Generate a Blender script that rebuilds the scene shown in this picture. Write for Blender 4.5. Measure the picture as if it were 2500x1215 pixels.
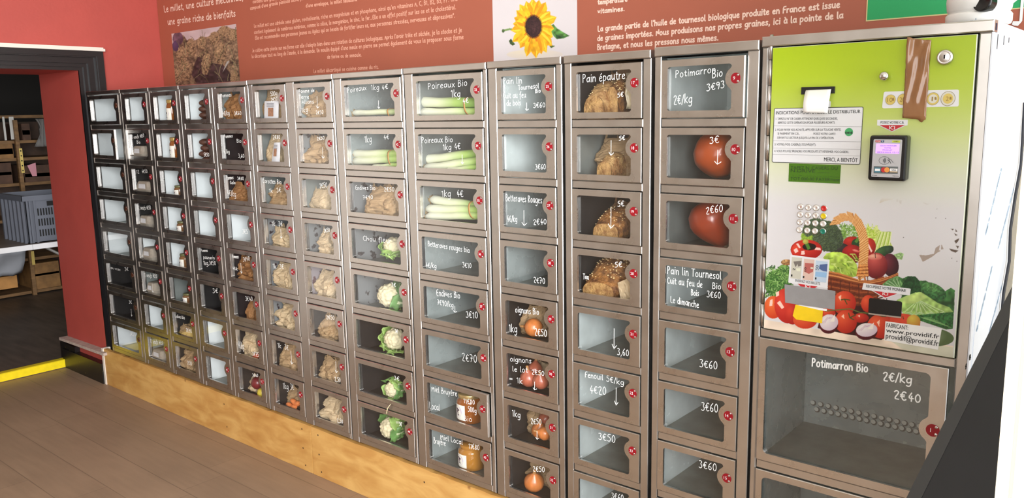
import bpy, bmesh, math, random
import numpy as np
from mathutils import Vector, Matrix, noise
from mathutils.geometry import tessellate_polygon

# ------------------------------------------------------------------ clear
for _o in list(bpy.data.objects):
    bpy.data.objects.remove(_o)
SC = bpy.context.scene
COL = SC.collection
PI = math.pi

# ------------------------------------------------------------------ camera
CAM = np.array((0.45192, -1.94450, 1.48637))
FPX = 1996.79                               # focal length in pixels of a 2500 px wide frame
RM = np.array([[0.76669261, 0.64174322, -0.01865705],
               [0.09108839, -0.13749788, -0.98630484],
               [-0.63551975, 0.75449319, -0.16387396]])   # rows: right, down, forward
_cd = bpy.data.cameras.new('camera')
_cd.sensor_fit = 'HORIZONTAL'
_cd.sensor_width = 36.0
_cd.lens = FPX / 2500.0 * 36.0
_cd.clip_start = 0.02
_cd.clip_end = 60
cam = bpy.data.objects.new('camera', _cd)
COL.objects.link(cam)
_r, _d, _f = RM
cam.matrix_world = Matrix(((_r[0], -_d[0], -_f[0], CAM[0]), (_r[1], -_d[1], -_f[1], CAM[1]),
                           (_r[2], -_d[2], -_f[2], CAM[2]), (0, 0, 0, 1)))
SC.camera = cam

# ------------------------------------------------------------------ world, lights, exposure
SC.view_settings.view_transform = 'Standard'
SC.view_settings.look = 'None'
SC.view_settings.gamma = 1.0
SC.view_settings.exposure = 0.0
try:
    SC.view_settings.use_curve_mapping = False
except Exception:
    pass
cy = SC.cycles
cy.use_denoising = True
cy.max_bounces = 12
cy.diffuse_bounces = 7
cy.glossy_bounces = 6
cy.transmission_bounces = 4
cy.transparent_max_bounces = 12
cy.caustics_reflective = False
cy.caustics_refractive = False
cy.sample_clamp_indirect = 6.0

W = bpy.data.worlds.new('daylight_sky')
SC.world = W
W.use_nodes = True
_bg = W.node_tree.nodes['Background']
_bg.inputs['Color'].default_value = (0.93, 0.97, 1.0, 1)
_bg.inputs['Strength'].default_value = 1.1


def area_light(name, loc, target, sx, sy, power, color=(1, 1, 1), spread=180):
    ld = bpy.data.lights.new(name, 'AREA')
    ld.shape = 'RECTANGLE'
    ld.size = sx
    ld.size_y = sy
    ld.energy = power
    ld.color = color
    ld.spread = math.radians(spread)
    lo = bpy.data.objects.new(name, ld)
    COL.objects.link(lo)
    lo.location = loc
    lo.rotation_euler = (Vector(target) - Vector(loc)).to_track_quat('-Z', 'Y').to_euler()
    return lo


# daylight through the shop window behind the photographer, the glazed side and the open door
area_light('shop_window_daylight', (0.35, -4.05, 1.75), (-1.2, 0.0, 1.0), 1.5, 1.8, 36, (1.0, 0.985, 0.96))
area_light('side_window_daylight', (1.5, -2.6, 1.75), (-4.0, -0.1, 1.0), 1.8, 1.9, 120, (0.97, 0.98, 1.0), 95)
area_light('glazed_door_daylight', (1.35, -0.12, 1.75), (0.0, 0.3, 1.6), 0.9, 1.7, 27, (0.96, 0.98, 1.0))
area_light('back_room_lamp', (-6.3, -0.8, 2.3), (-6.8, -0.2, 0.4), 0.6, 0.6, 1.5, (1.0, 0.88, 0.72))


# ------------------------------------------------------------------ pixel helpers (2500 x 1215 frame)
def ray(u, v):
    return RM.T @ np.array(((u - 1250.0) / FPX, (v - 607.5) / FPX, 1.0))


def P(u, v, y=0.0):
    d = ray(u, v)
    return Vector(CAM + d * ((y - CAM[1]) / d[1]))


def PX(u, v, x):
    d = ray(u, v)
    return Vector(CAM + d * ((x - CAM[0]) / d[0]))


def PZ(u, v, z):
    d = ray(u, v)
    return Vector(CAM + d * ((z - CAM[2]) / d[2]))


def proj(p):
    q = RM @ (np.asarray(p, float).reshape(-1, 3) - CAM).T
    return 1250 + FPX * q[0] / q[2], 607.5 + FPX * q[1] / q[2]


def tile(x0, y0, s):
    return lambda X, Y: (x0 + X / s, y0 + Y / s)


TA = tile(200, 200, 3.375)
TB = tile(230, 540, 3.197)
TC = tile(510, 180, 3.573)
TD = tile(460, 500, 3.374)
TE = tile(480, 700, 3.1975)
TF = tile(800, 160, 3.0375)
TG = tile(840, 540, 3.797)
TH = tile(840, 760, 2.67)
TI = tile(1190, 560, 3.037)
TJ = tile(1190, 830, 3.156)
TK = tile(1180, 120, 2.761)
TL = tile(1590, 90, 3.116)
TM = tile(1590, 460, 3.197)
TN = tile(1590, 820, 3.076)
TO = tile(1840, 820, 3.076)
TP0 = tile(1840, 40, 2.761)
TP1 = tile(1840, 460, 2.761)
TQ = tile(2080, 180, 4.34)
TR = tile(1860, 180, 4.34)
TK6 = tile(1840, 460, 6.075)

# ------------------------------------------------------------------ materials
MATS = {}


def nd(nt, t, loc=(0, 0), **kw):
    n = nt.nodes.new(t)
    for k, v in kw.items():
        setattr(n, k, v)
    return n


def srgb(r, g, b):
    f = lambda c: (c / 255 / 12.92) if c / 255 <= 0.04045 else ((c / 255 + 0.055) / 1.055) ** 2.4
    return (f(r), f(g), f(b), 1.0)


def mat(name, col, rough=0.5, metal=0.0, n_scale=0, n_amt=0.0, bump=0.0, b_scale=None, spec=0.5, trans=0.0,
        sss=0.0, emit=None, e_str=0.0, coat=0.0, stretch=None, r_amt=0.0, detail=4):
    if name in MATS:
        return MATS[name]
    m = bpy.data.materials.new(name)
    m.use_nodes = True
    nt = m.node_tree
    b = nt.nodes['Principled BSDF']
    b.inputs['Base Color'].default_value = col
    b.inputs['Roughness'].default_value = rough
    b.inputs['Metallic'].default_value = metal
    b.inputs['Specular IOR Level'].default_value = spec
    b.inputs['Transmission Weight'].default_value = trans
    b.inputs['Coat Weight'].default_value = coat
    if sss:
        b.inputs['Subsurface Weight'].default_value = sss
        b.inputs['Subsurface Radius'].default_value = (0.01, 0.006, 0.003)
    if emit:
        b.inputs['Emission Color'].default_value = emit
        b.inputs['Emission Strength'].default_value = e_str
    tc = nd(nt, 'ShaderNodeTexCoord')
    vec = tc.outputs['Object']
    if stretch:
        mp = nd(nt, 'ShaderNodeMapping')
        mp.inputs['Scale'].default_value = stretch
        nt.links.new(vec, mp.inputs['Vector'])
        vec = mp.outputs['Vector']
    if n_scale:
        no = nd(nt, 'ShaderNodeTexNoise')
        no.inputs['Scale'].default_value = n_scale
        no.inputs['Detail'].default_value = detail
        nt.links.new(vec, no.inputs['Vector'])
        if n_amt:
            mr = nd(nt, 'ShaderNodeMapRange')
            mr.inputs['From Min'].default_value = 0.3
            mr.inputs['From Max'].default_value = 0.7
            mr.inputs['To Min'].default_value = 1 - n_amt
            mr.inputs['To Max'].default_value = 1 + n_amt
            nt.links.new(no.outputs['Fac'], mr.inputs['Value'])
            mx = nd(nt, 'ShaderNodeVectorMath', operation='SCALE')
            mx.inputs[0].default_value = col[:3]
            nt.links.new(mr.outputs['Result'], mx.inputs['Scale'])
            nt.links.new(mx.outputs['Vector'], b.inputs['Base Color'])
        if r_amt:
            mr2 = nd(nt, 'ShaderNodeMapRange')
            mr2.inputs['To Min'].default_value = max(0.02, rough - r_amt)
            mr2.inputs['To Max'].default_value = rough + r_amt
            nt.links.new(no.outputs['Fac'], mr2.inputs['Value'])
            nt.links.new(mr2.outputs['Result'], b.inputs['Roughness'])
    if bump:
        nb = nd(nt, 'ShaderNodeTexNoise')
        nb.inputs['Scale'].default_value = b_scale or n_scale
        nb.inputs['Detail'].default_value = 5
        nt.links.new(vec, nb.inputs['Vector'])
        bp = nd(nt, 'ShaderNodeBump')
        bp.inputs['Strength'].default_value = bump
        bp.inputs['Distance'].default_value = 0.01
        nt.links.new(nb.outputs['Fac'], bp.inputs['Height'])
        nt.links.new(bp.outputs['Normal'], b.inputs['Normal'])
    MATS[name] = m
    return m


def ramp_mat(name, axis, stops, rough=0.5, n_scale=0, n_amt=0.0, spec=0.5, coat=0.0, bump=0.0, metal=0.0):
    """colour that belongs to the thing: a ramp along one object axis (stops: position, colour)"""
    if name in MATS:
        return MATS[name]
    m = mat(name, stops[0][1], rough, metal, spec=spec, coat=coat, bump=bump, b_scale=n_scale)
    nt = m.node_tree
    b = nt.nodes['Principled BSDF']
    tc = nd(nt, 'ShaderNodeTexCoord')
    sx = nd(nt, 'ShaderNodeSeparateXYZ')
    nt.links.new(tc.outputs['Object'], sx.inputs[0])
    val = sx.outputs['XYZ'.index(axis)]
    if n_amt:
        no = nd(nt, 'ShaderNodeTexNoise')
        no.inputs['Scale'].default_value = n_scale
        nt.links.new(tc.outputs['Object'], no.inputs['Vector'])
        ma = nd(nt, 'ShaderNodeMath', operation='MULTIPLY_ADD')
        nt.links.new(no.outputs['Fac'], ma.inputs[0])
        ma.inputs[1].default_value = n_amt
        nt.links.new(val, ma.inputs[2])
        val = ma.outputs[0]
    mr = nd(nt, 'ShaderNodeMapRange')
    lo, hi = stops[0][0], stops[-1][0]
    mr.inputs['From Min'].default_value = lo
    mr.inputs['From Max'].default_value = hi
    nt.links.new(val, mr.inputs['Value'])
    cr = nd(nt, 'ShaderNodeValToRGB')
    e = cr.color_ramp.elements
    while len(e) < len(stops):
        e.new(0.5)
    for i, (p, c) in enumerate(stops):
        e[i].position = (p - lo) / (hi - lo)
    for i, (p, c) in enumerate(stops):
        e[i].color = c
    nt.links.new(mr.outputs['Result'], cr.inputs[0])
    nt.links.new(cr.outputs['Color'], b.inputs['Base Color'])
    return m


def vcol_mat(name, rough=0.4, spec=0.5, coat=0.0):
    if name in MATS:
        return MATS[name]
    m = mat(name, (1, 1, 1, 1), rough, spec=spec, coat=coat)
    nt = m.node_tree
    a = nd(nt, 'ShaderNodeAttribute', attribute_name='print')
    nt.links.new(a.outputs['Color'], nt.nodes['Principled BSDF'].inputs['Base Color'])
    return m


def spot_mat(name, base, spots, scale, rough=0.35, metal=0.3, thr=0.36):
    """sheet liner with scattered dark blotches"""
    m = mat(name, base, rough, metal)
    nt = m.node_tree
    b = nt.nodes['Principled BSDF']
    tc = nd(nt, 'ShaderNodeTexCoord')
    no = nd(nt, 'ShaderNodeTexNoise')
    no.inputs['Scale'].default_value = scale
    no.inputs['Detail'].default_value = 2
    nt.links.new(tc.outputs['Object'], no.inputs['Vector'])
    cr = nd(nt, 'ShaderNodeValToRGB')
    cr.color_ramp.elements[0].position = thr
    cr.color_ramp.elements[1].position = thr + 0.06
    cr.color_ramp.elements[0].color = spots
    cr.color_ramp.elements[1].color = base
    nt.links.new(no.outputs['Fac'], cr.inputs[0])
    nt.links.new(cr.outputs['Color'], b.inputs['Base Color'])
    return m


def glass_mat(name, tint=(1, 1, 1, 1), rough=0.02, ior=1.5):
    m = bpy.data.materials.new(name)
    m.use_nodes = True
    nt = m.node_tree
    nt.nodes.clear()
    out = nd(nt, 'ShaderNodeOutputMaterial')
    mix = nd(nt, 'ShaderNodeMixShader')
    fr = nd(nt, 'ShaderNodeFresnel')
    fr.inputs['IOR'].default_value = ior
    tr = nd(nt, 'ShaderNodeBsdfTransparent')
    tr.inputs['Color'].default_value = tint
    gl = nd(nt, 'ShaderNodeBsdfGlossy')
    gl.inputs['Roughness'].default_value = rough
    gl.inputs['Color'].default_value = (1, 1, 1, 1)
    nt.links.new(fr.outputs[0], mix.inputs[0])
    nt.links.new(tr.outputs[0], mix.inputs[1])
    nt.links.new(gl.outputs[0], mix.inputs[2])
    nt.links.new(mix.outputs[0], out.inputs[0])
    MATS[name] = m
    return m


M_STEEL = mat('brushed_stainless_steel', srgb(208, 205, 201), 0.31, 1.0, n_scale=9, n_amt=0.07, r_amt=0.10, detail=8)
M_STEELD = mat('door_stainless_steel', srgb(210, 206, 201), 0.29, 1.0, n_scale=14, n_amt=0.06, r_amt=0.10, detail=8)
M_GAP = mat('dark_gap', srgb(14, 12, 11), 0.8)
M_GLASS = glass_mat('clear_pane')
M_INK = mat('white_marker_ink', srgb(240, 242, 240), 0.6)
M_RED = mat('red_number_sticker', srgb(140, 12, 28), 0.35)
M_BROWND = mat('mottled_brown_disc', srgb(92, 52, 36), 0.4, 0.4, n_scale=40, n_amt=0.25)  # mottled brown disc without a red sticker
M_WHITE = mat('white_print', srgb(236, 236, 236), 0.5)
M_BLACK = mat('black_print', srgb(22, 22, 24), 0.5)
M_CHROME = mat('chrome', srgb(215, 212, 208), 0.12, 1.0)
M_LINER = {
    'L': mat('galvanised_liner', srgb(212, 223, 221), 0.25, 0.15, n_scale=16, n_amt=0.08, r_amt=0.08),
    'M': mat('liner_painted_reflection', srgb(236, 243, 243), 0.20, 0.1, n_scale=12, n_amt=0.05, r_amt=0.06),  # near-white copy of the liner, window reflection put into the colour
    'K': mat('dimmed_liner_copy', srgb(158, 168, 166), 0.28, 0.2, n_scale=16, n_amt=0.10, r_amt=0.08),  # greyer copy of the same liner, weaker light put into the colour
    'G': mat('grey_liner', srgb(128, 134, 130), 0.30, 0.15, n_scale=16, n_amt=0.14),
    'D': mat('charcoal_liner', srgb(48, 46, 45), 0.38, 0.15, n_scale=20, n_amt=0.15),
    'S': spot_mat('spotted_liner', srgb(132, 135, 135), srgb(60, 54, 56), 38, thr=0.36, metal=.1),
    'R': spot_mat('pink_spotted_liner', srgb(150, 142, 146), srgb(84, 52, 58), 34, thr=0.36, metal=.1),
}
M_LFLOOR = mat('shaded_bin_floor', srgb(128, 132, 126), 0.36, 0.3, n_scale=18, n_amt=0.16)  # darker than the walls: shade from sideways light put into the colour
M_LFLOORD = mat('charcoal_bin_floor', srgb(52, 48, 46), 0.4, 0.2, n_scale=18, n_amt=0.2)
M_PAPER = mat('brown_kraft_paper', srgb(166, 138, 102), 0.75, n_scale=60, n_amt=0.10, bump=0.25, b_scale=90)
M_PAPERL = mat('pale_kraft_paper', srgb(192, 170, 136), 0.7, n_scale=60, n_amt=0.10, bump=0.25, b_scale=90)
M_PAPERD = mat('dark_kraft_paper', srgb(140, 100, 60), 0.75, n_scale=60, n_amt=0.12, bump=0.25, b_scale=90)


# ------------------------------------------------------------------ mesh builder
class MB:
    def __init__(self):
        self.v = []
        self.f = []
        self.m = []
        self.s = []

    def add(self, vs, fs, mi=0, smooth=False):
        o = len(self.v)
        self.v += [tuple(p) for p in vs]
        for f in fs:
            self.f.append(tuple(i + o for i in f))
            self.m.append(mi)
            self.s.append(smooth)
        return self

    def box(self, x0, x1, y0, y1, z0, z1, mi=0):
        vs = [(x0, y0, z0), (x1, y0, z0), (x1, y1, z0), (x0, y1, z0), (x0, y0, z1), (x1, y0, z1), (x1, y1, z1), (x0, y1, z1)]
        return self.add(vs, [(0, 3, 2, 1), (4, 5, 6, 7), (0, 1, 5, 4), (1, 2, 6, 5), (2, 3, 7, 6), (3, 0, 4, 7)], mi)

    def cbox(self, x0, x1, y0, y1, z0, z1, c=0.002, mi=0):
        """box whose front (-y) edges are chamfered"""
        vs = [(x0 + c, y0, z0 + c), (x1 - c, y0, z0 + c), (x1 - c, y0, z1 - c), (x0 + c, y0, z1 - c),
              (x0, y0 + c, z0), (x1, y0 + c, z0), (x1, y0 + c, z1), (x0, y0 + c, z1),
              (x0, y1, z0), (x1, y1, z0), (x1, y1, z1), (x0, y1, z1)]
        fs = [(0, 1, 2, 3), (8, 11, 10, 9)]
        for a, b in ((0, 4), (4, 8)):
            for i in range(4):
                j = (i + 1) % 4
                fs.append((a + j, a + i, b + i, b + j))
        return self.add(vs, fs, mi)

    def quad(self, a, b, c, d, mi=0):
        return self.add([a, b, c, d], [(0, 1, 2, 3)], mi)

    def poly(self, pts, mi=0):
        return self.add(pts, [tuple(range(len(pts)))], mi)

    def slab(self, pts, off, mi=0, tri=True):
        """polygon pts pushed along vector off (a plate with thickness)"""
        n = len(pts)
        off = Vector(off)
        vs = [Vector(p) for p in pts] + [Vector(p) + off for p in pts]
        tr = tessellate_polygon([[Vector(p) for p in pts]]) if tri else [tuple(range(n))]
        fs = [tuple(t) for t in tr] + [tuple(n + i for i in reversed(t)) for t in tr]
        for i in range(n):
            j = (i + 1) % n
            fs.append((i, i + n, j + n, j))
        return self.add(vs, fs, mi)

    def grid(self, rows, mi=0, smooth=True, wrap=False):
        n = len(rows[0])
        vs = [p for r in rows for p in r]
        fs = []
        for i in range(len(rows) - 1):
            for j in range(n if wrap else n - 1):
                k = (j + 1) % n
                fs.append((i * n + j, i * n + k, (i + 1) * n + k, (i + 1) * n + j))
        return self.add(vs, fs, mi, smooth)

    def lathe(self, prof, c=(0, 0, 0), n=24, mi=0, axis=Vector((0, 0, 1)), ribs=0, amp=0.0, smooth=True):
        a = Vector(axis).normalized()
        t = a.orthogonal().normalized()
        b = a.cross(t)
        c = Vector(c)
        rows = []
        for r, h in prof:
            row = []
            for i in range(n):
                th = 2 * PI * i / n
                rr = r * (1 + amp * math.cos(ribs * th)) if ribs else r
                row.append(c + a * h + (t * math.cos(th) + b * math.sin(th)) * rr)
            rows.append(row)
        self.grid(rows, mi, smooth, True)
        return self

    def tube(self, pts, r, n=8, mi=0, cap=True):
        pts = [Vector(p) for p in pts]
        rows = []
        t0 = (pts[1] - pts[0]).normalized()
        nrm = t0.orthogonal().normalized()
        for i, p in enumerate(pts):
            t = (pts[min(i + 1, len(pts) - 1)] - pts[max(i - 1, 0)]).normalized()
            nrm = (nrm - t * nrm.dot(t)).normalized()
            bb = t.cross(nrm)
            rr = r[i] if isinstance(r, (list, tuple)) else r
            rows.append([p + (nrm * math.cos(2 * PI * k / n) + bb * math.sin(2 * PI * k / n)) * rr for k in range(n)])
        self.grid(rows, mi, True, True)
        if cap:
            o = len(self.v)
            self.add(rows[0], [tuple(range(n))], mi)
            self.add(rows[-1], [tuple(reversed(range(n)))], mi)
        return self

    def disc(self, c, r, n=20, mi=0, nrm=Vector((0, -1, 0)), rz=None):
        c = Vector(c)
        self.add([c + Vector((r * math.cos(2 * PI * i / n), 0, (rz or r) * math.sin(2 * PI * i / n))) for i in range(n)],
                 [tuple(range(n))], mi)
        return self

    def ico(self, c, r, sub=3, fn=None, mi=0, smooth=True):
        bm = bmesh.new()
        bmesh.ops.create_icosphere(bm, subdivisions=sub, radius=1.0)
        vs = []
        for v in bm.verts:
            p = v.co.copy()
            q = fn(p) if fn else p
            vs.append(Vector(c) + Vector((q.x * r[0], q.y * r[1], q.z * r[2])))
        fs = [tuple(w.index for w in f.verts) for f in bm.faces]
        bm.free()
        return self.add(vs, fs, mi, smooth)


def wloc(o):
    L = Vector((0, 0, 0))
    while o is not None:
        L += Vector(o.location)
        o = o.parent
    return L


def mesh_of(name, mb, off=Vector((0, 0, 0))):
    me = bpy.data.meshes.new(name)
    me.from_pydata([(p[0] - off[0], p[1] - off[1], p[2] - off[2]) for p in mb.v], [], mb.f)
    me.polygons.foreach_set('material_index', mb.m)
    me.polygons.foreach_set('use_smooth', mb.s)
    me.update()
    return me


def fixn(me):
    bm = bmesh.new()
    bm.from_mesh(me)
    bmesh.ops.recalc_face_normals(bm, faces=bm.faces)
    bm.to_mesh(me)
    bm.free()


def obj(name, mb, mats, parent=None, loc=None, fix=True):
    """one mesh object; mb is in world coordinates; loc is its origin when it is a top-level thing"""
    off = wloc(parent) if parent is not None else Vector(loc or (0, 0, 0))
    me = mesh_of(name, mb, off)
    if fix:
        fixn(me)
    for m in (mats if isinstance(mats, (list, tuple)) else [mats]):
        me.materials.append(m)
    o = bpy.data.objects.new(name, me)
    COL.objects.link(o)
    if parent is not None:
        o.parent = parent
    else:
        o.location = off
    return o


def tag(o, label, cat, group=None):
    o['label'] = label
    o['category'] = cat
    if group:
        o['group'] = group
    return o


def thing(name, loc, label, cat, group=None):
    o = bpy.data.objects.new(name, None)
    o.empty_display_size = 0.05
    COL.objects.link(o)
    o.location = loc
    return tag(o, label, cat, group)


def struct(name, mb, mats):
    o = obj(name, mb, mats)
    o['kind'] = 'structure'
    return o


def solid(o, t):
    md = o.modifiers.new('thickness', 'SOLIDIFY')
    md.thickness = t
    md.offset = 0
    return o


# ------------------------------------------------------------------ lettering
GL = {
    'a': "5;4 4.2 2.5 5 1 4.2 .4 2.3 1.2 .4 2.6 .3 4 2/4.2 5 4 2 4.6 .2", 'b': "5;.6 8 .5 0/.5 3.5 2 5 3.8 4.3 4.2 2.4 3.2 .5 1.6 0 .5 .8",
    'c': "4.5;4 4.3 2.6 5 1 4 .4 2.3 1.2 .5 2.6 0 4 .7", 'd': "5;4 4.2 2.5 5 1 4.2 .4 2.3 1.2 .4 2.6 .2 4 1.6/4.3 8 4.1 2 4.5 0",
    'e': "4.6;.5 2.6 3.8 3 3.6 4.5 2.3 5 .9 4 .4 2.2 1.2 .4 2.6 0 4 .8", 'f': "3.6;3.6 7.5 2.6 8 1.7 7 1.5 4 1.3 -2/.3 4.6 3 4.9",
    'g': "5;4 4.2 2.5 5 1 4.2 .4 2.4 1.2 .6 2.6 .5 4 2/4.2 5 4.1 0 3.6 -2.2 2 -2.9 .6 -2.2", 'h': "4.8;.6 8 .5 0/.5 3 1.8 4.8 3.3 4.8 4 3.4 4.1 0",
    'i': "2;1 5 .9 0/1 6.9 1.2 7.3", 'j': "2.6;1.6 5 1.5 -1.5 .8 -2.8 -.4 -2.4/1.6 6.9 1.8 7.3", 'k': "4.4;.6 8 .5 0/3.8 5 .6 2.4 4 0",
    'l': "2.2;.8 8 .7 1 1.3 0 1.8 .2", 'm': "6.8;.6 5 .5 0/.5 3 1.8 4.8 2.9 4.6 3.2 3 3.2 0/3.2 3 4.4 4.8 5.6 4.6 6 3 6 0",
    'n': "4.8;.6 5 .5 0/.5 3 1.8 4.8 3.3 4.7 3.9 3.2 4 0", 'o': "4.9;2.4 5 1 4.2 .4 2.4 1.2 .4 2.6 0 3.9 .8 4.3 2.6 3.7 4.4 2.4 5",
    'p': "5;.6 5 .5 -3/.5 3.6 2 5 3.8 4.3 4.2 2.4 3.2 .5 1.6 .2 .5 1", 'q': "5;4 4.2 2.5 5 1 4.2 .4 2.4 1.2 .5 2.6 .4 4 2/4.2 5 4.1 -3 4.8 -2.4",
    'r': "3.5;.6 5 .5 0/.5 3 1.6 4.7 3 4.7", 's': "4;3.4 4.4 2 5 .8 4.2 1.2 3 2.8 2.2 3.4 1 2.2 0 .4 .6", 't': "3.4;1.6 7 1.4 1.2 2 .1 3.2 .5/.3 5 3 5.1",
    'u': "5;.6 5 .6 1.4 1.6 .1 3 .6 3.8 2/4 5 3.9 1.5 4.5 0", 'v': "4.2;.3 5 1.9 0 3.8 5", 'w': "6;.3 5 1.4 0 2.9 4 4.2 0 5.6 5",
    'x': "4.4;.4 5 3.8 0/3.8 5 .4 0", 'y': "4.4;.4 5 2 .6/4 5 2 .4 .6 -3", 'z': "4.2;.4 5 3.6 5 .4 0 3.8 0",
    'A': "5.2;0 0 2.4 8 4.8 0/1 2.8 4 2.8", 'B': "5;.6 8 .5 0/.5 8 3 8 3.8 6.4 2.8 4.6 .5 4.2/2.8 4.4 4.4 3 4 .8 2.4 0 .5 0",
    'C': "5.2;4.6 7 3 8 1.2 7 .4 4 1.2 1 3 0 4.6 1", 'D': "5.4;.6 8 .5 0 2.8 .2 4.6 2 4.8 5 3.4 7.6 .5 8", 'E': "4.6;4 8 .6 8 .5 0 4 0/.5 4.2 3.2 4.2",
    'F': "4.4;4 8 .6 8 .5 0/.5 4.2 3.2 4.2", 'G': "5.4;4.6 7 3 8 1.2 7 .4 4 1.2 1 3 0 4.6 1 4.6 3.4 3 3.4", 'J': "4;3 8 3 1.4 1.8 0 .4 1",
    'L': "4.2;.6 8 .5 0 3.8 0", 'M': "6.4;.4 0 .8 8 3 2 5.2 8 5.8 0", 'N': "5.4;.5 0 .6 8 4.6 0 4.7 8", 'P': "4.8;.6 8 .5 0/.5 8 3 8 4 6.3 3 4.3 .5 3.8",
    'R': "4.9;.6 8 .5 0/.5 8 3 8 3.9 6.3 3 4.4 .5 4 4.4 0", 'S': "4.4;3.8 7 2.4 8 .8 7 .8 5.4 3.2 3.4 3.8 1.4 2.2 0 .4 1", 'T': "5;0 8 5 8/2.5 8 2.4 0",
    'U': "5.2;.6 8 .6 2 2 0 3.8 .6 4.6 3 4.6 8", 'O': "5.6;2.8 8 1 6.8 .4 4 1.2 1 2.8 0 4.4 1 5.1 4 4.4 7 2.8 8",
    '0': "4.6;2.2 8 .9 6.6 .4 4 1 1 2.3 0 3.6 1.2 4.1 4 3.5 7 2.2 8", '1': "3.2;.4 6 2 8 2 0", '2': "4.5;.5 6.6 1.6 8 3.4 7.6 3.6 5.8 .4 0 4 0",
    '3': "4.4;.5 7.4 2.4 8 3.6 6.6 2 4.4 3.8 3 3.4 .8 1.8 0 .4 .8", '4': "4.6;2.8 8 .4 2.8 4.2 2.8/3 5 2.9 0", '5': "4.4;3.8 8 1 8 .7 4.8 2.4 5.2 3.8 3.6 3.4 1 1.8 0 .4 .8",
    '6': "4.4;3.4 7.8 1.4 6 .5 3 1.2 .5 2.6 0 3.8 1.4 3.2 3.4 1.6 3.6 .7 2.4", '7': "4.4;.4 8 4 8 1.6 0/1 4.2 3.6 4.2", '8': "4.4;2.2 4.3 .7 6 2 8 3.6 6.8 3 5 .6 2.4 1 .4 2.6 0 3.8 1.6 2.2 4.3",
    '9': "4.4;3.6 6 2.4 4.4 .9 5 .6 7 2 8 3.6 7 3.6 4 2.8 0", '\u20ac': "4.6;4 7 2.6 8 1.2 6.6 .8 4 1.4 1 2.8 0 4.2 1/0 4.8 3 4.9/0 3.3 2.8 3.4",
    '/': "2.8;.2 -.6 2.6 8.4", ',': "2;1 .6 1.1 0 .5 -1.4", '.': "2;.9 .1 1.1 .5 .9 .5", "'": "1.6;.9 8 .7 6.2", '-': "3;.4 2.6 2.4 2.7", '=': "4;.4 3.6 3.4 3.6/.4 1.8 3.4 1.8",
    '*': "3;.5 7 2.4 5.6/2.4 7 .5 5.6/1.4 7.5 1.4 5", ' ': "3;", '!': "2;1 8 1 2.4/1 .3 1.1 0", '\u2193': "3.4;1.6 8 1.5 0/.2 1.8 1.5 0 3.2 1.4", '(': "2.4;2 8.6 .7 5 .9 2 2 -1", ')': "2.4;.4 8.6 1.7 5 1.5 2 .4 -1",
}
ACC = {'\u00e9': ('e', "2 6.1 3.3 7.6"), '\u00e8': ('e', "1.4 7.6 2.7 6.1"), '\u00ea': ('e', "1.3 6.1 2.3 7.4 3.4 6.1"), '\u00e0': ('a', "1.4 7.6 2.7 6.1"),
       '\u00e2': ('a', "1.3 6.1 2.4 7.4 3.5 6.1"), '\u00fb': ('u', "1.3 6.1 2.4 7.4 3.5 6.1")}


def glyph(ch):
    if ch in ACC:
        b, a = ACC[ch]
        w, st = glyph(b)
        return w, st + glyph_parse(a)
    g = GL.get(ch) or GL.get(ch.lower()) or GL[' ']
    w, s = g.split(';')
    return float(w), glyph_parse(s) if s else []


def glyph_parse(s):
    out = []
    for part in s.split('/'):
        n = [float(x) for x in part.split()]
        out.append([(n[i], n[i + 1]) for i in range(0, len(n), 2)])
    return out


def chaikin(pts, it=2):
    for _ in range(it):
        if len(pts) < 3:
            return pts
        q = [pts[0]]
        for a, b in zip(pts[:-1], pts[1:]):
            q.append((a[0] * .75 + b[0] * .25, a[1] * .75 + b[1] * .25))
            q.append((a[0] * .25 + b[0] * .75, a[1] * .25 + b[1] * .75))
        q.append(pts[-1])
        pts = q
    return pts


RIB = [0]


def ribbon(mb, pts, wd, f, mi=0):
    """flat stroke; pts in plane units, f maps (x, z) to 3-D"""
    n = len(pts)
    L, R = [], []
    for i in range(n):
        a = pts[max(i - 1, 0)]
        b = pts[min(i + 1, n - 1)]
        dx, dz = b[0] - a[0], b[1] - a[1]
        l = math.hypot(dx, dz) or 1
        nx, nz = -dz / l * wd / 2, dx / l * wd / 2
        ex, ez = 0, 0
        if i == 0:
            ex, ez = -dx / l * wd * .35, -dz / l * wd * .35
        if i == n - 1:
            ex, ez = dx / l * wd * .35, dz / l * wd * .35
        lift = Vector((0, -(RIB[0] % 9) * 4e-5 - i * 6e-6, 0))
        L.append(f(pts[i][0] + nx + ex, pts[i][1] + nz + ez) + lift)
        R.append(f(pts[i][0] - nx + ex, pts[i][1] - nz + ez) + lift)
    RIB[0] += 1
    mb.grid([L, R], mi, False)


RNG = random.Random(5)


def write(mb, text, p0, p1, cap, wd, y, it=2, mi=0, jit=0.0, ends=None):
    """single-stroke lettering between two pixel positions of a baseline, on the plane at depth y"""
    A, B = P(*p0, y), P(*p1, y)
    T = P(p0[0], p0[1] - cap, y)
    h = (T - A).length / 8.0
    if ends is not None:
        A, B = ends
    st = []
    x = 0.0
    for ch in text:
        w, g = glyph(ch)
        dz = RNG.uniform(-jit, jit)
        sc = 1 + RNG.uniform(-jit, jit) * .25
        for pl in g:
            st.append([(x + a, b * sc + dz) for a, b in chaikin(pl, it)])
        x += w + .7
    tot = max(x - .7, .1)
    ex = (B - A)
    lx = ex.length / tot
    ex.normalize()
    f = lambda a, b: A + ex * a + Vector((0, 0, b))
    for pl in st:
        ribbon(mb, [(a * lx, b * h) for a, b in pl], wd, f, mi)


FONT_CACHE = {}


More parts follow.
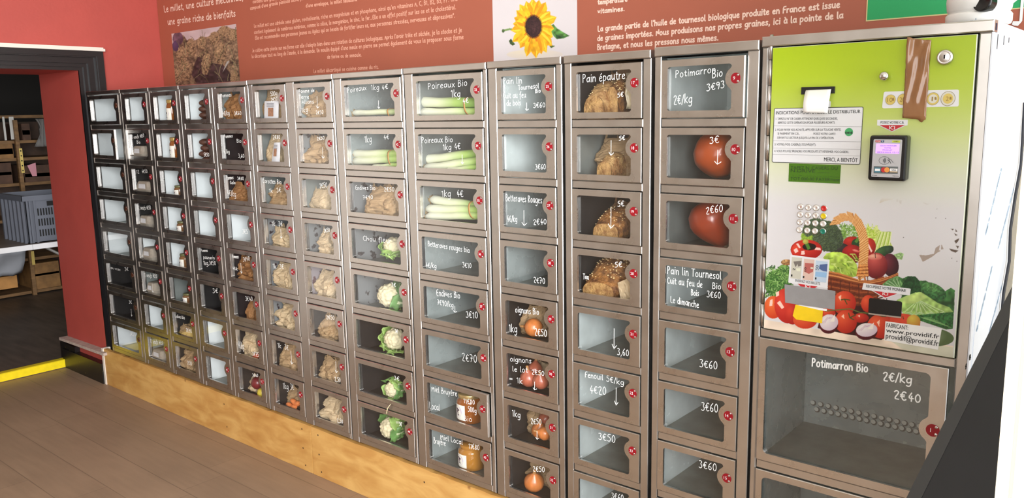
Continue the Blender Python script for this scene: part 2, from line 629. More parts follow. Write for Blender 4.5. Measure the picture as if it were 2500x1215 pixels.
def font_mesh(text, bold=0.0):
    """printed lettering: built-in font, returned as flat triangles with unit cap height, origin at baseline left"""
    k = (text, bold)
    if k in FONT_CACHE:
        return FONT_CACHE[k]
    cu = bpy.data.curves.new('lettering', 'FONT')
    cu.body = text
    cu.offset = bold
    cu.resolution_u = 3
    o = bpy.data.objects.new('lettering', cu)
    COL.objects.link(o)
    dg = bpy.context.evaluated_depsgraph_get()
    dg.update()
    me = bpy.data.meshes.new_from_object(o.evaluated_get(dg))
    vs = [(v.co.x, v.co.y) for v in me.vertices]
    fs = [tuple(p.vertices) for p in me.polygons]
    bpy.data.objects.remove(o)
    bpy.data.curves.remove(cu)
    bpy.data.meshes.remove(me)
    FONT_CACHE[k] = (vs, fs)
    return vs, fs


CAPH = None


def print_text(mb, text, p0, p1, cap, y, bold=0.0, mi=0):
    """printed text between two pixels of its baseline"""
    global CAPH
    if CAPH is None:
        CAPH = max(v[1] for v in font_mesh('H')[0])
    vs, fs = font_mesh(text)
    if not vs:
        return
    A, B = P(*p0, y), P(*p1, y)
    T = P(p0[0], p0[1] - cap, y)
    h = (T - A).length / CAPH
    x0 = min(v[0] for v in vs)
    x1 = max(v[0] for v in vs)
    ex = (B - A)
    s = ex.length / (x1 - x0)
    ex.normalize()
    for k in ((-1, 0, 1) if bold else (0,)):      # heavier faces: the print overlaps itself, a hair apart
        mb.add([A + ex * ((a - x0) * s + k * bold * s * .8) + Vector((0, -4e-5 * (k + 1), b * h)) for a, b in vs], fs, mi)


def pquad(mb, f, pts, y, mi=0, t=0.0):
    q = [P(*f(*p), y) for p in pts]
    if t:
        mb.slab(q, (0, t, 0), mi)
    else:
        tr = tessellate_polygon([q])
        mb.add(q, [tuple(i) for i in tr], mi)
    return mb


def round_poly(pts, r, n=4):
    """rounded corners for a 2-D polygon"""
    out = []
    m = len(pts)
    for i in range(m):
        a, b, c = Vector(pts[i - 1]), Vector(pts[i]), Vector(pts[(i + 1) % m])
        u = (a - b)
        w = (c - b)
        ru = min(r, u.length * .45)
        rw = min(r, w.length * .45)
        p0 = b + u.normalized() * ru
        p1 = b + w.normalized() * rw
        for k in range(n + 1):
            t = k / n
            out.append(tuple(p0 * (1 - t) ** 2 + b * 2 * t * (1 - t) + p1 * t * t))
    return out

# ================================================================== THE ROOM
Z0 = 1.615                                   # height of the top edge of the first row of doors
YB = 0.50                                    # back wall
XW = -4.25                                   # left wall, room side

# Schlick-style pane: same from both sides
def fix_glass(m, f0=0.045):
    nt = m.node_tree
    fr = [n for n in nt.nodes if n.type == 'FRESNEL'][0]
    mix = [n for n in nt.nodes if n.type == 'MIX_SHADER'][0]
    nt.nodes.remove(fr)
    ge = nd(nt, 'ShaderNodeNewGeometry')
    dt = nd(nt, 'ShaderNodeVectorMath', operation='DOT_PRODUCT')
    nt.links.new(ge.outputs['Normal'], dt.inputs[0])
    nt.links.new(ge.outputs['Incoming'], dt.inputs[1])
    ab = nd(nt, 'ShaderNodeMath', operation='ABSOLUTE')
    nt.links.new(dt.outputs['Value'], ab.inputs[0])
    su = nd(nt, 'ShaderNodeMath', operation='SUBTRACT')
    su.inputs[0].default_value = 1.0
    nt.links.new(ab.outputs[0], su.inputs[1])
    pw = nd(nt, 'ShaderNodeMath', operation='POWER')
    nt.links.new(su.outputs[0], pw.inputs[0])
    pw.inputs[1].default_value = 5.0
    ma = nd(nt, 'ShaderNodeMath', operation='MULTIPLY_ADD')
    nt.links.new(pw.outputs[0], ma.inputs[0])
    ma.inputs[1].default_value = 1 - f0
    ma.inputs[2].default_value = f0
    nt.links.new(ma.outputs[0], mix.inputs[0])


fix_glass(M_GLASS)

M_REDWALL = mat('red_painted_plaster', srgb(172, 72, 63), 0.6, n_scale=5, n_amt=0.05, bump=0.06, b_scale=45)
M_CREAM = mat('cream_wallpaper', srgb(214, 203, 182), 0.7, n_scale=6, n_amt=0.04, bump=0.25, b_scale=30)
M_ROOMW = mat('beige_painted_wall', srgb(228, 221, 212), 0.7, n_scale=3, n_amt=0.05)
M_CEIL = mat('white_ceiling', srgb(232, 228, 220), 0.8)
M_BLKWOOD = mat('black_gloss_woodwork', srgb(20, 18, 19), 0.32)
M_WHTRIM = mat('off_white_trim', srgb(222, 214, 202), 0.5)
M_YEL = mat('yellow_step_paint', srgb(238, 212, 22), 0.45, n_scale=30, n_amt=0.06)
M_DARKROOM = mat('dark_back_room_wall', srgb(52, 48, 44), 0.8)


def floor_material():
    m = mat('worn_laminate_boards', srgb(136, 113, 92), 0.5)
    nt = m.node_tree
    b = nt.nodes['Principled BSDF']
    tc = nd(nt, 'ShaderNodeTexCoord')
    sp = nd(nt, 'ShaderNodeSeparateXYZ')
    nt.links.new(tc.outputs['Object'], sp.inputs[0])
    # boards run along x, 0.178 m wide, seam near y = -0.07
    a = nd(nt, 'ShaderNodeMath', operation='MULTIPLY_ADD')
    a.inputs[1].default_value = 1 / 0.178
    a.inputs[2].default_value = 0.075 / 0.178
    nt.links.new(sp.outputs[1], a.inputs[0])
    fl = nd(nt, 'ShaderNodeMath', operation='FLOOR')
    nt.links.new(a.outputs[0], fl.inputs[0])
    fr = nd(nt, 'ShaderNodeMath', operation='FRACT')
    nt.links.new(a.outputs[0], fr.inputs[0])
    wn = nd(nt, 'ShaderNodeTexWhiteNoise', noise_dimensions='1D')
    nt.links.new(fl.outputs[0], wn.inputs['W'])
    off = nd(nt, 'ShaderNodeMath', operation='MULTIPLY_ADD')
    nt.links.new(wn.outputs['Value'], off.inputs[0])
    off.inputs[1].default_value = 1.3
    nt.links.new(sp.outputs[0], off.inputs[2])
    bx = nd(nt, 'ShaderNodeMath', operation='MULTIPLY')
    bx.inputs[1].default_value = 1 / 1.25
    nt.links.new(off.outputs[0], bx.inputs[0])
    flx = nd(nt, 'ShaderNodeMath', operation='FLOOR')
    nt.links.new(bx.outputs[0], flx.inputs[0])
    frx = nd(nt, 'ShaderNodeMath', operation='FRACT')
    nt.links.new(bx.outputs[0], frx.inputs[0])
    cmb = nd(nt, 'ShaderNodeCombineXYZ')
    nt.links.new(flx.outputs[0], cmb.inputs[0])
    nt.links.new(fl.outputs[0], cmb.inputs[1])
    wn2 = nd(nt, 'ShaderNodeTexWhiteNoise', noise_dimensions='2D')
    nt.links.new(cmb.outputs[0], wn2.inputs['Vector'])
    # grain and stains
    mp = nd(nt, 'ShaderNodeMapping')
    mp.inputs['Scale'].default_value = (1.5, 14, 1)
    nt.links.new(tc.outputs['Object'], mp.inputs[0])
    n1 = nd(nt, 'ShaderNodeTexNoise')
    n1.inputs['Scale'].default_value = 3
    n1.inputs['Detail'].default_value = 8
    nt.links.new(mp.outputs[0], n1.inputs['Vector'])
    n2 = nd(nt, 'ShaderNodeTexNoise')
    n2.inputs['Scale'].default_value = 2.2
    n2.inputs['Detail'].default_value = 4
    nt.links.new(tc.outputs['Object'], n2.inputs['Vector'])
    s = nd(nt, 'ShaderNodeMath', operation='MULTIPLY_ADD')
    nt.links.new(wn2.outputs['Value'], s.inputs[0])
    s.inputs[1].default_value = 0.16
    s.inputs[2].default_value = 0.62
    s2 = nd(nt, 'ShaderNodeMath', operation='MULTIPLY_ADD')
    nt.links.new(n1.outputs['Fac'], s2.inputs[0])
    s2.inputs[1].default_value = 0.36
    nt.links.new(s.outputs[0], s2.inputs[2])
    s3 = nd(nt, 'ShaderNodeMath', operation='MULTIPLY_ADD')
    nt.links.new(n2.outputs['Fac'], s3.inputs[0])
    s3.inputs[1].default_value = 0.5
    nt.links.new(s2.outputs[0], s3.inputs[2])
    # seams
    cmp1 = nd(nt, 'ShaderNodeMath', operation='LESS_THAN')
    nt.links.new(fr.outputs[0], cmp1.inputs[0])
    cmp1.inputs[1].default_value = 0.022
    cmp2 = nd(nt, 'ShaderNodeMath', operation='LESS_THAN')
    nt.links.new(frx.outputs[0], cmp2.inputs[0])
    cmp2.inputs[1].default_value = 0.002
    mxx = nd(nt, 'ShaderNodeMath', operation='MAXIMUM')
    nt.links.new(cmp1.outputs[0], mxx.inputs[0])
    nt.links.new(cmp2.outputs[0], mxx.inputs[1])
    sm = nd(nt, 'ShaderNodeMath', operation='MULTIPLY_ADD')
    nt.links.new(mxx.outputs[0], sm.inputs[0])
    sm.inputs[1].default_value = -0.32
    sm.inputs[2].default_value = 1.0
    mu = nd(nt, 'ShaderNodeMath', operation='MULTIPLY')
    nt.links.new(s3.outputs[0], mu.inputs[0])
    nt.links.new(sm.outputs[0], mu.inputs[1])
    sc = nd(nt, 'ShaderNodeVectorMath', operation='SCALE')
    sc.inputs[0].default_value = srgb(136, 113, 92)[:3]
    nt.links.new(mu.outputs[0], sc.inputs['Scale'])
    nt.links.new(sc.outputs[0], b.inputs['Base Color'])
    return m


M_FLOOR = floor_material()

struct('floor', MB().box(-4.775, 1.7, -4.3, 0.6, -0.06, 0.0), M_FLOOR)
struct('ceiling', MB().box(-4.8, 1.7, -4.3, 0.6, 2.75, 2.81), M_CEIL)
struct('wall_back', MB().box(-4.25, 1.7, YB, YB + 0.12, 0, 2.75), M_CREAM)
# left wall with the doorway (thick), jamb at y = 0.02
mb = MB()
mb.box(-4.78, XW, 0.02, YB + 0.12, 0, 2.75)
mb.box(-4.78, XW, -1.18, 0.02, 1.757, 2.75)
mb.box(-4.78, XW, -1.36, -1.18, 0, 2.75)
struct('wall_left', mb, M_REDWALL)
struct('wall_left_front', MB().box(-4.78, XW, -4.3, -1.36, 0, 2.75), M_ROOMW)
# right wall: open glazed door towards the street side, wall above it
mb = MB()
mb.box(1.58, 1.7, -4.3, -3.95, 0, 2.75)
mb.box(1.58, 1.7, -3.95, 0.2, 2.55, 2.75)

mb.box(1.58, 1.7, 0.42, YB, 0, 2.75)
mb.box(1.58, 1.7, 0.2, 0.42, 2.55, 2.75)
struct('wall_right', mb, M_ROOMW)
mb = MB()
mb.box(-4.25, -0.45, -4.3, -4.2, 0, 2.75)
mb.box(1.15, 1.6, -4.3, -4.2, 0, 2.75)
mb.box(-0.45, 1.15, -4.3, -4.2, 2.65, 2.75)
mb.box(-0.45, 1.15, -4.3, -4.2, 0, 0.85)
struct('wall_front', mb, M_ROOMW)

# black door casing with stepped profile, white strip above
def casing_profile(mb, y0, y1, ztop):
    steps = ((y0, y0 + .022, .012), (y0 + .022, y0 + .036, .022), (y0 + .036, y0 + .046, .014), (y0 + .046, y0 + .058, .026),
             (y0 + .058, y0 + .084, .020), (y0 + .084, y0 + .092, .034), (y0 + .092, y1, .040))
    for a, b, t in steps:
        mb.box(XW, XW + t, a, b, 0.0, ztop - (y1 - b))
    for a, b, t in steps:
        mb.box(XW, XW + t, -1.31, y1 - (y1 - b) * 1.0, ztop - (y1 - a), ztop - (y1 - b))


mb = MB()
casing_profile(mb, 0.02, 0.146, 1.757 + 0.0)
mb2 = MB()
steps = ((0.02, .042, .012), (.042, .056, .022), (.056, .066, .014), (.066, .078, .026), (.078, .104, .020), (.104, .112, .034), (.112, .146, .040))
for a, b, t in steps:
    mb2.box(XW, XW + t, a, b, 0.0, 1.757 + (b - .02) * .82)
    mb2.box(XW, XW + t, -1.30, a, 1.757 + (a - .02) * .82, 1.757 + (b - .02) * .82)
    mb2.box(XW, XW + t, -1.18 - (b - .02), -1.18 - (a - .02), 0.0, 1.757 + (b - .02) * .82)
struct('trim_1', mb2, M_BLKWOOD)
mb = MB()
mb.box(XW, XW + .046, -1.32, .156, 1.8605, 1.874)
mb.box(XW, XW + .030, -1.32, .154, 1.874, 1.882)
struct('trim_2', mb, M_WHTRIM)
# ledge and black skirting along the doorway reveal
zl = lambda u, v, y=-0.012: P(u, v, y)
mb = MB()
a0, a1 = P(152, 824, -0.01), P(258, 861, -0.01)
for dz0, dz1, yy in ((0.0, .016, -0.028),):
    mb.slab([(a0.x, yy, a0.z - .010), (a1.x + .012, yy, a1.z - .012), (a1.x + .012, yy, a1.z + .004), (a0.x, yy, a0.z + .006)], (0, .05, 0))
struct('trim_3', mb, mat('grey_worn_ledge', srgb(176, 160, 150), 0.7, n_scale=40, n_amt=0.2))
mb = MB()
mb.box(-4.79, XW + .004, -0.018, 0.02, 0, .118)
mb.box(-4.83, -4.62, -0.010, 0.02, 0, .152)
struct('baseboard_left', mb, spot_mat('chipped_black_skirting', srgb(20, 18, 18), srgb(150, 130, 60), 60, 0.35, 0.0, thr=0.245))
# white board end standing between skirting and plinth
struct('trim_4', MB().box(XW + .006, XW + .027, -0.012, 0.03, 0.0, .213), M_WHTRIM)
# raised floor of the back room with a yellow painted nosing
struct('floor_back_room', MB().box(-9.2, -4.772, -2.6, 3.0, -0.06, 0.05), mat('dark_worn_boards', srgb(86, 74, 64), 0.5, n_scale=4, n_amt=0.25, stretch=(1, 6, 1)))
mb = MB()
pts = [(-4.771, -1.18), (-4.771, -0.30), (-4.771, -0.22), (-4.771, -0.16), (-4.771, 0.018)]
mb.box(-4.772, -4.764, -1.18, 0.018, 0.004, 0.051)
mb.box(-4.81, -4.764, -1.18, 0.018, 0.050, 0.053)
struct('trim_5', mb, M_YEL)
mb = MB()
mb.box(-9.2, -9.1, -2.6, 3.0, 0, 2.75)
mb.box(-9.2, -4.78, 2.9, 3.0, 0, 2.75)
mb.box(-9.2, -4.78, -2.6, -2.5, 0, 2.75)
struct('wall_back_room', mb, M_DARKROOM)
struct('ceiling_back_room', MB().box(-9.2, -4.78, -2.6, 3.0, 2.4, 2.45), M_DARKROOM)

# ================================================================== WOODEN PLINTH
def wood_mat():
    m = mat('varnished_pine_plywood', srgb(206, 156, 84), 0.42)
    nt = m.node_tree
    b = nt.nodes['Principled BSDF']
    tc = nd(nt, 'ShaderNodeTexCoord')
    mp = nd(nt, 'ShaderNodeMapping')
    mp.inputs['Scale'].default_value = (1.6, 1, 5)
    nt.links.new(tc.outputs['Object'], mp.inputs[0])
    n1 = nd(nt, 'ShaderNodeTexNoise')
    n1.inputs['Scale'].default_value = 4
    n1.inputs['Detail'].default_value = 8
    n1.inputs['Distortion'].default_value = 0.6
    nt.links.new(mp.outputs[0], n1.inputs['Vector'])
    n2 = nd(nt, 'ShaderNodeTexNoise')
    n2.inputs['Scale'].default_value = 3.5
    n2.inputs['Detail'].default_value = 3
    nt.links.new(tc.outputs['Object'], n2.inputs['Vector'])
    v = nd(nt, 'ShaderNodeTexVoronoi')
    v.inputs['Scale'].default_value = 7
    nt.links.new(tc.outputs['Object'], v.inputs['Vector'])
    ad = nd(nt, 'ShaderNodeMath', operation='MULTIPLY_ADD')
    nt.links.new(n2.outputs['Fac'], ad.inputs[0])
    ad.inputs[1].default_value = 0.6
    nt.links.new(n1.outputs['Fac'], ad.inputs[2])
    cr = nd(nt, 'ShaderNodeValToRGB')
    e = cr.color_ramp.elements
    e[0].position, e[0].color = 0.50, srgb(170, 118, 58)
    e[1].position, e[1].color = 1.05 - .05, srgb(206, 164, 98)
    k = e.new(0.78)
    k.color = srgb(190, 144, 80)
    nt.links.new(ad.outputs[0], cr.inputs[0])
    kn = nd(nt, 'ShaderNodeMapRange')
    kn.inputs['From Min'].default_value = 0.03
    kn.inputs['From Max'].default_value = 0.085
    nt.links.new(v.outputs['Distance'], kn.inputs['Value'])
    mx = nd(nt, 'ShaderNodeMix', data_type='RGBA')
    nt.links.new(kn.outputs['Result'], mx.inputs['Factor'])
    mx.inputs['A'].default_value = srgb(112, 66, 30)
    nt.links.new(cr.outputs['Color'], mx.inputs['B'])
    nt.links.new(mx.outputs['Result'], b.inputs['Base Color'])
    return m


M_WOOD = wood_mat()
M_SCREW = mat('dark_screw_hole', srgb(60, 40, 24), 0.7)
for (xa, xb, txt, edge) in ((-4.222, -2.302, 'long varnished plywood board under the left half of the lockers, knotty', -2.36),
                            (-2.296, 0.10, 'varnished plywood board continuing the locker plinth to the right of the joint', -2.25)):
    n = 60
    rr = random.Random(int(abs(xa) * 100))
    top = [(xa + (xb - xa) * i / n, 0.2125 - rr.uniform(0, .004)) for i in range(n + 1)]
    mb = MB()
    mb.slab([(xa, -.008, 0.001)] + [(xb, -.008, 0.001)] + [(x, -.008, z) for x, z in reversed(top)], (0, .02, 0))
    board = obj('plinth_board', mb, M_WOOD, loc=(xa, 0, 0))
    tag(board, txt, 'plinth board')
    for px_, pz_ in ((edge, .185), (edge, .10), (edge + .01, .025), (edge - .6 if xa < -3 else edge + .62, .05), (edge - .61 if xa < -3 else edge + .63, .16)):
        obj('screw_hole', MB().disc((px_, -.0085, pz_), .0038, 10), M_SCREW, board)

# ================================================================== LOCKERS
XL = [-4.1075, -3.7070, -3.4180, -3.1275, -2.8480, -2.5650, -2.2800, -1.9890, -1.6095, -1.2335, -0.9500, -0.6570]
XR = [-3.7650, -3.4690, -3.1835, -2.8990, -2.6180, -2.3350, -2.0480, -1.6680, -1.2925, -1.0080, -0.7160, -0.4220]
DH = 0.1492
PITCH = 0.175
ZT = lambda r: Z0 - (r - 1) * PITCH
ZB = lambda r: ZT(r) - DH
DISC_DX, DISC_DZ, DISC_R = 0.0222, 0.054, 0.0130


def window_outline(w, h, ml=.019, mt=.018, mbm=.018, mr=.0335, r=.007, dx=DISC_DX, dz=DISC_DZ, R=.0285):
    """window hole of a door in door coordinates (x from left edge, z from top edge downwards negative), with the notch round the number disc"""
    x0, x1, z1, z0 = ml, w - mr, -mt, -(h - mbm)
    cx, cz = w - dx, -dz
    pts = []

    def corner(cx_, cz_, a0, a1, n=5):
        for i in range(n + 1):
            a = a0 + (a1 - a0) * i / n
            pts.append((cx_ + r * math.cos(a), cz_ + r * math.sin(a)))
    corner(x0 + r, z1 - r, PI, PI / 2)
    corner(x1 - r, z1 - r, PI / 2, 0)
    half = math.sqrt(max(R * R - (cx - x1) ** 2, 1e-8))
    a0 = math.atan2(half, x1 - cx)
    # small fillet into the round notch
    pts.append((x1, cz + half + .004))
    pts.append((x1 - .0006, cz + half + .0025))
    for i in range(1, 14):
        a = a0 + (2 * PI - 2 * a0) * i / 14
        pts.append((cx + R * math.cos(a), cz + R * math.sin(a)))
    pts.append((x1 - .0006, cz - half - .0025))
    pts.append((x1, cz - half - .004))
    corner(x1 - r, z0 + r, 0, -PI / 2)
    corner(x0 + r, z0 + r, -PI / 2, -PI)
    return pts


def door_mesh(w, h, name, **kw):
    c = .0015
    yf, yb = -.0045, .006
    win = window_outline(w, h, **kw)
    outer = [(c, -c), (w - c, -c), (w - c, -h + c), (c, -h + c)]
    mb = MB()
    loops = [[Vector((a, yf, b)) for a, b in outer], [Vector((a, yf, b)) for a, b in reversed(win)]]
    flat = [p for l in loops for p in l]
    mb.add(flat, [tuple(t) for t in tessellate_polygon(loops)])
    o2 = [(0, 0), (w, 0), (w, -h), (0, -h)]
    r1 = [Vector((a, yf, b)) for a, b in outer]
    r2 = [Vector((a, yf + c, b)) for a, b in o2]
    r3 = [Vector((a, yb, b)) for a, b in o2]
    mb.grid([r1, r2, r3], 0, False, True)
    wi = [Vector((a, yf, b)) for a, b in win]
    wb = [Vector((a, yb - .003, b)) for a, b in win]
    mb.grid([wi, wb], 0, False, True)
    me = mesh_of(name, mb)
    fixn(me)
    me.materials.append(M_STEELD)
    # pane just behind the sheet
    xs = [p[0] for p in win]
    zs = [p[1] for p in win]
    pm = MB().box(min(xs) - .004, max(xs) + .004, yb - .003, yb - .0005, min(zs) - .004, max(zs) + .004)
    pme = mesh_of(name + '_pane', pm)
    pme.materials.append(M_GLASS)
    return me, pme


def child(name, me, parent, loc=(0, 0, 0)):
    o = bpy.data.objects.new(name, me)
    COL.objects.link(o)
    o.parent = parent
    o.location = loc
    return o


def disc_mesh(num, brown=False, R=DISC_R):
    mb = MB()
    n = 24
    mb.add([(R * 1.09 * math.cos(2 * PI * i / n), -.0003, R * 1.09 * math.sin(2 * PI * i / n)) for i in range(n)], [tuple(range(n))], 3)
    top = [(R * math.cos(2 * PI * i / n), -.0011, R * math.sin(2 * PI * i / n)) for i in range(n)]
    low = [(R * math.cos(2 * PI * i / n), -.0001, R * math.sin(2 * PI * i / n)) for i in range(n)]
    mb.add(top, [tuple(range(n))], 0)
    mb.grid([top, low], 0, False, True)
    for s in (-1, 1):
        mb.lathe([(.0001, .0024), (R * .13, .0022), (R * .2, .0016), (R * .24, .0009)], (R * .45, 0, s * R * .58), 10, 2, Vector((0, -1, 0)))
    if num:
        vs, fs = font_mesh(str(num))
        hh = R * .62
        x0, x1 = min(v[0] for v in vs), max(v[0] for v in vs)
        capn = max(v[1] for v in vs)
        k = hh / capn
        cx = -R * .30
        mb.add([((a - (x0 + x1) / 2) * k + cx, -.0014, b * k - hh / 2) for a, b in vs], fs, 1)
    me = mesh_of('number_disc', mb)
    for m in ((M_BROWND if brown else M_RED), M_WHITE, M_CHROME, M_STEELD):
        me.materials.append(m)
    return me


LIN = [  # liner tone for each column, rows top to bottom
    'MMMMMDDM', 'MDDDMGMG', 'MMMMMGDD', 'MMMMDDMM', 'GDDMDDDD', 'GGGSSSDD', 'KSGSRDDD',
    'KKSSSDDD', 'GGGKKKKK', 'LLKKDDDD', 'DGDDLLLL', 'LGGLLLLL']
ORD = ['top', 'second', 'third', 'fourth', 'fifth', 'sixth', 'seventh', 'bottom']
DOORS = {}
UNITS = [
    (-4.124, -3.736, (0,), .0245, 'steel locker cabinet at the far left end beside the red doorway, wide empty bins'),
    (-3.734, -3.4385, (1,), .0240, 'narrow steel locker cabinet second from the left, grey egg cartons in its bins'),
    (-3.4365, -3.154, (2,), .0240, 'narrow steel locker cabinet third from the left, small jars in its upper bins'),
    (-3.152, -2.595, (3, 4), .0240, 'two-column steel locker cabinet left of the middle, left column mostly empty'),
    (-2.593, -2.034, (5, 6), .0262, 'two-column steel locker cabinet whose sixteen bins all hold brown paper bags'),
    (-2.032, -1.654, (7,), .0270, 'wide steel locker cabinet with doors 41 to 48, leeks above cauliflowers'),
    (-1.652, -1.274, (8,), .0280, 'wide steel locker cabinet with doors 33 to 40, leeks above and honey below'),
    (-1.271, -0.984, (9,), .0290, 'steel locker cabinet with doors 25 to 32, onions in its lower bins'),
    (-0.977, -0.688, (10,), .0300, 'steel locker cabinet with doors 17 to 24, loaves behind its upper doors'),
    (-0.680, -0.3885, (11,), .0345, 'steel locker cabinet with doors 9 to 16, two pumpkins, beside the payment unit'),
]
YBACK = 0.44


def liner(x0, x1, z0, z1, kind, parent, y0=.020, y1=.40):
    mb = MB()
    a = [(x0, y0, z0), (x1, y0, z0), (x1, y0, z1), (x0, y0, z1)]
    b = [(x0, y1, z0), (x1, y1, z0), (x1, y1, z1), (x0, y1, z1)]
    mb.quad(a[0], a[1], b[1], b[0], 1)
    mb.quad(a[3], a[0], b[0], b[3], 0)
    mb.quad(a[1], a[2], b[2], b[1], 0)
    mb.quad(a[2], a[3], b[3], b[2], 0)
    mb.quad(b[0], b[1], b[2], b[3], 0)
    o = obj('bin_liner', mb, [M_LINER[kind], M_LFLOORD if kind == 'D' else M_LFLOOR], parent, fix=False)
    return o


DM = {}
for (x0, x1, cols, ztop, lab) in UNITS:
    u = thing('locker_cabinet', ((x0 + x1) / 2, 0, .216), lab, 'locker', 'vending lockers along the back wall')
    ZF0 = .217
    zbar = Z0 + .0055 + (ztop - .024) * .5
    mb = MB()
    mb.cbox(x0 + .0015, x1 - .0015, -.006, .030, zbar, Z0 + ztop, .0022)
    edges = [x0 + .0015]
    for c in cols:
        edges += [XL[c] - .0018, XR[c] + .0018]
    edges.append(x1 - .0015)
    for k in range(0, len(edges), 2):
        if len(cols) == 2 and k == 2 and cols[0] == 3:
            mid = (edges[k] + edges[k + 1]) / 2
            mb.cbox(edges[k], mid - .001, -.0015, .030, ZF0, zbar - .0005, .0018)
            mb.cbox(mid + .001, edges[k + 1], -.0015, .030, ZF0, zbar - .0005, .0018)
        else:
            mb.cbox(edges[k], edges[k + 1], -.0015, .030, ZF0, zbar - .0005, .0018)
    for c in cols:
        for r in range(1, 8):
            mb.cbox(XL[c] - .0008, XR[c] + .0008, .0005, .030, ZT(r + 1) + .0022, ZB(r) - .0018, .0018)
        mb.cbox(XL[c] - .0008, XR[c] + .0008, .0005, .030, ZF0, ZB(8) - .0018, .0018)
    obj('cabinet_frame', mb, M_STEEL, u)
    mb = MB()
    mb.box(x0 + .002, x0 + .004, .030, YBACK, ZF0, Z0 + ztop - .001)
    mb.box(x1 - .004, x1 - .002, .030, YBACK, ZF0, Z0 + ztop - .001)
    mb.box(x0 + .002, x1 - .002, .030, YBACK, Z0 + ztop - .003, Z0 + ztop - .001)
    mb.box(x0 + .002, x1 - .002, YBACK - .002, YBACK, ZF0, Z0 + ztop - .001)
    mb.box(x0 + .002, x1 - .002, .030, YBACK, ZF0, ZF0 + .002)
    obj('carcass', mb, M_STEEL, u)
    for c in cols:
        w = XR[c] - XL[c]
        me, pme = door_mesh(w, DH, 'door')
        for r in range(1, 9):
            ajar = 0.0
            d = child('door', me, u, Vector((XL[c], 0, ZT(r))) - u.location)
            if (c, r) in ((11, 1), (0, 2), (8, 7)):
                d.rotation_euler.z = -0.10 if c == 0 else -0.035
            child('pane', pme, d)
            num = {1: 0}.get(c) or (9 + (11 - c) * 8 + r - 1)
            child('number_disc', disc_mesh(num if c > 0 else 0, c == 0), d, (w - DISC_DX, -.0047, -DISC_DZ))
            DOORS[(c, r)] = d
            liner(XL[c] - .005, XR[c] + .005, ZB(r) - .006, ZT(r) + .006, LIN[c][r - 1], u)

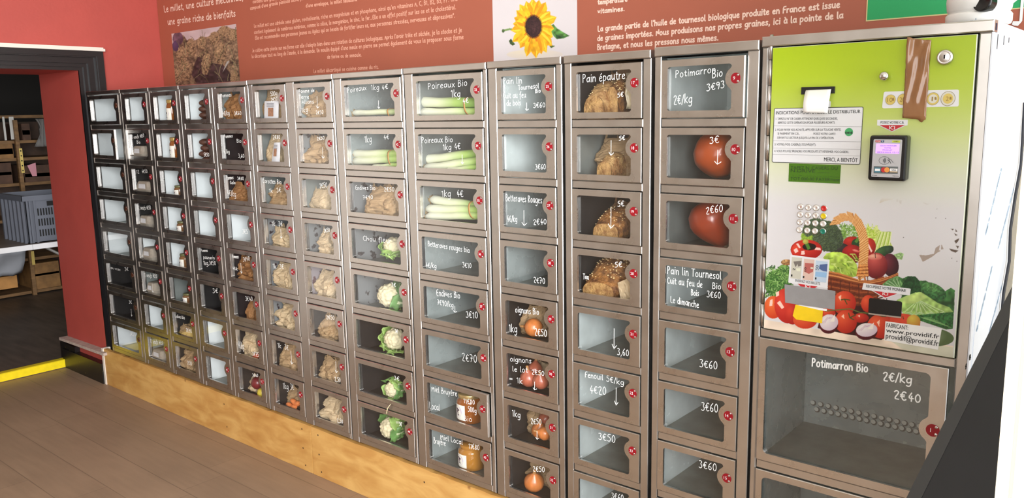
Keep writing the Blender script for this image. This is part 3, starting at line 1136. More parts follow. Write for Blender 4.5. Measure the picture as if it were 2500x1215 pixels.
# ------------------------------------------------------------------ prices written on the panes
INK = {
    (0, 6): [(TB, '1 en vrac', 112, 367, 205, 386, 18), (TB, '3\u20ac', 238, 382, 268, 380, 25)],
    (0, 7): [(TB, '3\u20ac', 272, 642, 295, 642, 25), (TB, '\u2193', 288, 740, 298, 740, 52)],
    (0, 8): [(TB, '3\u20ac50', 280, 890, 325, 897, 24)],
    (1, 2): [(TA, '12 oeufs 4\u20ac50', 405, 462, 540, 448, 28), (TA, 'Bio', 453, 506, 482, 506, 24)],
    (1, 3): [(TA, '12', 450, 752, 472, 752, 26), (TA, '4\u20ac50', 520, 752, 567, 750, 28)],
    (1, 4): [(TA, '12 oeufs 4\u20ac50', 463, 1050, 585, 1052, 30)],
    (1, 6): [(TB, '12 oeufs 4\u20ac50', 390, 432, 507, 448, 30), (TB, '\u2193', 452, 555, 466, 555, 70)],
    (1, 8): [(TB, '12 oeufs 4\u20ac50', 440, 935, 557, 957, 30)],
    (2, 7): [(TB, 'Endives bio', 630, 750, 708, 764, 24), (TB, '2\u20ac90', 718, 862, 762, 872, 28)],
    (2, 8): [(TB, '2\u20ac10', 728, 1117, 764, 1124, 30)],
    (3, 2): [(TA, '5\u20ac50', 1018, 614, 1062, 614, 30)],
    (3, 5): [(TD, 'Pommes', 104, 385, 160, 385, 22), (TD, 'paunarin', 124, 442, 218, 450, 28), (TD, '1kg,3\u20ac50', 137, 497, 240, 498, 34)],
    (3, 6): [(TD, '3\u20ac', 205, 727, 250, 724, 34)],
    (4, 1): [(TC, 'Pommes', 105, 207, 198, 196, 30), (TC, '4\u20ac/kg', 118, 364, 182, 358, 36), (TC, '3\u20ac60', 230, 360, 292, 356, 30)],
    (4, 2): [(TC, 'Pommes', 135, 557, 208, 550, 28), (TC, 'Bio', 258, 600, 297, 600, 30), (TC, '4\u20ac/kg', 128, 692, 182, 694, 32), (TC, '3,60', 258, 732, 312, 734, 34)],
    (4, 3): [(TC, 'Pommes', 155, 922, 215, 918, 30), (TC, '3\u20ac60', 258, 927, 316, 928, 28), (TC, 'Gala', 185, 962, 232, 962, 26), (TC, '4\u20ac/kg', 163, 1060, 238, 1072, 48)],
    (4, 4): [(TD, '3\u20ac5', 468, 238, 512, 240, 36)],
    (4, 5): [(TD, 'Pommes', 363, 437, 415, 440, 28), (TD, '3\u20ac40', 480, 472, 536, 462, 34), (TD, '4\u20ac/k', 365, 532, 406, 538, 24), (TD, '\u2193', 430, 566, 446, 566, 88)],
    (4, 6): [(TD, '3\u20ac40', 488, 794, 548, 795, 36)],
    (4, 7): [(TE, '4\u20ac/kg', 325, 472, 370, 488, 50), (TE, '3\u20ac75', 440, 540, 490, 548, 32)],
    (4, 8): [(TE, '3\u20ac40', 452, 705, 498, 710, 24)],
    (5, 1): [(TC, '500g', 545, 196, 605, 188, 38), (TC, '2\u20ac50', 553, 242, 612, 234, 34)],
    (5, 2): [(TC, '2\u20ac80', 588, 572, 652, 566, 34)],
    (5, 3): [(TC, 'Carottes Bio', 470, 950, 635, 962, 36), (TC, '1k  3\u20ac', 525, 1036, 632, 1032, 38)],
    (5, 4): [(TD, '1k  3\u20ac', 688, 172, 777, 174, 38), (TD, '\u2193', 756, 275, 776, 275, 68)],
    (5, 5): [(TD, '1k  3\u20ac', 697, 522, 787, 528, 42)],
    (5, 7): [(TD, '1k  3\u20ac', 737, 1172, 827, 1196, 40), (TE, '\u2193', 732, 600, 756, 604, 100)],
    (5, 8): [(TE, '1kg 3\u20ac', 675, 787, 762, 798, 46)],
    (6, 1): [(TC, 'Pomme de', 785, 167, 922, 158, 30), (TC, 'Terre', 785, 217, 875, 217, 34), (TC, 'Allians', 812, 263, 917, 258, 34), (TC, '1kg', 810, 337, 866, 330, 42),
             (TC, '\u2193', 935, 300, 965, 300, 110), (TC, '2\u20ac50', 935, 355, 1000, 350, 32)],
    (6, 2): [(TC, '2\u20ac50', 965, 580, 1032, 572, 28), (TC, '\u2193', 985, 740, 1012, 740, 100)],
    (6, 3): [(TC, '2\u20ac50', 988, 1000, 1057, 990, 42)],
    (6, 4): [(TD, '2\u20ac50', 1123, 228, 1172, 222, 30)],
    (6, 6): [(TD, '2\u20ac50', 1165, 945, 1235, 950, 30)],
    (6, 7): [(TE, '\u2193', 1088, 670, 1108, 676, 84), (TE, '2,50', 1080, 735, 1127, 744, 34)],
    (6, 8): [(TE, '2,50', 1105, 1058, 1150, 1068, 30)],
    (7, 1): [(TF, 'Poireaux', 147, 196, 288, 174, 36), (TF, '1kg', 322, 182, 384, 178, 40), (TF, '4\u20ac', 400, 182, 450, 170, 34), (TF, '\u2193', 370, 318, 390, 318, 56)],
    (7, 2): [(TF, '1kg', 275, 572, 328, 566, 48), (TF, '4\u20ac', 415, 548, 457, 545, 34)],
    (7, 3): [(TF, 'Endives Bio', 207, 920, 354, 922, 32), (TF, '2\u20ac50', 423, 935, 500, 932, 32), (TF, '7\u20ac90', 262, 992, 337, 988, 26)],
    (7, 4): [(TG, 'Chou fleur', 177, 178, 440, 200, 44)],
    (7, 5): [(TG, '3\u20ac', 440, 602, 482, 604, 32)],
    (7, 6): [(TH, '3\u20ac', 332, 140, 352, 140, 24)],
    (7, 7): [(TH, '3\u20ac', 326, 445, 362, 450, 26)],
    (7, 8): [(TH, '3\u20ac', 360, 745, 378, 748, 24)],
    (8, 1): [(TF, 'Poireaux Bio', 745, 176, 1037, 148, 44), (TF, '1kg', 915, 236, 986, 230, 52), (TF, '4\u20ac', 1000, 282, 1046, 274, 38)],
    (8, 2): [(TF, 'Poireaux Bio', 697, 574, 928, 566, 40), (TF, '1kg 4\u20ac', 855, 627, 986, 618, 44), (TF, '\u2193', 990, 728, 1010, 728, 70)],
    (8, 3): [(TF, '1kg  4\u20ac', 845, 972, 1007, 972, 48)],
    (8, 4): [(TG, 'Betteraves rouges bio', 778, 228, 1167, 292, 48), (TG, '4\u20ac/kg', 757, 426, 858, 434, 46), (TG, '3\u20ac10', 1098, 426, 1182, 434, 46)],
    (8, 5): [(TG, 'Endives Bio', 858, 687, 1077, 714, 56), (TG, '7\u20ac90/kg', 865, 772, 1016, 798, 48), (TG, '\u2193', 1012, 840, 1048, 846, 62), (TG, '3\u20ac10', 1130, 890, 1242, 900, 56)],
    (8, 6): [(TH, '2\u20ac70', 792, 327, 892, 340, 48)],
    (8, 7): [(TH, 'Miel Bruy\u00e8re', 572, 502, 745, 534, 36), (TH, 'Local', 558, 632, 628, 646, 44), (TH, '11\u20ac80', 788, 592, 864, 602, 30), (TH, '500g', 826, 650, 884, 660, 34),
             (TH, 'Bio', 790, 706, 846, 716, 34)],
    (8, 8): [(TH, 'Miel Local', 628, 818, 774, 854, 34), (TH, 'Bruy\u00e8re', 585, 857, 663, 876, 38), (TH, '11\u20ac80', 814, 890, 884, 900, 34)],
    (9, 1): [(TK, 'Pain lin', 135, 236, 262, 230, 42), (TK, 'Tournesol', 235, 276, 376, 262, 34), (TK, 'Bio', 360, 294, 398, 290, 26), (TK, 'Cuit au feu', 133, 332, 288, 326, 38),
             (TK, 'de bois', 157, 382, 253, 376, 36), (TK, '\u2193', 282, 414, 306, 414, 52), (TK, '3\u20ac60', 350, 394, 430, 390, 32)],
    (9, 2): [(TK, '3\u20ac60', 350, 810, 422, 808, 34)],
    (9, 3): [(TK, 'Betteraves Rouges', 160, 1022, 406, 1040, 46), (TK, '4\u20ac/kg', 160, 1162, 230, 1164, 42), (TK, '\u2193', 258, 1190, 296, 1190, 104), (TK, '2\u20ac40', 337, 1182, 427, 1180, 36)],
    (9, 4): [(TI, '2\u20ac70', 343, 392, 428, 404, 42)],
    (9, 5): [(TI, 'oignons Bio', 207, 614, 383, 632, 46), (TI, '1kg', 160, 757, 222, 764, 56), (TI, '2\u20ac50', 350, 785, 442, 794, 52)],
    (9, 6): [(TJ, 'oignons', 175, 148, 340, 166, 40), (TJ, 'le lot', 192, 238, 312, 252, 40), (TJ, '2\u20ac50', 345, 264, 442, 276, 36), (TJ, '=', 168, 306, 196, 310, 34), (TJ, '1k', 225, 328, 272, 336, 42),
             (TJ, '\u2193', 350, 382, 382, 388, 64)],
    (9, 7): [(TJ, '1kg', 190, 582, 256, 600, 52), (TJ, '2\u20ac50', 335, 642, 416, 652, 42), (TJ, '\u2193', 372, 764, 396, 768, 66)],
    (9, 8): [(TJ, '2\u20ac50', 350, 1007, 442, 1018, 40)],
    (10, 1): [(TK, 'Pain \u00e9pautre', 683, 212, 972, 184, 54), (TK, '5\u20ac', 903, 326, 946, 318, 30)],
    (10, 2): [(TK, '5\u20ac', 918, 614, 960, 608, 30), (TK, '\u2193', 845, 716, 880, 716, 106)],
    (10, 3): [(TK, '5\u20ac', 905, 1060, 950, 1056, 36), (TK, '\u2193', 840, 1206, 884, 1206, 145)],
    (10, 4): [(TI, '5\u20ac', 943, 280, 1000, 278, 40), (TI, 'Tou', 710, 366, 752, 370, 40)],
    (10, 5): [(TI, '\u2193', 922, 884, 960, 888, 150), (TI, '3,60', 962, 927, 1050, 938, 48)],
    (10, 6): [(TJ, 'Fenouil', 752, 284, 892, 308, 44), (TJ, '5\u20ac/kg', 925, 318, 1062, 350, 44), (TJ, '4\u20ac20', 787, 407, 917, 420, 58), (TJ, '\u2193', 978, 494, 1008, 500, 136)],
    (10, 7): [(TJ, '3\u20ac50', 855, 762, 988, 792, 52)],
    (10, 8): [(TJ, '3\u20ac60', 975, 1222, 1070, 1244, 44)],
    (11, 1): [(TL, 'Potimarron', 186, 306, 500, 262, 50), (TL, 'Bio', 470, 312, 552, 298, 56), (TL, '3\u20ac93', 443, 414, 585, 384, 52), (TL, '2\u20ac/kg', 170, 514, 318, 500, 68)],
    (11, 2): [(TL, '3\u20ac', 443, 812, 516, 804, 52), (TL, '\u2193', 478, 968, 534, 968, 112)],
    (11, 3): [(TM, '2\u20ac60', 478, 198, 614, 178, 56)],
    (11, 4): [(TM, 'Pain lin Tournesol', 127, 662, 566, 712, 58), (TM, 'Cuit au feu de', 123, 738, 398, 772, 50), (TM, 'Bio', 478, 780, 546, 786, 46), (TM, 'Bois', 310, 832, 372, 838, 46),
              (TM, '3\u20ac60', 463, 850, 574, 862, 50), (TM, 'Le dimanche', 150, 887, 372, 932, 50)],
    (11, 5): [(TN, '3\u20ac60', 362, 232, 498, 250, 56)],
    (11, 6): [(TN, '3\u20ac60', 375, 557, 502, 576, 62)],
    (11, 7): [(TN, '3\u20ac60', 362, 987, 498, 1018, 56)],
}
for key, lines in INK.items():
    d = DOORS[key]
    off = Vector(wloc(d))
    for (tf, txt, a, b, c2, d2, h) in lines:
        mb = MB()
        p0, p1 = tf(a, b), tf(c2, d2)
        cap = abs(tf(0, 0)[1] - tf(0, h)[1])
        wd = .0018 if key[0] < 7 else .0017
        if txt == '\u2193' or h > 50:
            wd *= 1.15
        # keep the stroke on the glass, clear of the sheet steel and of the round notch
        A3, B3 = P(*p0, .0024), P(*p1, .0024)
        hh = (P(p0[0], p0[1] - cap, .0024) - A3).length
        top_ = ZT(key[1]) - .018 - .002
        low_ = ZB(key[1]) + .018 + .003
        dzs = min(0.0, top_ - max(A3.z, B3.z) - hh)
        if min(A3.z, B3.z) + dzs < low_:
            dzs = low_ - min(A3.z, B3.z)
        zc = ZT(key[1]) - DISC_DZ
        lim = XR[key[0]] - .0335 - .004
        if min(A3.z, B3.z) + dzs < zc + .024 and max(A3.z, B3.z) + dzs + hh > zc - .024:
            lim = XR[key[0]] - .0222 - .0285 - .003
        par = .0069 * abs((B3.x - CAM[0]) / (B3.y - CAM[1]))      # the sheet's edge hides a little of the glass
        hi = lim - par + .002
        lo = XL[key[0]] + (.034 if key[0] == 1 else .0215)
        wd0 = B3.x - A3.x
        ax = max(A3.x, lo)
        bx = min(ax + wd0, hi)
        ax = max(min(ax, bx - wd0), lo)
        bx = max(bx, ax + .35 * wd0)
        A4, B4 = Vector((ax, A3.y, A3.z + dzs)), Vector((bx, B3.y, B3.z + dzs))
        write(mb, txt, p0, p1, cap, wd, .0024, 2, 0, .25, (A4, B4))
        me = mesh_of('price_writing', mb, off)
        me.materials.append(M_INK)
        child('price_writing', me, d)

# ================================================================== PRINTED PICTURES (painted as colour grids)
NPR = np.random.RandomState(3)


class Canvas:
    def __init__(self, w, h, sc, bg):
        self.w, self.h, self.sc = w, h, sc
        self.oy = 0.0
        self.W, self.H = int(w * sc), int(h * sc)
        self.a = np.empty((self.H, self.W, 3))
        self.a[:] = bg

    def noise(self, cell, seed):
        r = np.random.RandomState(seed)
        c = max(cell * self.sc, 1.0)
        gw, gh = int(self.W / c) + 3, int(self.H / c) + 3
        g = r.rand(gh, gw)
        x = np.arange(self.W) / c
        y = np.arange(self.H) / c
        x0, y0 = x.astype(int), y.astype(int)
        fx, fy = x - x0, y - y0
        fx, fy = fx * fx * (3 - 2 * fx), fy * fy * (3 - 2 * fy)
        A = g[np.ix_(y0, x0)] * (1 - fx) + g[np.ix_(y0, x0 + 1)] * fx
        B = g[np.ix_(y0 + 1, x0)] * (1 - fx) + g[np.ix_(y0 + 1, x0 + 1)] * fx
        return A * (1 - fy)[:, None] + B * fy[:, None]

    def _box(self, pts):
        p = (np.asarray(pts, float) + (0, self.oy)) * self.sc
        x0, y0 = np.floor(p.min(0)).astype(int)
        x1, y1 = np.ceil(p.max(0)).astype(int) + 1
        return p, max(x0, 0), max(y0, 0), min(x1, self.W), min(y1, self.H)

    def poly(self, pts, col, tex=None, amt=0.3, light=None):
        p, x0, y0, x1, y1 = self._box(pts)
        if x1 <= x0 or y1 <= y0:
            return
        X, Y = np.meshgrid(np.arange(x0, x1) + .5, np.arange(y0, y1) + .5)
        m = np.zeros(X.shape, bool)
        n = len(p)
        for i in range(n):
            ax, ay = p[i]
            bx, by = p[(i + 1) % n]
            if ay == by:
                continue
            c = ((ay > Y) != (by > Y)) & (X < (bx - ax) * (Y - ay) / (by - ay) + ax)
            m ^= c
        C = np.empty(X.shape + (3,))
        C[:] = col
        if light is not None:      # (direction x, y, amount) printed tonal gradient of the photograph
            lx, ly, am = light
            gx = (X - x0) / max(x1 - x0, 1) - .5
            gy = (Y - y0) / max(y1 - y0, 1) - .5
            C *= (1 + am * (gx * lx + gy * ly))[..., None]
        if tex is not None:
            C *= (1 + amt * (tex[y0:y1, x0:x1] - .5) * 2)[..., None]
        s = self.a[y0:y1, x0:x1]
        s[m] = np.clip(C[m], 0, 255)

    def ell(self, cx, cy, rx, ry, c0, c1, rot=0.0, hx=-.35, hy=-.4, tex=None, amt=.2, alpha=1.0):
        R = max(rx, ry)
        p, x0, y0, x1, y1 = self._box([(cx - R, cy - R), (cx + R, cy + R)])
        if x1 <= x0 or y1 <= y0:
            return
        X, Y = np.meshgrid((np.arange(x0, x1) + .5) / self.sc - cx, (np.arange(y0, y1) + .5) / self.sc - cy - self.oy)
        co, si = math.cos(rot), math.sin(rot)
        u, v = (X * co + Y * si) / rx, (-X * si + Y * co) / ry
        m = u * u + v * v <= 1
        d = np.clip(np.sqrt((u - hx) ** 2 + (v - hy) ** 2) / 1.5, 0, 1)[..., None]
        C = np.asarray(c0, float) * (1 - d) + np.asarray(c1, float) * d
        if tex is not None:
            C = C * (1 + amt * (tex[y0:y1, x0:x1] - .5) * 2)[..., None]
        s = self.a[y0:y1, x0:x1]
        s[m] = np.clip(C[m] * alpha + s[m] * (1 - alpha), 0, 255)

    def line(self, pts, wd, col, col2=None):
        pts = [np.array(q, float) for q in pts]
        for i in range(len(pts) - 1):
            a, b = pts[i], pts[i + 1]
            d = b - a
            l = np.hypot(*d) or 1
            nn = np.array((-d[1], d[0])) / l * wd / 2
            e = d / l * wd * .2
            self.poly([a + nn - e, b + nn + e, b - nn + e, a - nn - e], col)

    def sample(self, X, Y):
        x = np.clip(X * self.sc - .5, 0, self.W - 1.001)
        y = np.clip((Y + self.oy) * self.sc - .5, 0, self.H - 1.001)
        x0, y0 = x.astype(int), y.astype(int)
        fx, fy = (x - x0)[..., None], (y - y0)[..., None]
        a = self.a
        return (a[y0, x0] * (1 - fx) + a[y0, x0 + 1] * fx) * (1 - fy) + (a[y0 + 1, x0] * (1 - fx) + a[y0 + 1, x0 + 1] * fx) * fy


def lin(c):
    c = np.clip(c / 255.0, 0, 1)
    return np.where(c <= .04045, c / 12.92, ((c + .055) / 1.055) ** 2.4)


def print_grid(name, parent, x0, x1, z0, z1, y, nx, nz, colf, m, loc=None):
    """flat print on the plane y: a regular grid in world x and z with one colour per vertex"""
    xs = np.linspace(x0, x1, nx)
    zs = np.linspace(z0, z1, nz)
    X, Zz = np.meshgrid(xs, zs)
    off = wloc(parent) if parent is not None else Vector(loc)
    co = np.stack([X - off[0], np.full(X.shape, y - off[1]), Zz - off[2]], -1).reshape(-1, 3)
    me = bpy.data.meshes.new(name)
    idx = np.arange(nx * nz).reshape(nz, nx)
    q = np.stack([idx[:-1, :-1], idx[:-1, 1:], idx[1:, 1:], idx[1:, :-1]], -1).reshape(-1, 4)
    me.vertices.add(nx * nz)
    me.vertices.foreach_set('co', co.astype(np.float32).ravel())
    me.loops.add(q.size)
    me.loops.foreach_set('vertex_index', q.astype(np.int32).ravel())
    me.polygons.add(len(q))
    me.polygons.foreach_set('loop_start', (np.arange(len(q)) * 4).astype(np.int32))
    me.update(calc_edges=True)
    at = me.attributes.new('print', 'FLOAT_COLOR', 'POINT')
    u, v = proj(np.stack([X.ravel(), np.full(X.size, y), Zz.ravel()], -1))
    c = lin(colf(u, v, X.ravel(), Zz.ravel()))
    at.data.foreach_set('color', np.concatenate([c, np.ones((len(c), 1))], 1).astype(np.float32).ravel())
    me.materials.append(m)
    o = bpy.data.objects.new(name, me)
    COL.objects.link(o)
    if parent is not None:
        o.parent = parent
    else:
        o.location = off
    return o


def paint_vegetables():
    c = Canvas(1712, 1215, .62, (219, 216, 214))
    H, Wd = c.H, c.W
    yy = np.linspace(0, 1, H)[:, None]
    n1, n2, n3, n4 = c.noise(9, 1), c.noise(22, 2), c.noise(5, 3), c.noise(60, 4)
    fine = n1 * .6 + n3 * .4
    # pale ground under the heap
    c.poly([(60, 880), (420, 945), (760, 1000), (1345, 1060), (1345, 1215), (0, 1215), (0, 850)], (234, 214, 190), n4, .10)
    c.poly([(900, 1010), (1345, 1070), (1345, 1150), (1000, 1080)], (214, 212, 186), n4, .05)
    r = random.Random(4)

    def tuft(x0, y0, x1, y1, n, cols, ln, up=True):
        for _ in range(n):
            x, y = r.uniform(x0, x1), r.uniform(y0, y1)
            a = r.uniform(-PI, 0) if up else r.uniform(-PI, PI)
            c.line([(x, y), (x + math.cos(a) * ln, y + math.sin(a) * ln)], r.uniform(3, 6), cols[r.randrange(len(cols))])
    # dill at the back, celery
    c.ell(640, 300, 60, 50, (150, 180, 110), (120, 150, 90), tex=fine, amt=.4)
    tuft(590, 250, 700, 330, 120, [(120, 160, 60), (150, 190, 90), (90, 130, 50), (210, 220, 200)], 22)
    c.poly([(745, 290), (775, 250), (800, 275), (830, 265), (860, 290), (925, 290), (915, 350), (940, 395), (820, 430), (770, 350)], (196, 214, 108), n1, .25)
    tuft(750, 260, 840, 330, 60, [(170, 200, 60), (205, 220, 110), (220, 230, 140)], 26)
    for k in range(12):
        c.line([(800 + k * 10, 430 - k * 3), (835 + k * 8, 330), (850 + k * 7, 295)], 7, ((206, 222, 130), (160, 188, 70), (226, 234, 170))[k % 3])
    # courgettes and leek at the right of the basket
    c.ell(870, 425, 62, 32, (70, 110, 60), (24, 54, 28), rot=-.45)
    c.ell(915, 410, 30, 26, (60, 90, 60), (24, 44, 26), rot=-.5)
    c.poly([(930, 450), (990, 430), (1012, 440), (1000, 480), (950, 470)], (150, 186, 120), n1, .3)
    # second pepper, radish, aubergine
    c.ell(665, 365, 62, 42, (205, 50, 36), (120, 14, 14))
    c.ell(770, 400, 52, 68, (214, 64, 40), (140, 20, 16), rot=.3)
    c.ell(700, 370, 40, 34, (40, 80, 40), (16, 40, 22))
    c.line([(690, 360), (716, 318), (700, 300)], 20, (84, 130, 50))
    c.poly([(742, 330), (752, 326), (800, 420), (792, 432)], (250, 214, 196))
    c.ell(575, 405, 70, 40, (76, 70, 66), (30, 26, 28))
    c.ell(670, 440, 75, 60, (196, 40, 36), (92, 8, 14), rot=.2)
    c.ell(690, 420, 26, 8, (240, 160, 140), (210, 70, 60), rot=.3)
    # broccoli
    bro = [(322, 330), (330, 280), (345, 238), (385, 205), (430, 200), (470, 212), (520, 222), (560, 246), (590, 290), (606, 345), (600, 375), (560, 412), (520, 426), (470, 420), (420, 392), (370, 372), (335, 350)]
    c.poly(bro, (74, 90, 66), fine, .45, (-.3, -.5, .5))
    for _ in range(420):
        x, y = r.uniform(330, 600), r.uniform(205, 420)
        k = r.random()
        px_, py_ = int(x * c.sc), int(y * c.sc)
        if not (c.a[py_, px_, 1] > c.a[py_, px_, 0] and c.a[py_, px_, 0] < 125):
            continue
        t = max(0, 1 - (x - 330) / 300)
        c.ell(x, y, r.uniform(4, 9), r.uniform(3, 7), (70 + 60 * t + 20 * k, 92 + 55 * t + 20 * k, 62 + 30 * t), (34, 46, 36), alpha=.8)
    for _ in range(40):
        c.ell(r.uniform(325, 400), r.uniform(305, 365), 9, 9, (176, 205, 70), (110, 150, 50), alpha=.9)
    # first red pepper
    c.ell(355, 412, 106, 68, (222, 62, 40), (150, 16, 18), hx=-.1, hy=-.3)
    c.ell(300, 420, 46, 50, (228, 74, 46), (176, 24, 20))
    c.ell(375, 392, 46, 24, (44, 24, 20), (20, 14, 12))
    c.line([(372, 405), (358, 372), (352, 356)], 22, (78, 128, 44))
    c.ell(350, 358, 20, 16, (208, 196, 96), (150, 150, 60))
    for q in (((285, 372), (300, 368), (318, 398), (306, 402)), ((268, 412), (290, 400), (302, 424), (280, 436)), ((322, 420), (342, 418), (346, 444), (318, 446)), ((420, 396), (450, 400), (452, 416), (410, 412))):
        c.poly(q, (248, 206, 192))
    # herbs left
    c.ell(165, 640, 92, 95, (92, 140, 66), (46, 84, 40), tex=fine, amt=.5)
    c.ell(205, 560, 48, 48, (120, 160, 80), (70, 110, 50), tex=fine, amt=.5)
    tuft(80, 530, 250, 735, 520, [(70, 120, 50), (110, 158, 74), (40, 80, 36), (150, 190, 110), (56, 100, 46)], 22, False)
    c.ell(222, 497, 38, 20, (210, 168, 110), (130, 80, 46), tex=fine, amt=.5)
    # lettuce
    let = [(468, 466), (492, 436), (540, 426), (590, 430), (630, 446), (668, 476), (694, 510), (704, 552), (690, 592), (650, 600), (600, 588), (540, 560), (505, 540), (495, 500)]
    c.poly(let, (168, 196, 78), n2, .25, (.1, .5, -.5))
    for _ in range(46):
        x, y = r.uniform(490, 690), r.uniform(440, 585)
        a = r.uniform(-.2, 1.3)
        c.line([(x, y), (x + 34 * math.cos(a), y + 34 * math.sin(a))], r.uniform(3, 8), ((140, 174, 48), (206, 224, 128), (100, 140, 34), (186, 210, 96))[r.randrange(4)])
    # red onion, apple
    c.ell(922, 516, 56, 78, (120, 44, 56), (44, 10, 20), rot=-.15)
    c.ell(826, 520, 76, 88, (214, 96, 84), (104, 18, 24), hx=-.2, hy=-.6)
    c.ell(818, 462, 48, 20, (240, 182, 150), (196, 90, 80))
    c.line([(822, 468), (818, 430)], 5, (80, 40, 24))
    # basket body
    c.poly([(500, 560), (560, 566), (640, 596), (700, 620), (760, 640), (840, 628), (930, 592), (975, 576), (950, 640), (880, 700), (760, 790), (600, 800), (500, 700)], (112, 48, 24), fine, .35)
    for k in range(11):
        y = 582 + k * 19
        c.line([(500, y), (560, y + 10), (640, y + 26), (720, y + 40), (790, y + 40), (880, y + 14)], 9, ((156, 78, 40), (96, 38, 20))[k % 2])
    for x in range(520, 900, 62):
        c.line([(x, 590), (x + 6, 790)], 6, (84, 34, 18))
    for k in range(4):
        c.line([(500, 560 + k * 11), (570, 572 + k * 11), (640, 594 + k * 10), (715, 622 + k * 6), (780, 628 + k * 6), (860, 612 + k * 6), (930, 590 + k * 5), (972, 572 + k * 4)], 10, ((200, 124, 66), (150, 80, 40), (214, 140, 80), (130, 62, 30))[k])
    # handle
    hpts = [(546, 240), (566, 212), (600, 194), (640, 190), (676, 202), (704, 236), (728, 290), (742, 350), (744, 420), (738, 490), (736, 540), (735, 600)]
    hs = [np.array(p_, float) for p_ in hpts]
    for i in range(len(hs) - 1):
        for t in np.linspace(0, 1, 14):
            p_ = hs[i] * (1 - t) + hs[i + 1] * t
            d = hs[i + 1] - hs[i]
            d /= np.hypot(*d)
            nn = np.array((-d[1], d[0]))
            k = (i * 14 + int(t * 13)) % 3
            w_ = 24 if i < 3 else 29
            col = ((226, 164, 92), (184, 116, 54), (244, 196, 132))[k]
            c.line([p_ - nn * w_ - d * 20, p_ + nn * w_ + d * 20], 8, col)
    c.poly([(708, 512), (766, 508), (776, 590), (690, 592)], (206, 132, 66), n1, .2)
    for k in range(8):
        c.line([(702 - k, 520 + k * 11), (770 + k * .6, 516 + k * 11)], 4, (128, 66, 26) if k % 2 else (236, 172, 100))
    c.line([(712, 592), (716, 616)], 12, (160, 92, 44))
    c.line([(746, 592), (752, 618)], 12, (186, 110, 56))
    # dark depth behind the tomatoes
    c.poly([(470, 800), (700, 790), (900, 780), (900, 1000), (860, 1020), (620, 980), (430, 940)], (54, 20, 16), n2, .3)
    # cabbage
    cab = [(866, 646), (910, 612), (968, 588), (1004, 606), (1040, 590), (1090, 592), (1118, 622), (1160, 620), (1196, 640), (1250, 680), (1290, 692), (1330, 668), (1356, 686), (1352, 800), (1342, 944), (1300, 950), (1240, 930), (1150, 900), (1100, 860), (1020, 850), (985, 760), (1000, 720)]
    c.poly(cab, (52, 96, 48), n2, .35, (.2, -.6, .5))
    c.poly([(866, 646), (910, 612), (968, 588), (1004, 640), (980, 690), (930, 680)], (104, 150, 88), n1, .3)
    for k in range(9):
        c.line([(880 + k * 12, 640 - k * 5), (960 + k * 4, 670)], 4, (178, 206, 160) if k % 2 else (70, 120, 60))
    c.poly([(1090, 592), (1118, 622), (1130, 700), (1060, 720), (1000, 720), (1004, 640), (1040, 592)], (30, 70, 36), n1, .3)
    c.ell(1215, 690, 90, 48, (96, 150, 80), (36, 84, 44), rot=.45, tex=n1, amt=.35)
    inner = [(962, 752), (1020, 726), (1090, 700), (1130, 698), (1180, 730), (1240, 770), (1320, 800), (1345, 830), (1250, 850), (1180, 846), (1090, 858), (1010, 846), (985, 800)]
    c.poly(inner, (166, 202, 108), n2, .22, (-.2, -.5, .5))
    for k in range(16):
        x = 1000 + k * 19
        c.line([(1110, 750), (x, 845 - abs(k - 8) * 2)], 3, (214, 232, 184) if k % 2 else (122, 168, 76))
    c.poly([(1020, 726), (1130, 700), (1170, 735), (1080, 775), (1000, 775)], (190, 216, 122), n2, .15)
    for k in range(30):
        x = 990 + k * 12
        c.ell(x, 846 + 8 * math.sin(k), 12, 8, (206, 226, 176), (120, 166, 90), alpha=.8)
    c.poly([(1040, 858), (1180, 846), (1345, 832), (1342, 944), (1250, 930), (1120, 890)], (44, 96, 46), n1, .4)
    for k in range(7):
        c.line([(1130, 870), (1200 + k * 22, 870 + k * 11)], 3, (128, 176, 104))
    # pale endive lower right
    c.ell(1200, 1000, 150, 62, (206, 208, 182), (84, 104, 62), rot=.08, hx=-.8, hy=-.2)
    # tomatoes
    red, dred = (232, 92, 52), (168, 30, 20)
    c.ell(132, 800, 62, 76, (238, 122, 62), (198, 56, 26), hx=-.2)
    c.ell(222, 790, 82, 118, (226, 72, 52), (170, 26, 22), rot=-.12)
    c.ell(262, 850, 52, 66, (218, 66, 46), (160, 24, 20))
    c.ell(348, 884, 82, 60, (240, 112, 58), (196, 50, 28))
    for q in (((150, 700), (170, 690), (172, 720), (150, 730)), ((156, 770), (178, 755), (206, 800), (190, 812)), ((110, 752), (128, 744), (126, 790), (106, 792))):
        c.poly(q, (250, 206, 186))
    c.ell(612, 772, 78, 82, red, dred)
    c.ell(500, 840, 52, 40, red, dred)
    c.ell(772, 776, 48, 58, red, dred)
    c.ell(720, 872, 56, 32, (220, 66, 42), (150, 20, 18))
    c.ell(622, 898, 74, 78, red, dred)
    c.ell(866, 926, 100, 84, red, dred, hx=-.5)
    c.ell(1020, 900, 104, 56, (226, 76, 50), (190, 60, 34), rot=.2)
    c.ell(1078, 896, 46, 46, (214, 190, 76), (186, 120, 40), rot=.3)
    c.line([(1006, 860), (1010, 880)], 6, (96, 54, 22))
    for q in (((700, 856), (716, 852), (716, 868)), ((590, 860), (608, 846), (612, 880)), ((570, 730), (590, 716), (588, 760)), ((830, 900), (850, 884), (846, 930))):
        c.poly(q, (252, 200, 170))
    for a, b in (((612, 745), (650, 752)), ((612, 745), (630, 780)), ((612, 745), (588, 750)), ((648, 870), (676, 884)), ((648, 870), (640, 838)), ((648, 870), (690, 850)), ((860, 860), (890, 862)), ((860, 860), (838, 846))):
        c.line([a, b], 7, (60, 76, 30))
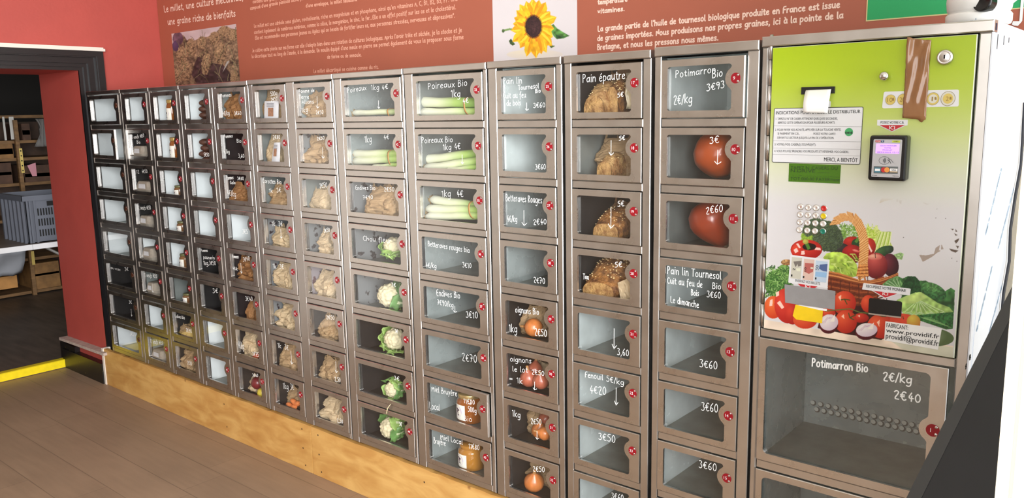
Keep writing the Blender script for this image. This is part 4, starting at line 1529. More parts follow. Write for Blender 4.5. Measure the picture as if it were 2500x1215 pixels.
    c.line([(480, 826), (560, 818), (650, 810), (720, 836), (790, 840)], 7, (98, 106, 50))
    # halved onions
    for (ox, oy, rx, ry, ro) in ((508, 902, 64, 62, -.2), (762, 952, 74, 54, -.08)):
        c.ell(ox - 2, oy + 14, rx, ry, (110, 26, 40), (66, 10, 20), rot=ro)
        c.ell(ox, oy, rx - 2, ry - 8, (240, 232, 222), (206, 186, 196), rot=ro)
        for k in range(3):
            c.line([(ox - rx * .75 + k * 9, oy + 6), (ox - 12, oy - ry * .55 + k * 6), (ox + rx * .4 - k * 6, oy - ry * .5)], 2, (190, 150, 172))
        c.poly([(ox + 6, oy - 6), (ox + rx * .66, oy - ry * .95), (ox + rx * .56, oy - 6)], (240, 230, 214))
    return c


def scratch(c, pts, col=(150, 128, 110)):
    c.poly(pts, col)


VEG = paint_vegetables()
for q in (((848, 100), (856, 72), (878, 58), (944, 60), (936, 74), (884, 84)), ):
    VEG.poly(q, (176, 146, 104))
for q in (((1115, 446), (1160, 450), (1215, 440), (1226, 400), (1256, 380), (1250, 410), (1238, 432), (1200, 462), (1140, 494)), ((1140, 90), (1172, 104), (1192, 102), (1168, 108), (1146, 100)),
          ((960, 70), (972, 66), (976, 86), (964, 90)), ((1266, 374), (1280, 408), (1262, 410)), ((980, 76), (1000, 78), (994, 104), (982, 98)), ((1228, 412), (1262, 418), (1240, 432))):
    VEG.poly(q, (168, 152, 138))
for q in (((1328, 270), (1350, 272), (1342, 282)), ((1352, 300), (1376, 314), (1360, 318)), ((1352, 352), (1386, 334), (1380, 352), (1364, 372)), ((1318, 404), (1380, 418), (1360, 432), (1330, 420)), ((1362, 384), (1384, 388), (1376, 406)), ((1358, 270), (1374, 290), (1362, 292))):
    VEG.poly(q, (92, 76, 64))
for (x_, y_) in ((1236, 138), (1228, 198), (1294, 202), (1010, 330), (1342, 60), (1370, 490), (1336, 470)):
    VEG.ell(x_, y_, 3.5, 3, (90, 84, 80), (110, 100, 96))

# ================================================================== THE PAYMENT UNIT
MX0, MX1 = -.385, .107
mach = thing('payment_unit', (-.14, 0, .216), 'tall steel payment and vending unit with a green printed vegetable panel and card reader', 'vending machine')
ZMT = Z0 + .0405
mb = MB()
mb.cbox(MX0 + .0015, MX1, -.006, .032, Z0 + .0165, ZMT, .0025)
mb.cbox(MX0 + .0015, -.3675, -.0015, .032, .217, Z0 + .016, .003)
mb.cbox(.0805, MX1 - .002, -.0015, .032, .217, Z0 + .016, .003)
for za, zb_ in ((Z0 - .6995, Z0 - .6785), (Z0 - 1.0525, Z0 - 1.0295), (.217, Z0 - 1.3805)):
    mb.cbox(-.3665, .0795, .0005, .032, za, zb_, .002)
obj('cabinet_frame', mb, M_STEEL, mach)
mb = MB()
mb.box(MX0 + .002, MX0 + .004, .032, .345, .217, ZMT - .001)
mb.box(MX0 + .002, MX1 - .002, .345, .347, .217, ZMT - .001)
mb.box(MX0 + .002, MX1 - .002, .032, .345, ZMT - .003, ZMT - .001)
mb.box(MX0 + .004, MX1 - .004, .032, .345, .217, .219)
mb.box(MX0 + .004, MX1 - .004, .034, .345, Z0 - .690, Z0 - .688)
mb.box(-.366, .0800, .030, .034, Z0 - .679, Z0 + .0165, 1)
obj('carcass', mb, [M_STEEL, M_GAP], mach)
# right side sheet, still under its protective film
M_FILM = mat('filmed_white_side_sheet', srgb(226, 232, 242), 0.32, 0.0, coat=.3)
side = obj('side_sheet', MB().slab([(MX1, .030, .217), (MX1, .318, .217), (MX1, .332, .90), (MX1, .390, 1.14), (MX1, .446, 1.34), (MX1, .492, 1.46), (MX1, .492, ZMT - .001), (MX1, .030, ZMT - .001)], (-.002, 0, 0)).box(MX1 - .004, MX1 - .001, -.002, .030, .217, Z0 + .016), M_FILM, mach)
mb = MB()
SX = lambda u, v: PX(u, v, MX1 + .0004)
T9 = tile(2200, 400, 2.893)
rr = random.Random(11)
for a, b in (((706, 30), (594, 492)), ((794, 168), (682, 598)), ((642, 712), (526, 1190)), ((712, 846), (612, 1214))):
    A, B = SX(*T9(*a)), SX(*T9(*b))
    n = 46
    for k in range(n):
        if rr.random() < .2:
            continue
        t = k / n
        p_ = A.lerp(B, t)
        for row in (0, .008):
            l = rr.uniform(.003, .008)
            mb.quad((p_.x, p_.y + row, p_.z), (p_.x, p_.y + row + rr.uniform(.003, .006), p_.z), (p_.x, p_.y + row + .004, p_.z - l), (p_.x, p_.y + row, p_.z - l))
obj('film_printing', mb, mat('pale_blue_film_ink', srgb(168, 192, 214), 0.6), side)
mb = MB()
T10 = tile(2340, 0, 11.04)
for (a, b, w_) in ((1065, 1000, 22), (1232, 1040, 14), (1362, 1090, 8)):
    A = SX(*T10(a, b - 80))
    mb.box(MX1 - .001, MX1 + .0006, A.y, A.y + .004, A.z - .03 * w_ / 22, A.z)
for (a, b) in ((2383, 876), (2372, 893)):
    A = SX(2150 + (640) / 2.93, 800 + 210 / 2.93) if a == 2383 else SX(2150 + 611 / 2.93, 800 + 275 / 2.93)
    mb.disc(A, .002, 8)
    mb.box(MX1, MX1 + .001, A.y - .004, A.y + .004, A.z - .006, A.z + .006)
obj('vent_slot', mb, M_GAP, side)
mb = MB()
mb.box(MX1 + .0001, MX1 + .0008, .010, .020, Z0 + .020, Z0 + .034)
obj('tube_end', mb, mat('dark_tube_opening', srgb(44, 40, 66), .7), mach)
# vertical piano hinge
mb = MB()
zz = Z0 - .674
k = 0
while zz < Z0 + .010:
    l = .060
    mb.lathe([(.0001, 0), (.0042, 0), (.0042, l - .0015), (.0001, l - .0015)], (-.3615, .000, zz), 10, 0)
    zz += l
obj('hinge', mb, M_STEELD, mach)

# printed front panel
PX0, PX1, PZ0, PZ1 = -.3565, .0775, Z0 - .6765, Z0 + .0135
mb = MB()
mb.cbox(PX0, PX1, -.0040, .012, PZ0, PZ1, .0015)
M_PANELEDGE = mat('white_panel_edge', srgb(214, 218, 190), .4)
panel = obj('front_panel', mb, M_PANELEDGE, mach)


def panel_col(u, v, X, Z):
    tx, ty = (u - 1840) * 2.761, (v - 460) * 2.761
    base = VEG.sample(tx, np.maximum(ty, 6))
    t = (PZ1 - Z) / (PZ1 - PZ0)
    stops = [(0.0, (170, 196, 22)), (.10, (178, 202, 40)), (.21, (190, 208, 92)), (.31, (206, 216, 146)), (.40, (216, 220, 184)), (.50, (219, 218, 208)), (.56, (219, 216, 214)), (1.0, (219, 216, 214))]
    g = np.stack([np.interp(t, [s[0] for s in stops], [s[1][k] for s in stops]) for k in range(3)], -1)
    w = np.clip((t - .50) / .06, 0, 1)[:, None]
    return (g * (1 - w) + base * w) * (.93, .935, .955)


M_PRINT = vcol_mat('printed_vinyl', .30)
print_grid('printed_picture', panel, PX0 + .0012, PX1 - .0012, PZ0 + .0012, PZ1 - .0012, -.00425, 520, 760, panel_col, M_PRINT)

YP = -.0047                                      # stickers on the panel
M_PAPERW = mat('white_sticker', srgb(216, 217, 220), .45)
M_SIGNRED = mat('red_arrow_print', srgb(186, 30, 40), .45)
M_GREEN = mat('green_dot_print', srgb(64, 160, 96), .5)
M_LINE = mat('thin_grey_line', srgb(150, 150, 152), .6)


def sticker(name, f, pts, m, r=0, y=YP, t=.0004, parent=None, label=None):
    q = round_poly([f(*p) for p in pts], r) if r else [f(*p) for p in pts]
    W3 = [P(u, v, y) for u, v in q]
    o = obj(name, MB().slab(W3, (0, t, 0)), m, parent or panel)
    if label:
        o['label'] = label
    return o


# receipt slot
q = [P(*TP0(*p), -.004) for p in ((328, 477), (551, 472), (549, 518), (326, 526))]
mb = MB()
mb.slab(q, (0, -.006, 0))
slot = obj('receipt_slot', mb, mat('black_plastic', srgb(20, 20, 22), .35), panel)
mb = MB()
q2 = [P(*TP0(*p), -.0102) for p in ((346, 492), (530, 488), (528, 506), (345, 511))]
mb.slab(q2, (0, .0004, 0))
obj('slot_opening', mb, M_GAP, slot)
sticker('small_tab', TP0, ((496, 566), (520, 572), (517, 612), (490, 612)), M_PAPERW, 2, y=-.0052)

# instruction sign
f0 = TP0
sign = sticker('instruction_sign', f0, ((140, 620), (739, 610), (716, 997), (124, 982)), M_PAPERW, 4, y=YP - .0003, t=.0006)
YS = YP - .0005
mb = MB()
outl = round_poly([f0(*p) for p in ((140, 620), (739, 610), (716, 997), (124, 982))], 4)
ow = [P(u, v, YS) for u, v in outl]
ring = [(p.x, p.z) for p in ow] + [(ow[0].x, ow[0].z)]
ribbon(mb, ring, .0013, lambda a, b: Vector((a, YS, b)))
for a, b in (((135, 737), (732, 743)), ((131, 838), (727, 845)), ((129, 887), (722, 896)), ((127, 929), (720, 941))):
    A, B = P(*f0(*a), YS), P(*f0(*b), YS)
    ribbon(mb, [(A.x, A.z), (B.x, B.z)], .0007, lambda a_, b_: Vector((a_, YS, b_)), 1)
for txt, a, b, cap, bold in (('INDICATIONS POUR UTILISER LE DISTRIBUTEUR', (148, 431), (1043, 416), 34, .014),
                             ("1. TAPEZ LE N\u00b0 DE CASIER ATTENDRE QUELQUES SECONDES,", (147, 488), (803, 487), 24, .012),
                             ('R\u00c9P\u00c9TEZ CETTE OP\u00c9RATION POUR PLUSIEURS ACHATS.', (170, 531), (775, 528), 24, .012),
                             ('2. POUR PAYER VOS ACHATS, APPUYER SUR LA TOUCHE VERTE.', (140, 604), (838, 603), 23, .012),
                             ('SI PAIEMENT EN C.B.,', (167, 644), (398, 644), 22, .012), ('POSEZ VOTRE CARTE', (547, 645), (780, 647), 22, .012),
                             ("DEVANT LE LECTEUR JUSQU'\u00c0 LA FIN DE L'OP\u00c9RATION.", (165, 687), (765, 691), 22, .012),
                             ("3. VOTRE (VOS) CASIER(S) S'OUVRE(NT).", (135, 758), (573, 761), 22, .012),
                             ('4. VOUS POUVEZ PRENDRE VOS PRODUITS ET REFERMER VOS CASIERS.', (132, 829), (920, 839), 22, .012),
                             ('MERCI, A BIENT\u00d4T', (658, 926), (1013, 937), 40, .016)):
    print_text(mb, txt, TR(*a), TR(*b), cap / 4.34, YS - .0001, bold)
obj('sign_lettering', mb, [M_BLACK, M_LINE], sign)
mb = MB()
cd = P(*TR(922, 617), YS - .0002)
mb.disc(cd, .0092, 24)
print_text(mb, 'ent', TR(884, 636), TR(961, 638), 34 / 4.34, YS - .0004, .03, 1)
obj('green_button_picture', mb, [M_GREEN, M_BLACK], sign)

# green text display
lcd = sticker('text_display', TR, ((288, 948), (838, 966), (826, 1164), (281, 1140)), mat('green_display_added_glow', srgb(66, 108, 22), .25, emit=srgb(70, 124, 16), e_str=.06), y=YP - .0001)  # faint glow added, the display has no backlight
mb = MB()
for txt, a, b in (('TAPEZ N. CASIERS OU', (305, 1010), (802, 1017)), ('N.DRIVE ........', (305, 1040), (712, 1052)), ('...-...-...-...-...', (328, 1082), (820, 1098)), ('TOT.000.00 PAYER=ent', (303, 1126), (825, 1140))):
    print_text(mb, txt, TR(*a), TR(*b), 33 / 4.34 if txt[0] != '.' else 20 / 4.34, YP - .0004, .0)
obj('display_text', mb, mat('dark_green_segments', srgb(28, 58, 8), .5), lcd)

# "posez votre C.B." sign
s1 = sticker('card_sign', TQ, ((268, 487), (592, 487), (588, 547), (566, 549), (424, 614), (284, 549), (266, 547)), M_PAPERW, 1)
mb = MB()
pquad(mb, TQ, ((292, 543), (562, 543), (423, 606)), YP - .0004, 1)
print_text(mb, 'POSEZ VOTRE C.B.', TQ(303, 526), TQ(552, 528), 24 / 4.34, YP - .0004, .012)
print_text(mb, 'ICI', TQ(393, 588), TQ(453, 590), 36 / 4.34, YP - .0008, .02, 2)
obj('sign_lettering', mb, [M_BLACK, M_SIGNRED, M_WHITE], s1)

# card reader
YR = -.036
fr = [P(*TQ(*p), YR) for p in ((190, 650), (592, 655), (556, 1141), (160, 1130))]
bk = [P(*TQ(*p), -.004) for p in ((232, 634), (624, 638), (592, 1136), (200, 1126))]
rx0, rx1 = fr[3].x * .5 + fr[0].x * .5, fr[1].x * .5 + fr[2].x * .5
rz0, rz1 = (fr[2].z + fr[3].z) / 2, (fr[0].z + fr[1].z) / 2
mb = MB()


def rrect(x0, x1, z0, z1, r, y, n=5):
    out = []
    for cx, cz, a0 in ((x1 - r, z1 - r, 0), (x0 + r, z1 - r, PI / 2), (x0 + r, z0 + r, PI), (x1 - r, z0 + r, 1.5 * PI)):
        for i in range(n + 1):
            a = a0 + PI / 2 * i / n
            out.append(Vector((cx + r * math.cos(a), y, cz + r * math.sin(a))))
    return out


rows = [rrect(rx0 + .004, rx1 - .004, rz0 + .004, rz1 - .004, .004, YR), rrect(rx0 + .001, rx1 - .001, rz0 + .001, rz1 - .001, .005, YR + .002),
        rrect(rx0, rx1, rz0, rz1, .005, YR + .006), rrect(rx0, rx1, rz0, rz1, .005, YR + .016), rrect(rx0 + .001, rx1 - .001, rz0 + .001, rz1 - .001, .005, YR + .0165),
        rrect(rx0 + .001, rx1 - .001, rz0 + .001, rz1 - .001, .005, -.004)]
mb.grid(rows, 0, False, True)
mb.add(rows[0], [tuple(range(len(rows[0])))])
M_READER = mat('glossy_black_reader_case', srgb(18, 18, 20), .22)
reader = obj('card_reader', mb, M_READER, mach)
YF = YR - .0006


def rd(pts, m, name, y=YF, r=0, parent=None):
    return sticker(name, TQ, pts, m, r, y, .0005, parent or reader)


M_SILV = mat('silver_faceplate', srgb(188, 188, 192), .35, .3)
face = rd(((230, 693), (534, 697), (506, 1101), (203, 1090)), M_SILV, 'faceplate', r=3)
scr = rd(((256, 738), (504, 742), (499, 850), (248, 842)), mat('violet_lit_screen', srgb(190, 150, 240), .3, emit=srgb(206, 160, 255), e_str=.85), 'screen', YF - .0006)
YT = YF - .0012
mb = MB()
for txt, a, b, h in (('SELECTIONNER', (300, 768), (474, 770), 14), ('VOTRE', (342, 792), (412, 793), 14), ('PRODUIT', (324, 814), (428, 816), 14), ('08/04/2022 15:12', (264, 836), (498, 840), 14)):
    print_text(mb, txt, TQ(*a), TQ(*b), h / 4.34, YT, 0)
obj('screen_text', mb, mat('violet_text', srgb(120, 70, 150), .5), scr)
mb = MB()
pquad(mb, TQ, ((250, 704), (306, 704), (298, 725), (248, 724)), YT, 1)
pquad(mb, TQ, ((314, 704), (342, 704), (336, 727), (306, 726)), YT, 2)
pquad(mb, TQ, ((428, 706), (512, 708), (508, 728), (424, 726)), YT, 3)
print_text(mb, 'STOP', TQ(256, 720), TQ(298, 721), 11 / 4.34, YT - .0003, .02, 4)
print_text(mb, '?', TQ(320, 722), TQ(330, 722), 14 / 4.34, YT - .0003, .02, 4)
print_text(mb, 'START', TQ(442, 721), TQ(494, 722), 11 / 4.34, YT - .0003, .01, 0)
print_text(mb, 'UP 2000', TQ(210, 1080), TQ(264, 1082), 9 / 4.34, YT, 0, 0)
print_text(mb, 'ingenico', TQ(430, 1084), TQ(498, 1088), 10 / 4.34, YT, 0, 0)
# contactless symbol
cc = P(*TQ(342, 918), YT)
kx = (P(*TQ(398, 918), YT) - cc).length
ring = [(cc.x + kx * math.cos(2 * PI * i / 36), cc.z + kx * .76 * math.sin(2 * PI * i / 36)) for i in range(37)]
f3 = lambda a, b: Vector((a, YT, b))
ribbon(mb, ring, .0006, f3)
for k in range(4):
    rad = .0022 + .0016 * k
    ribbon(mb, [(cc.x - .004 + rad * math.cos(a), cc.z + rad * 1.1 * math.sin(a)) for a in np.linspace(-.8, .8, 8)], .0008, f3)
for pl in (((378, 905), (396, 900), (418, 915), (436, 942)), ((378, 912), (398, 924), (412, 946)), ((384, 918), (404, 932), (410, 950))):
    pp = [P(*TQ(*p), YT) for p in pl]
    ribbon(mb, [(p.x, p.z) for p in pp], .0007, f3)
obj('reader_marks', mb, [M_BLACK, M_SIGNRED, mat('dark_blue_print', srgb(30, 60, 110), .5), mat('lime_print', srgb(196, 208, 80), .5), M_WHITE], face)
cards = rd(((232, 978), (488, 984), (484, 1060), (228, 1054)), mat('grey_logo_strip', srgb(96, 102, 104), .4), 'payment_logos', YF - .0006)
mb = MB()
pquad(mb, TQ, ((240, 992), (302, 994), (300, 1046), (236, 1044)), YT, 0)
pquad(mb, TQ, ((244, 1004), (298, 1006), (296, 1030), (242, 1030)), YT - .0002, 1)
pquad(mb, TQ, ((312, 990), (398, 993), (394, 1046), (308, 1042)), YT, 2)
for k, mi in ((336, 3), (370, 4)):
    pc = P(*TQ(k, 1017), YT - .0003 - .0001 * (mi == 4))
    mb.disc(pc, .0056, 20, mi)
pquad(mb, TQ, ((404, 1002), (484, 1006), (480, 1046), (400, 1042)), YT, 1)
pquad(mb, TQ, ((402, 1032), (482, 1036), (480, 1046), (400, 1042)), YT - .0002, 5)
print_text(mb, 'VISA', TQ(418, 1029), TQ(468, 1031), 18 / 4.34, YT - .0003, .02, 6)
obj('logo_print', mb, [mat('teal_card_print', srgb(60, 120, 140), .5), M_WHITE, mat('dark_card_print', srgb(60, 44, 50), .5), mat('red_circle_print', srgb(190, 40, 40), .5),
                       mat('amber_circle_print', srgb(226, 150, 70), .5), mat('gold_card_print', srgb(176, 150, 110), .5), mat('navy_print', srgb(30, 34, 60), .5)], cards)

# knob and lock
kc = P(2163.7, 186, -.004)
kn = obj('door_knob', MB().lathe([(.0001, .024), (.006, .0236), (.0095, .021), (.0102, .016), (.009, .011), (.0055, .007), (.005, .0)], kc, 24, 0, Vector((0, -1, 0))), M_CHROME, panel)
lc = P(2308, 140, -.004)
lk = obj('lock', MB().lathe([(.0001, .0095), (.010, .0095), (.0112, .0088), (.0118, .0098), (.0150, .0075), (.0162, .004), (.0164, 0)], lc, 32, 0, Vector((0, -1, 0))), M_STEELD, panel)
obj('keyhole', MB().box(lc.x - .0012, lc.x + .0016, lc.y - .0102, lc.y - .0097, lc.z - .003, lc.z + .005), M_GAP, lk)

# coin sticker
cs = sticker('coin_sticker', TQ, ((338, 190), (1133, 166), (1131, 346), (318, 366)), M_PAPERW, 5)
mb = MB()
YC = YP - .0004
for (a, b, r_, o_, i_, d_) in ((408, 275, 55, 0, 0, '10'), (540, 272, 60, 0, 0, '20'), (690, 270, 66, 0, 0, '50'), (858, 265, 68, 0, 1, '1'), (1017, 263, 78, 1, 0, '2')):
    c0 = P(*TQ(a, b), YC)
    rr_ = (P(*TQ(a + r_, b), YC) - c0).length
    rz_ = abs(P(*TQ(a, b - r_), YC).z - c0.z)
    mb.disc(c0, rr_, 30, 2, rz=rz_)
    mb.disc(c0 + Vector((0, -.0002, 0)), rr_ * .94, 30, o_, rz=rz_ * .94)
    mb.disc(c0 + Vector((0, -.0004, 0)), rr_ * .70, 30, i_, rz=rz_ * .70)
    wtxt = 7 if d_ == '1' else 15 if len(d_) == 1 else 28
    print_text(mb, d_, TQ(a - wtxt - 8, b + 24), TQ(a + wtxt - 8, b + 24), 46 / 4.34, YC - .0006, 0, 3)
    for k in range(3):
        pquad(mb, TQ, ((a + 16 + 6 * k, b - 14 - k * 4), (a + 20 + 8 * k, b - 20), (a + 26 + 7 * k, b + 8), (a + 18 + 7 * k, b + 12)), YC - .0006, 3)
obj('coin_pictures', mb, [mat('brass_coin_print', srgb(206, 184, 96), .4), mat('silver_coin_print', srgb(206, 204, 192), .4), mat('coin_edge_print', srgb(140, 128, 84), .5), mat('coin_relief_print', srgb(150, 122, 60), .5)], cs)

# keypad
KEYS = [((698, 272), (812, 280), (926, 287), (1044, 293)), ((692, 386), (806, 394), (921, 400), (1037, 407)), ((687, 498), (799, 507), (915, 515), (1030, 522)), ((680, 610), (795, 622), (910, 630), (1027, 635))]
M_KEYW = mat('white_steel_key', srgb(226, 222, 216), .25, .35)
M_KEYS = {3: mat('red_key', srgb(196, 40, 36), .3), 7: mat('yellow_key', srgb(216, 190, 24), .3), 15: mat('green_key', srgb(24, 120, 98), .3)}
KTXT = '123 456 789 C0.='
ki = 0
for row in KEYS:
    for (a, b) in row:
        c0 = P(*TK6(a, b), YP + .0008)
        m = M_KEYS.get(ki, M_KEYW)
        key = obj('keypad_key', MB().lathe([(.0001, .0026), (.0036, .0026), (.0046, .0032), (.0062, .0030), (.0068, .0014), (.0068, 0)], c0, 22, 0, Vector((0, -1, 0))), m, panel)
        if ki in M_KEYS:
            key['label'] = {3: 'red key', 7: 'yellow key', 15: 'green key'}[ki]
        rim = obj('key_rim', MB().lathe([(.0067, .0020), (.0076, .0016), (.0080, .0004), (.0080, 0)], c0, 22, 0, Vector((0, -1, 0))), M_STEELD, key)
        if ki in (0, 1, 2, 4, 5, 6, 8, 9, 10, 13):
            d_ = {0: '1', 1: '2', 2: '3', 4: '4', 5: '5', 6: '6', 8: '7', 9: '8', 10: '9', 13: '0'}[ki]
            mb = MB()
            print_text(mb, d_, TK6(a - 8, b + 12), TK6(a + 8, b + 12), 24 / 6.075, c0.y - .0031, 0)
            obj('key_digit', mb, mat('rosy_digit_print', srgb(170, 120, 110), .5), key)
        ki += 1

# banknote sign
bs = sticker('banknote_sign', TP1, ((248, 446), (512, 480), (497, 672), (233, 634)), M_PAPERW, 2)
mb = MB()
YB2 = YP - .0004
pquad(mb, TP1, ((258, 460), (327, 468), (318, 612), (248, 603)), YB2, 0)
pquad(mb, TP1, ((340, 472), (410, 480), (401, 622), (330, 613)), YB2, 1)
pquad(mb, TP1, ((420, 484), (499, 493), (489, 634), (411, 625)), YB2, 2)
pquad(mb, TP1, ((268, 492), (322, 486), (320, 520), (300, 526), (296, 508), (282, 530)), YB2 - .0002, 3)
pquad(mb, TP1, ((285, 538), (316, 536), (314, 558), (290, 556)), YB2 - .0002, 7)
pquad(mb, TP1, ((346, 500), (405, 506), (400, 560), (372, 575), (342, 560)), YB2 - .0002, 4)
pquad(mb, TP1, ((384, 530), (402, 532), (401, 542), (383, 540)), YB2 - .0004, 7)
pquad(mb, TP1, ((446, 512), (498, 508), (494, 560), (468, 556), (440, 540)), YB2 - .0002, 5)
pquad(mb, TP1, ((418, 560), (494, 566), (490, 600), (413, 592)), YB2 - .0002, 8)
for t_, a in (('5', (272, 532, 16)), ('10', (348, 545, 16)), ('20', (426, 532, 20))):
    vs, fs = font_mesh(t_)
    x1 = max(v[0] for v in vs)
    h_ = max(v[1] for v in vs)
    # numerals printed sideways, as on a note seen upright
    mb.add([P(*TP1(a[0] - 8 + v[1] / h_ * a[2], a[1] + 20 - v[0] / x1 * (16 if len(t_) == 1 else 34)), YB2 - .0006) for v in vs], fs, 6)
for a, b in ((252, 578), (332, 588), (414, 598)):
    pquad(mb, TP1, ((a, b), (a + 10, b + 1), (a + 9, b + 15), (a - 1, b + 14)), YB2 - .0004, 6)
print_text(mb, 'INSEREZ VOS BILLETS', TP1(281, 627), TP1(447, 650), 17 / 2.761, YB2, .012, 6)
pquad(mb, TP1, ((296, 640), (430, 660), (362, 700)), YB2, 9)
print_text(mb, 'ICI', TP1(347, 668), TP1(380, 672), 19 / 2.761, YB2 - .0004, .02, 10)
obj('banknote_pictures', mb, [mat('grey_note_print', srgb(190, 188, 174), .5), mat('rose_note_print', srgb(206, 178, 166), .5), mat('blue_note_print', srgb(178, 196, 214), .5), mat('dark_grey_arch_print', srgb(110, 104, 98), .5),
                              mat('red_arch_print', srgb(172, 90, 84), .5), mat('blue_arch_print', srgb(72, 92, 140), .5), M_BLACK, mat('pale_note_print', srgb(212, 214, 190), .5), mat('light_blue_note_print', srgb(140, 178, 214), .5), M_SIGNRED, M_WHITE], bs)

# coin return
s2 = sticker('coin_return_sign', TP1, ((740, 636), (1059, 675), (1053, 720), (975, 712), (886, 742), (797, 688), (730, 680)), M_PAPERW, 2)
mb = MB()
pquad(mb, TP1, ((806, 688), (968, 708), (886, 735)), YP - .0004, 1)
print_text(mb, 'RECUPEREZ VOTRE MONNAIE', TP1(759, 666), TP1(1025, 697), 19 / 2.761, YP - .0004, .012)
print_text(mb, 'ICI', TP1(869, 717), TP1(905, 721), 22 / 2.761, YP - .0008, .02, 2)
obj('sign_lettering', mb, [M_BLACK, M_SIGNRED, M_WHITE], s2)
tray = sticker('coin_return_tray', TP1, ((778, 736), (1001, 762), (994, 868), (772, 840)), mat('black_recess', srgb(8, 8, 9), .35), 5, y=YP - .0004)
sticker('tray_lip', TP1, ((774, 838), (994, 864), (994, 874), (774, 847)), M_STEELD, 0, y=YP - .002, t=.002, parent=tray)

# tapes and the maker's sticker
M_GTAPE = mat('grey_duct_tape', srgb(150, 150, 152), .35, .25, n_scale=30, n_amt=.06, bump=.05, b_scale=60)
sticker('slot_edge', TP1, ((285, 782), (494, 812), (492, 826), (286, 797)), M_WHITE, 0, y=YP - .0002)
sticker('grey_tape', TP1, ((208, 645), (551, 690), (547, 816), (212, 769)), M_GTAPE, 1, y=YP - .0008)
sticker('yellow_tape', TP1, ((282, 782), (466, 824), (461, 908), (287, 882), (263, 858)), mat('yellow_tape', srgb(232, 196, 10), .5, n_scale=60, n_amt=.05), 1, y=YP - .0010)
mk = sticker('maker_sticker', TP1, ((888, 894), (1268, 944), (1242, 1086), (880, 1022)), mat('white_maker_sticker', srgb(226, 226, 224), .5), 0, y=YP - .0004)
mb = MB()
for txt, a, b, h in (('FABRICANT:', (895, 933), (1040, 953), 24), ('www.providif.fr', (892, 967), (1250, 1011), 24), ('providif@providif.fr', (890, 1008), (1245, 1062), 30)):
    print_text(mb, txt, TP1(*a), TP1(*b), h / 2.761 * 1.15, YP - .0008, .012)
obj('sticker_lettering', mb, M_BLACK, mk)

# brown parcel tape hanging from the top edge
rng = random.Random(8)
outline = [(1034, 150), (1052, 140), (1072, 134), (1110, 146), (1160, 156), (1196, 168), (1192, 215), (1188, 300), (1180, 400), (1174, 500), (1166, 600), (1160, 690), (1146, 698), (1128, 706), (1120, 694), (1102, 682), (1050, 672), (1001, 667), (1010, 560), (1018, 450), (1024, 340), (1028, 240)]
rows = []
for i in range(30):
    t = i / 29
    yv = 140 + t * 545
    xl_ = np.interp(yv, [150, 240, 340, 450, 560, 667], [1034, 1028, 1024, 1018, 1010, 1002])
    xr_ = np.interp(yv, [160, 215, 300, 400, 500, 600, 690], [1196, 1192, 1188, 1180, 1174, 1166, 1160])
    row = []
    for k in range(13):
        s = k / 12
        yy_ = yv + (s * 26 if i == 0 else 0) + ((10 * s + 22 * math.exp(-((s - .8) / .1) ** 2)) if i == 29 else 0) + rng.uniform(-2, 2)
        d = .0018 + .0035 * math.exp(-((t - .22) / .2) ** 2) * (math.sin(s * 9.5 + .6) * .5 + .5) + (.0012 * math.sin(s * 14 + t * 9) if t < .8 else 0)
        d = max(d, .0012)
        row.append(P(*TP0(xl_ + (xr_ - xl_) * s + rng.uniform(-1.5, 1.5) * (k in (0, 12)), yy_), -.0045 - d))
    rows.append(row)
tape = obj('brown_tape', MB().grid(rows), mat('brown_parcel_tape', srgb(146, 102, 66), .16, n_scale=30, n_amt=.10, coat=.5), mach, fix=False)
solid(tape, .0003)

# receipt curling out of the slot: a thing of its own
rows = []
for i in range(18):
    t = i / 17
    ang = t * 1.9
    yo = -.011 - .034 * math.sin(ang) * (1 if ang < PI / 2 else 1)
    uL = 352 - 18 * math.sin(t * PI * .62)
    uR = 521 - 26 * t + 2
    vv_ = 497 + 150 * t ** 1.15
    row = []
    for k in range(7):
        s = k / 6
        p_ = P(*TP0(uL + (uR - uL) * s, vv_ + 5 * s * t - 8 * s * (1 - t)), yo)
        row.append(p_)
    rows.append(row)
rc = obj('receipt', MB().grid(rows), mat('thermal_paper', srgb(240, 240, 238), .6), loc=tuple(rows[0][0]), fix=False)
solid(rc, .0002)
tag(rc, 'blank white paper receipt curling out of the black slot on the green panel', 'receipt')

# big doors under the panel
def big_door(ztop, h, n):
    w = .4345
    me, pme = door_mesh(w, h, 'door', ml=.0175, mt=.018, mbm=.021, mr=.0350, r=.012, dx=.0235, dz=.148, R=.0295)
    d = child('door', me, mach, Vector((-.3655, 0, ztop)) - mach.location)
    child('pane', pme, d)
    child('number_disc', disc_mesh(n, False, .0145), d, (w - .0235, -.0047, -.148))
    liner(-.369, .080, ztop - h - .006, ztop + .004, 'K', mach, .022, .340)
    return d


d1 = big_door(Z0 - .7020, .3260, 1)
d2 = big_door(Z0 - 1.0545, .3240, 2)
mb = MB()
for txt, a, b, c_, d_, h in (('Potimarron Bio', 437, 226, 858, 272, 56), ('2\u20ac/kg', 968, 332, 1190, 358, 62), ('2\u20ac40', 1050, 468, 1255, 500, 62)):
    write(mb, txt, TO(a, b), TO(c_, d_), h / 3.076, .0032 if txt[0] == 'P' else .0028, .0024, 2, 0, .3)
me = mesh_of('price_writing', mb, wloc(d1))
me.materials.append(M_INK)
child('price_writing', me, d1)
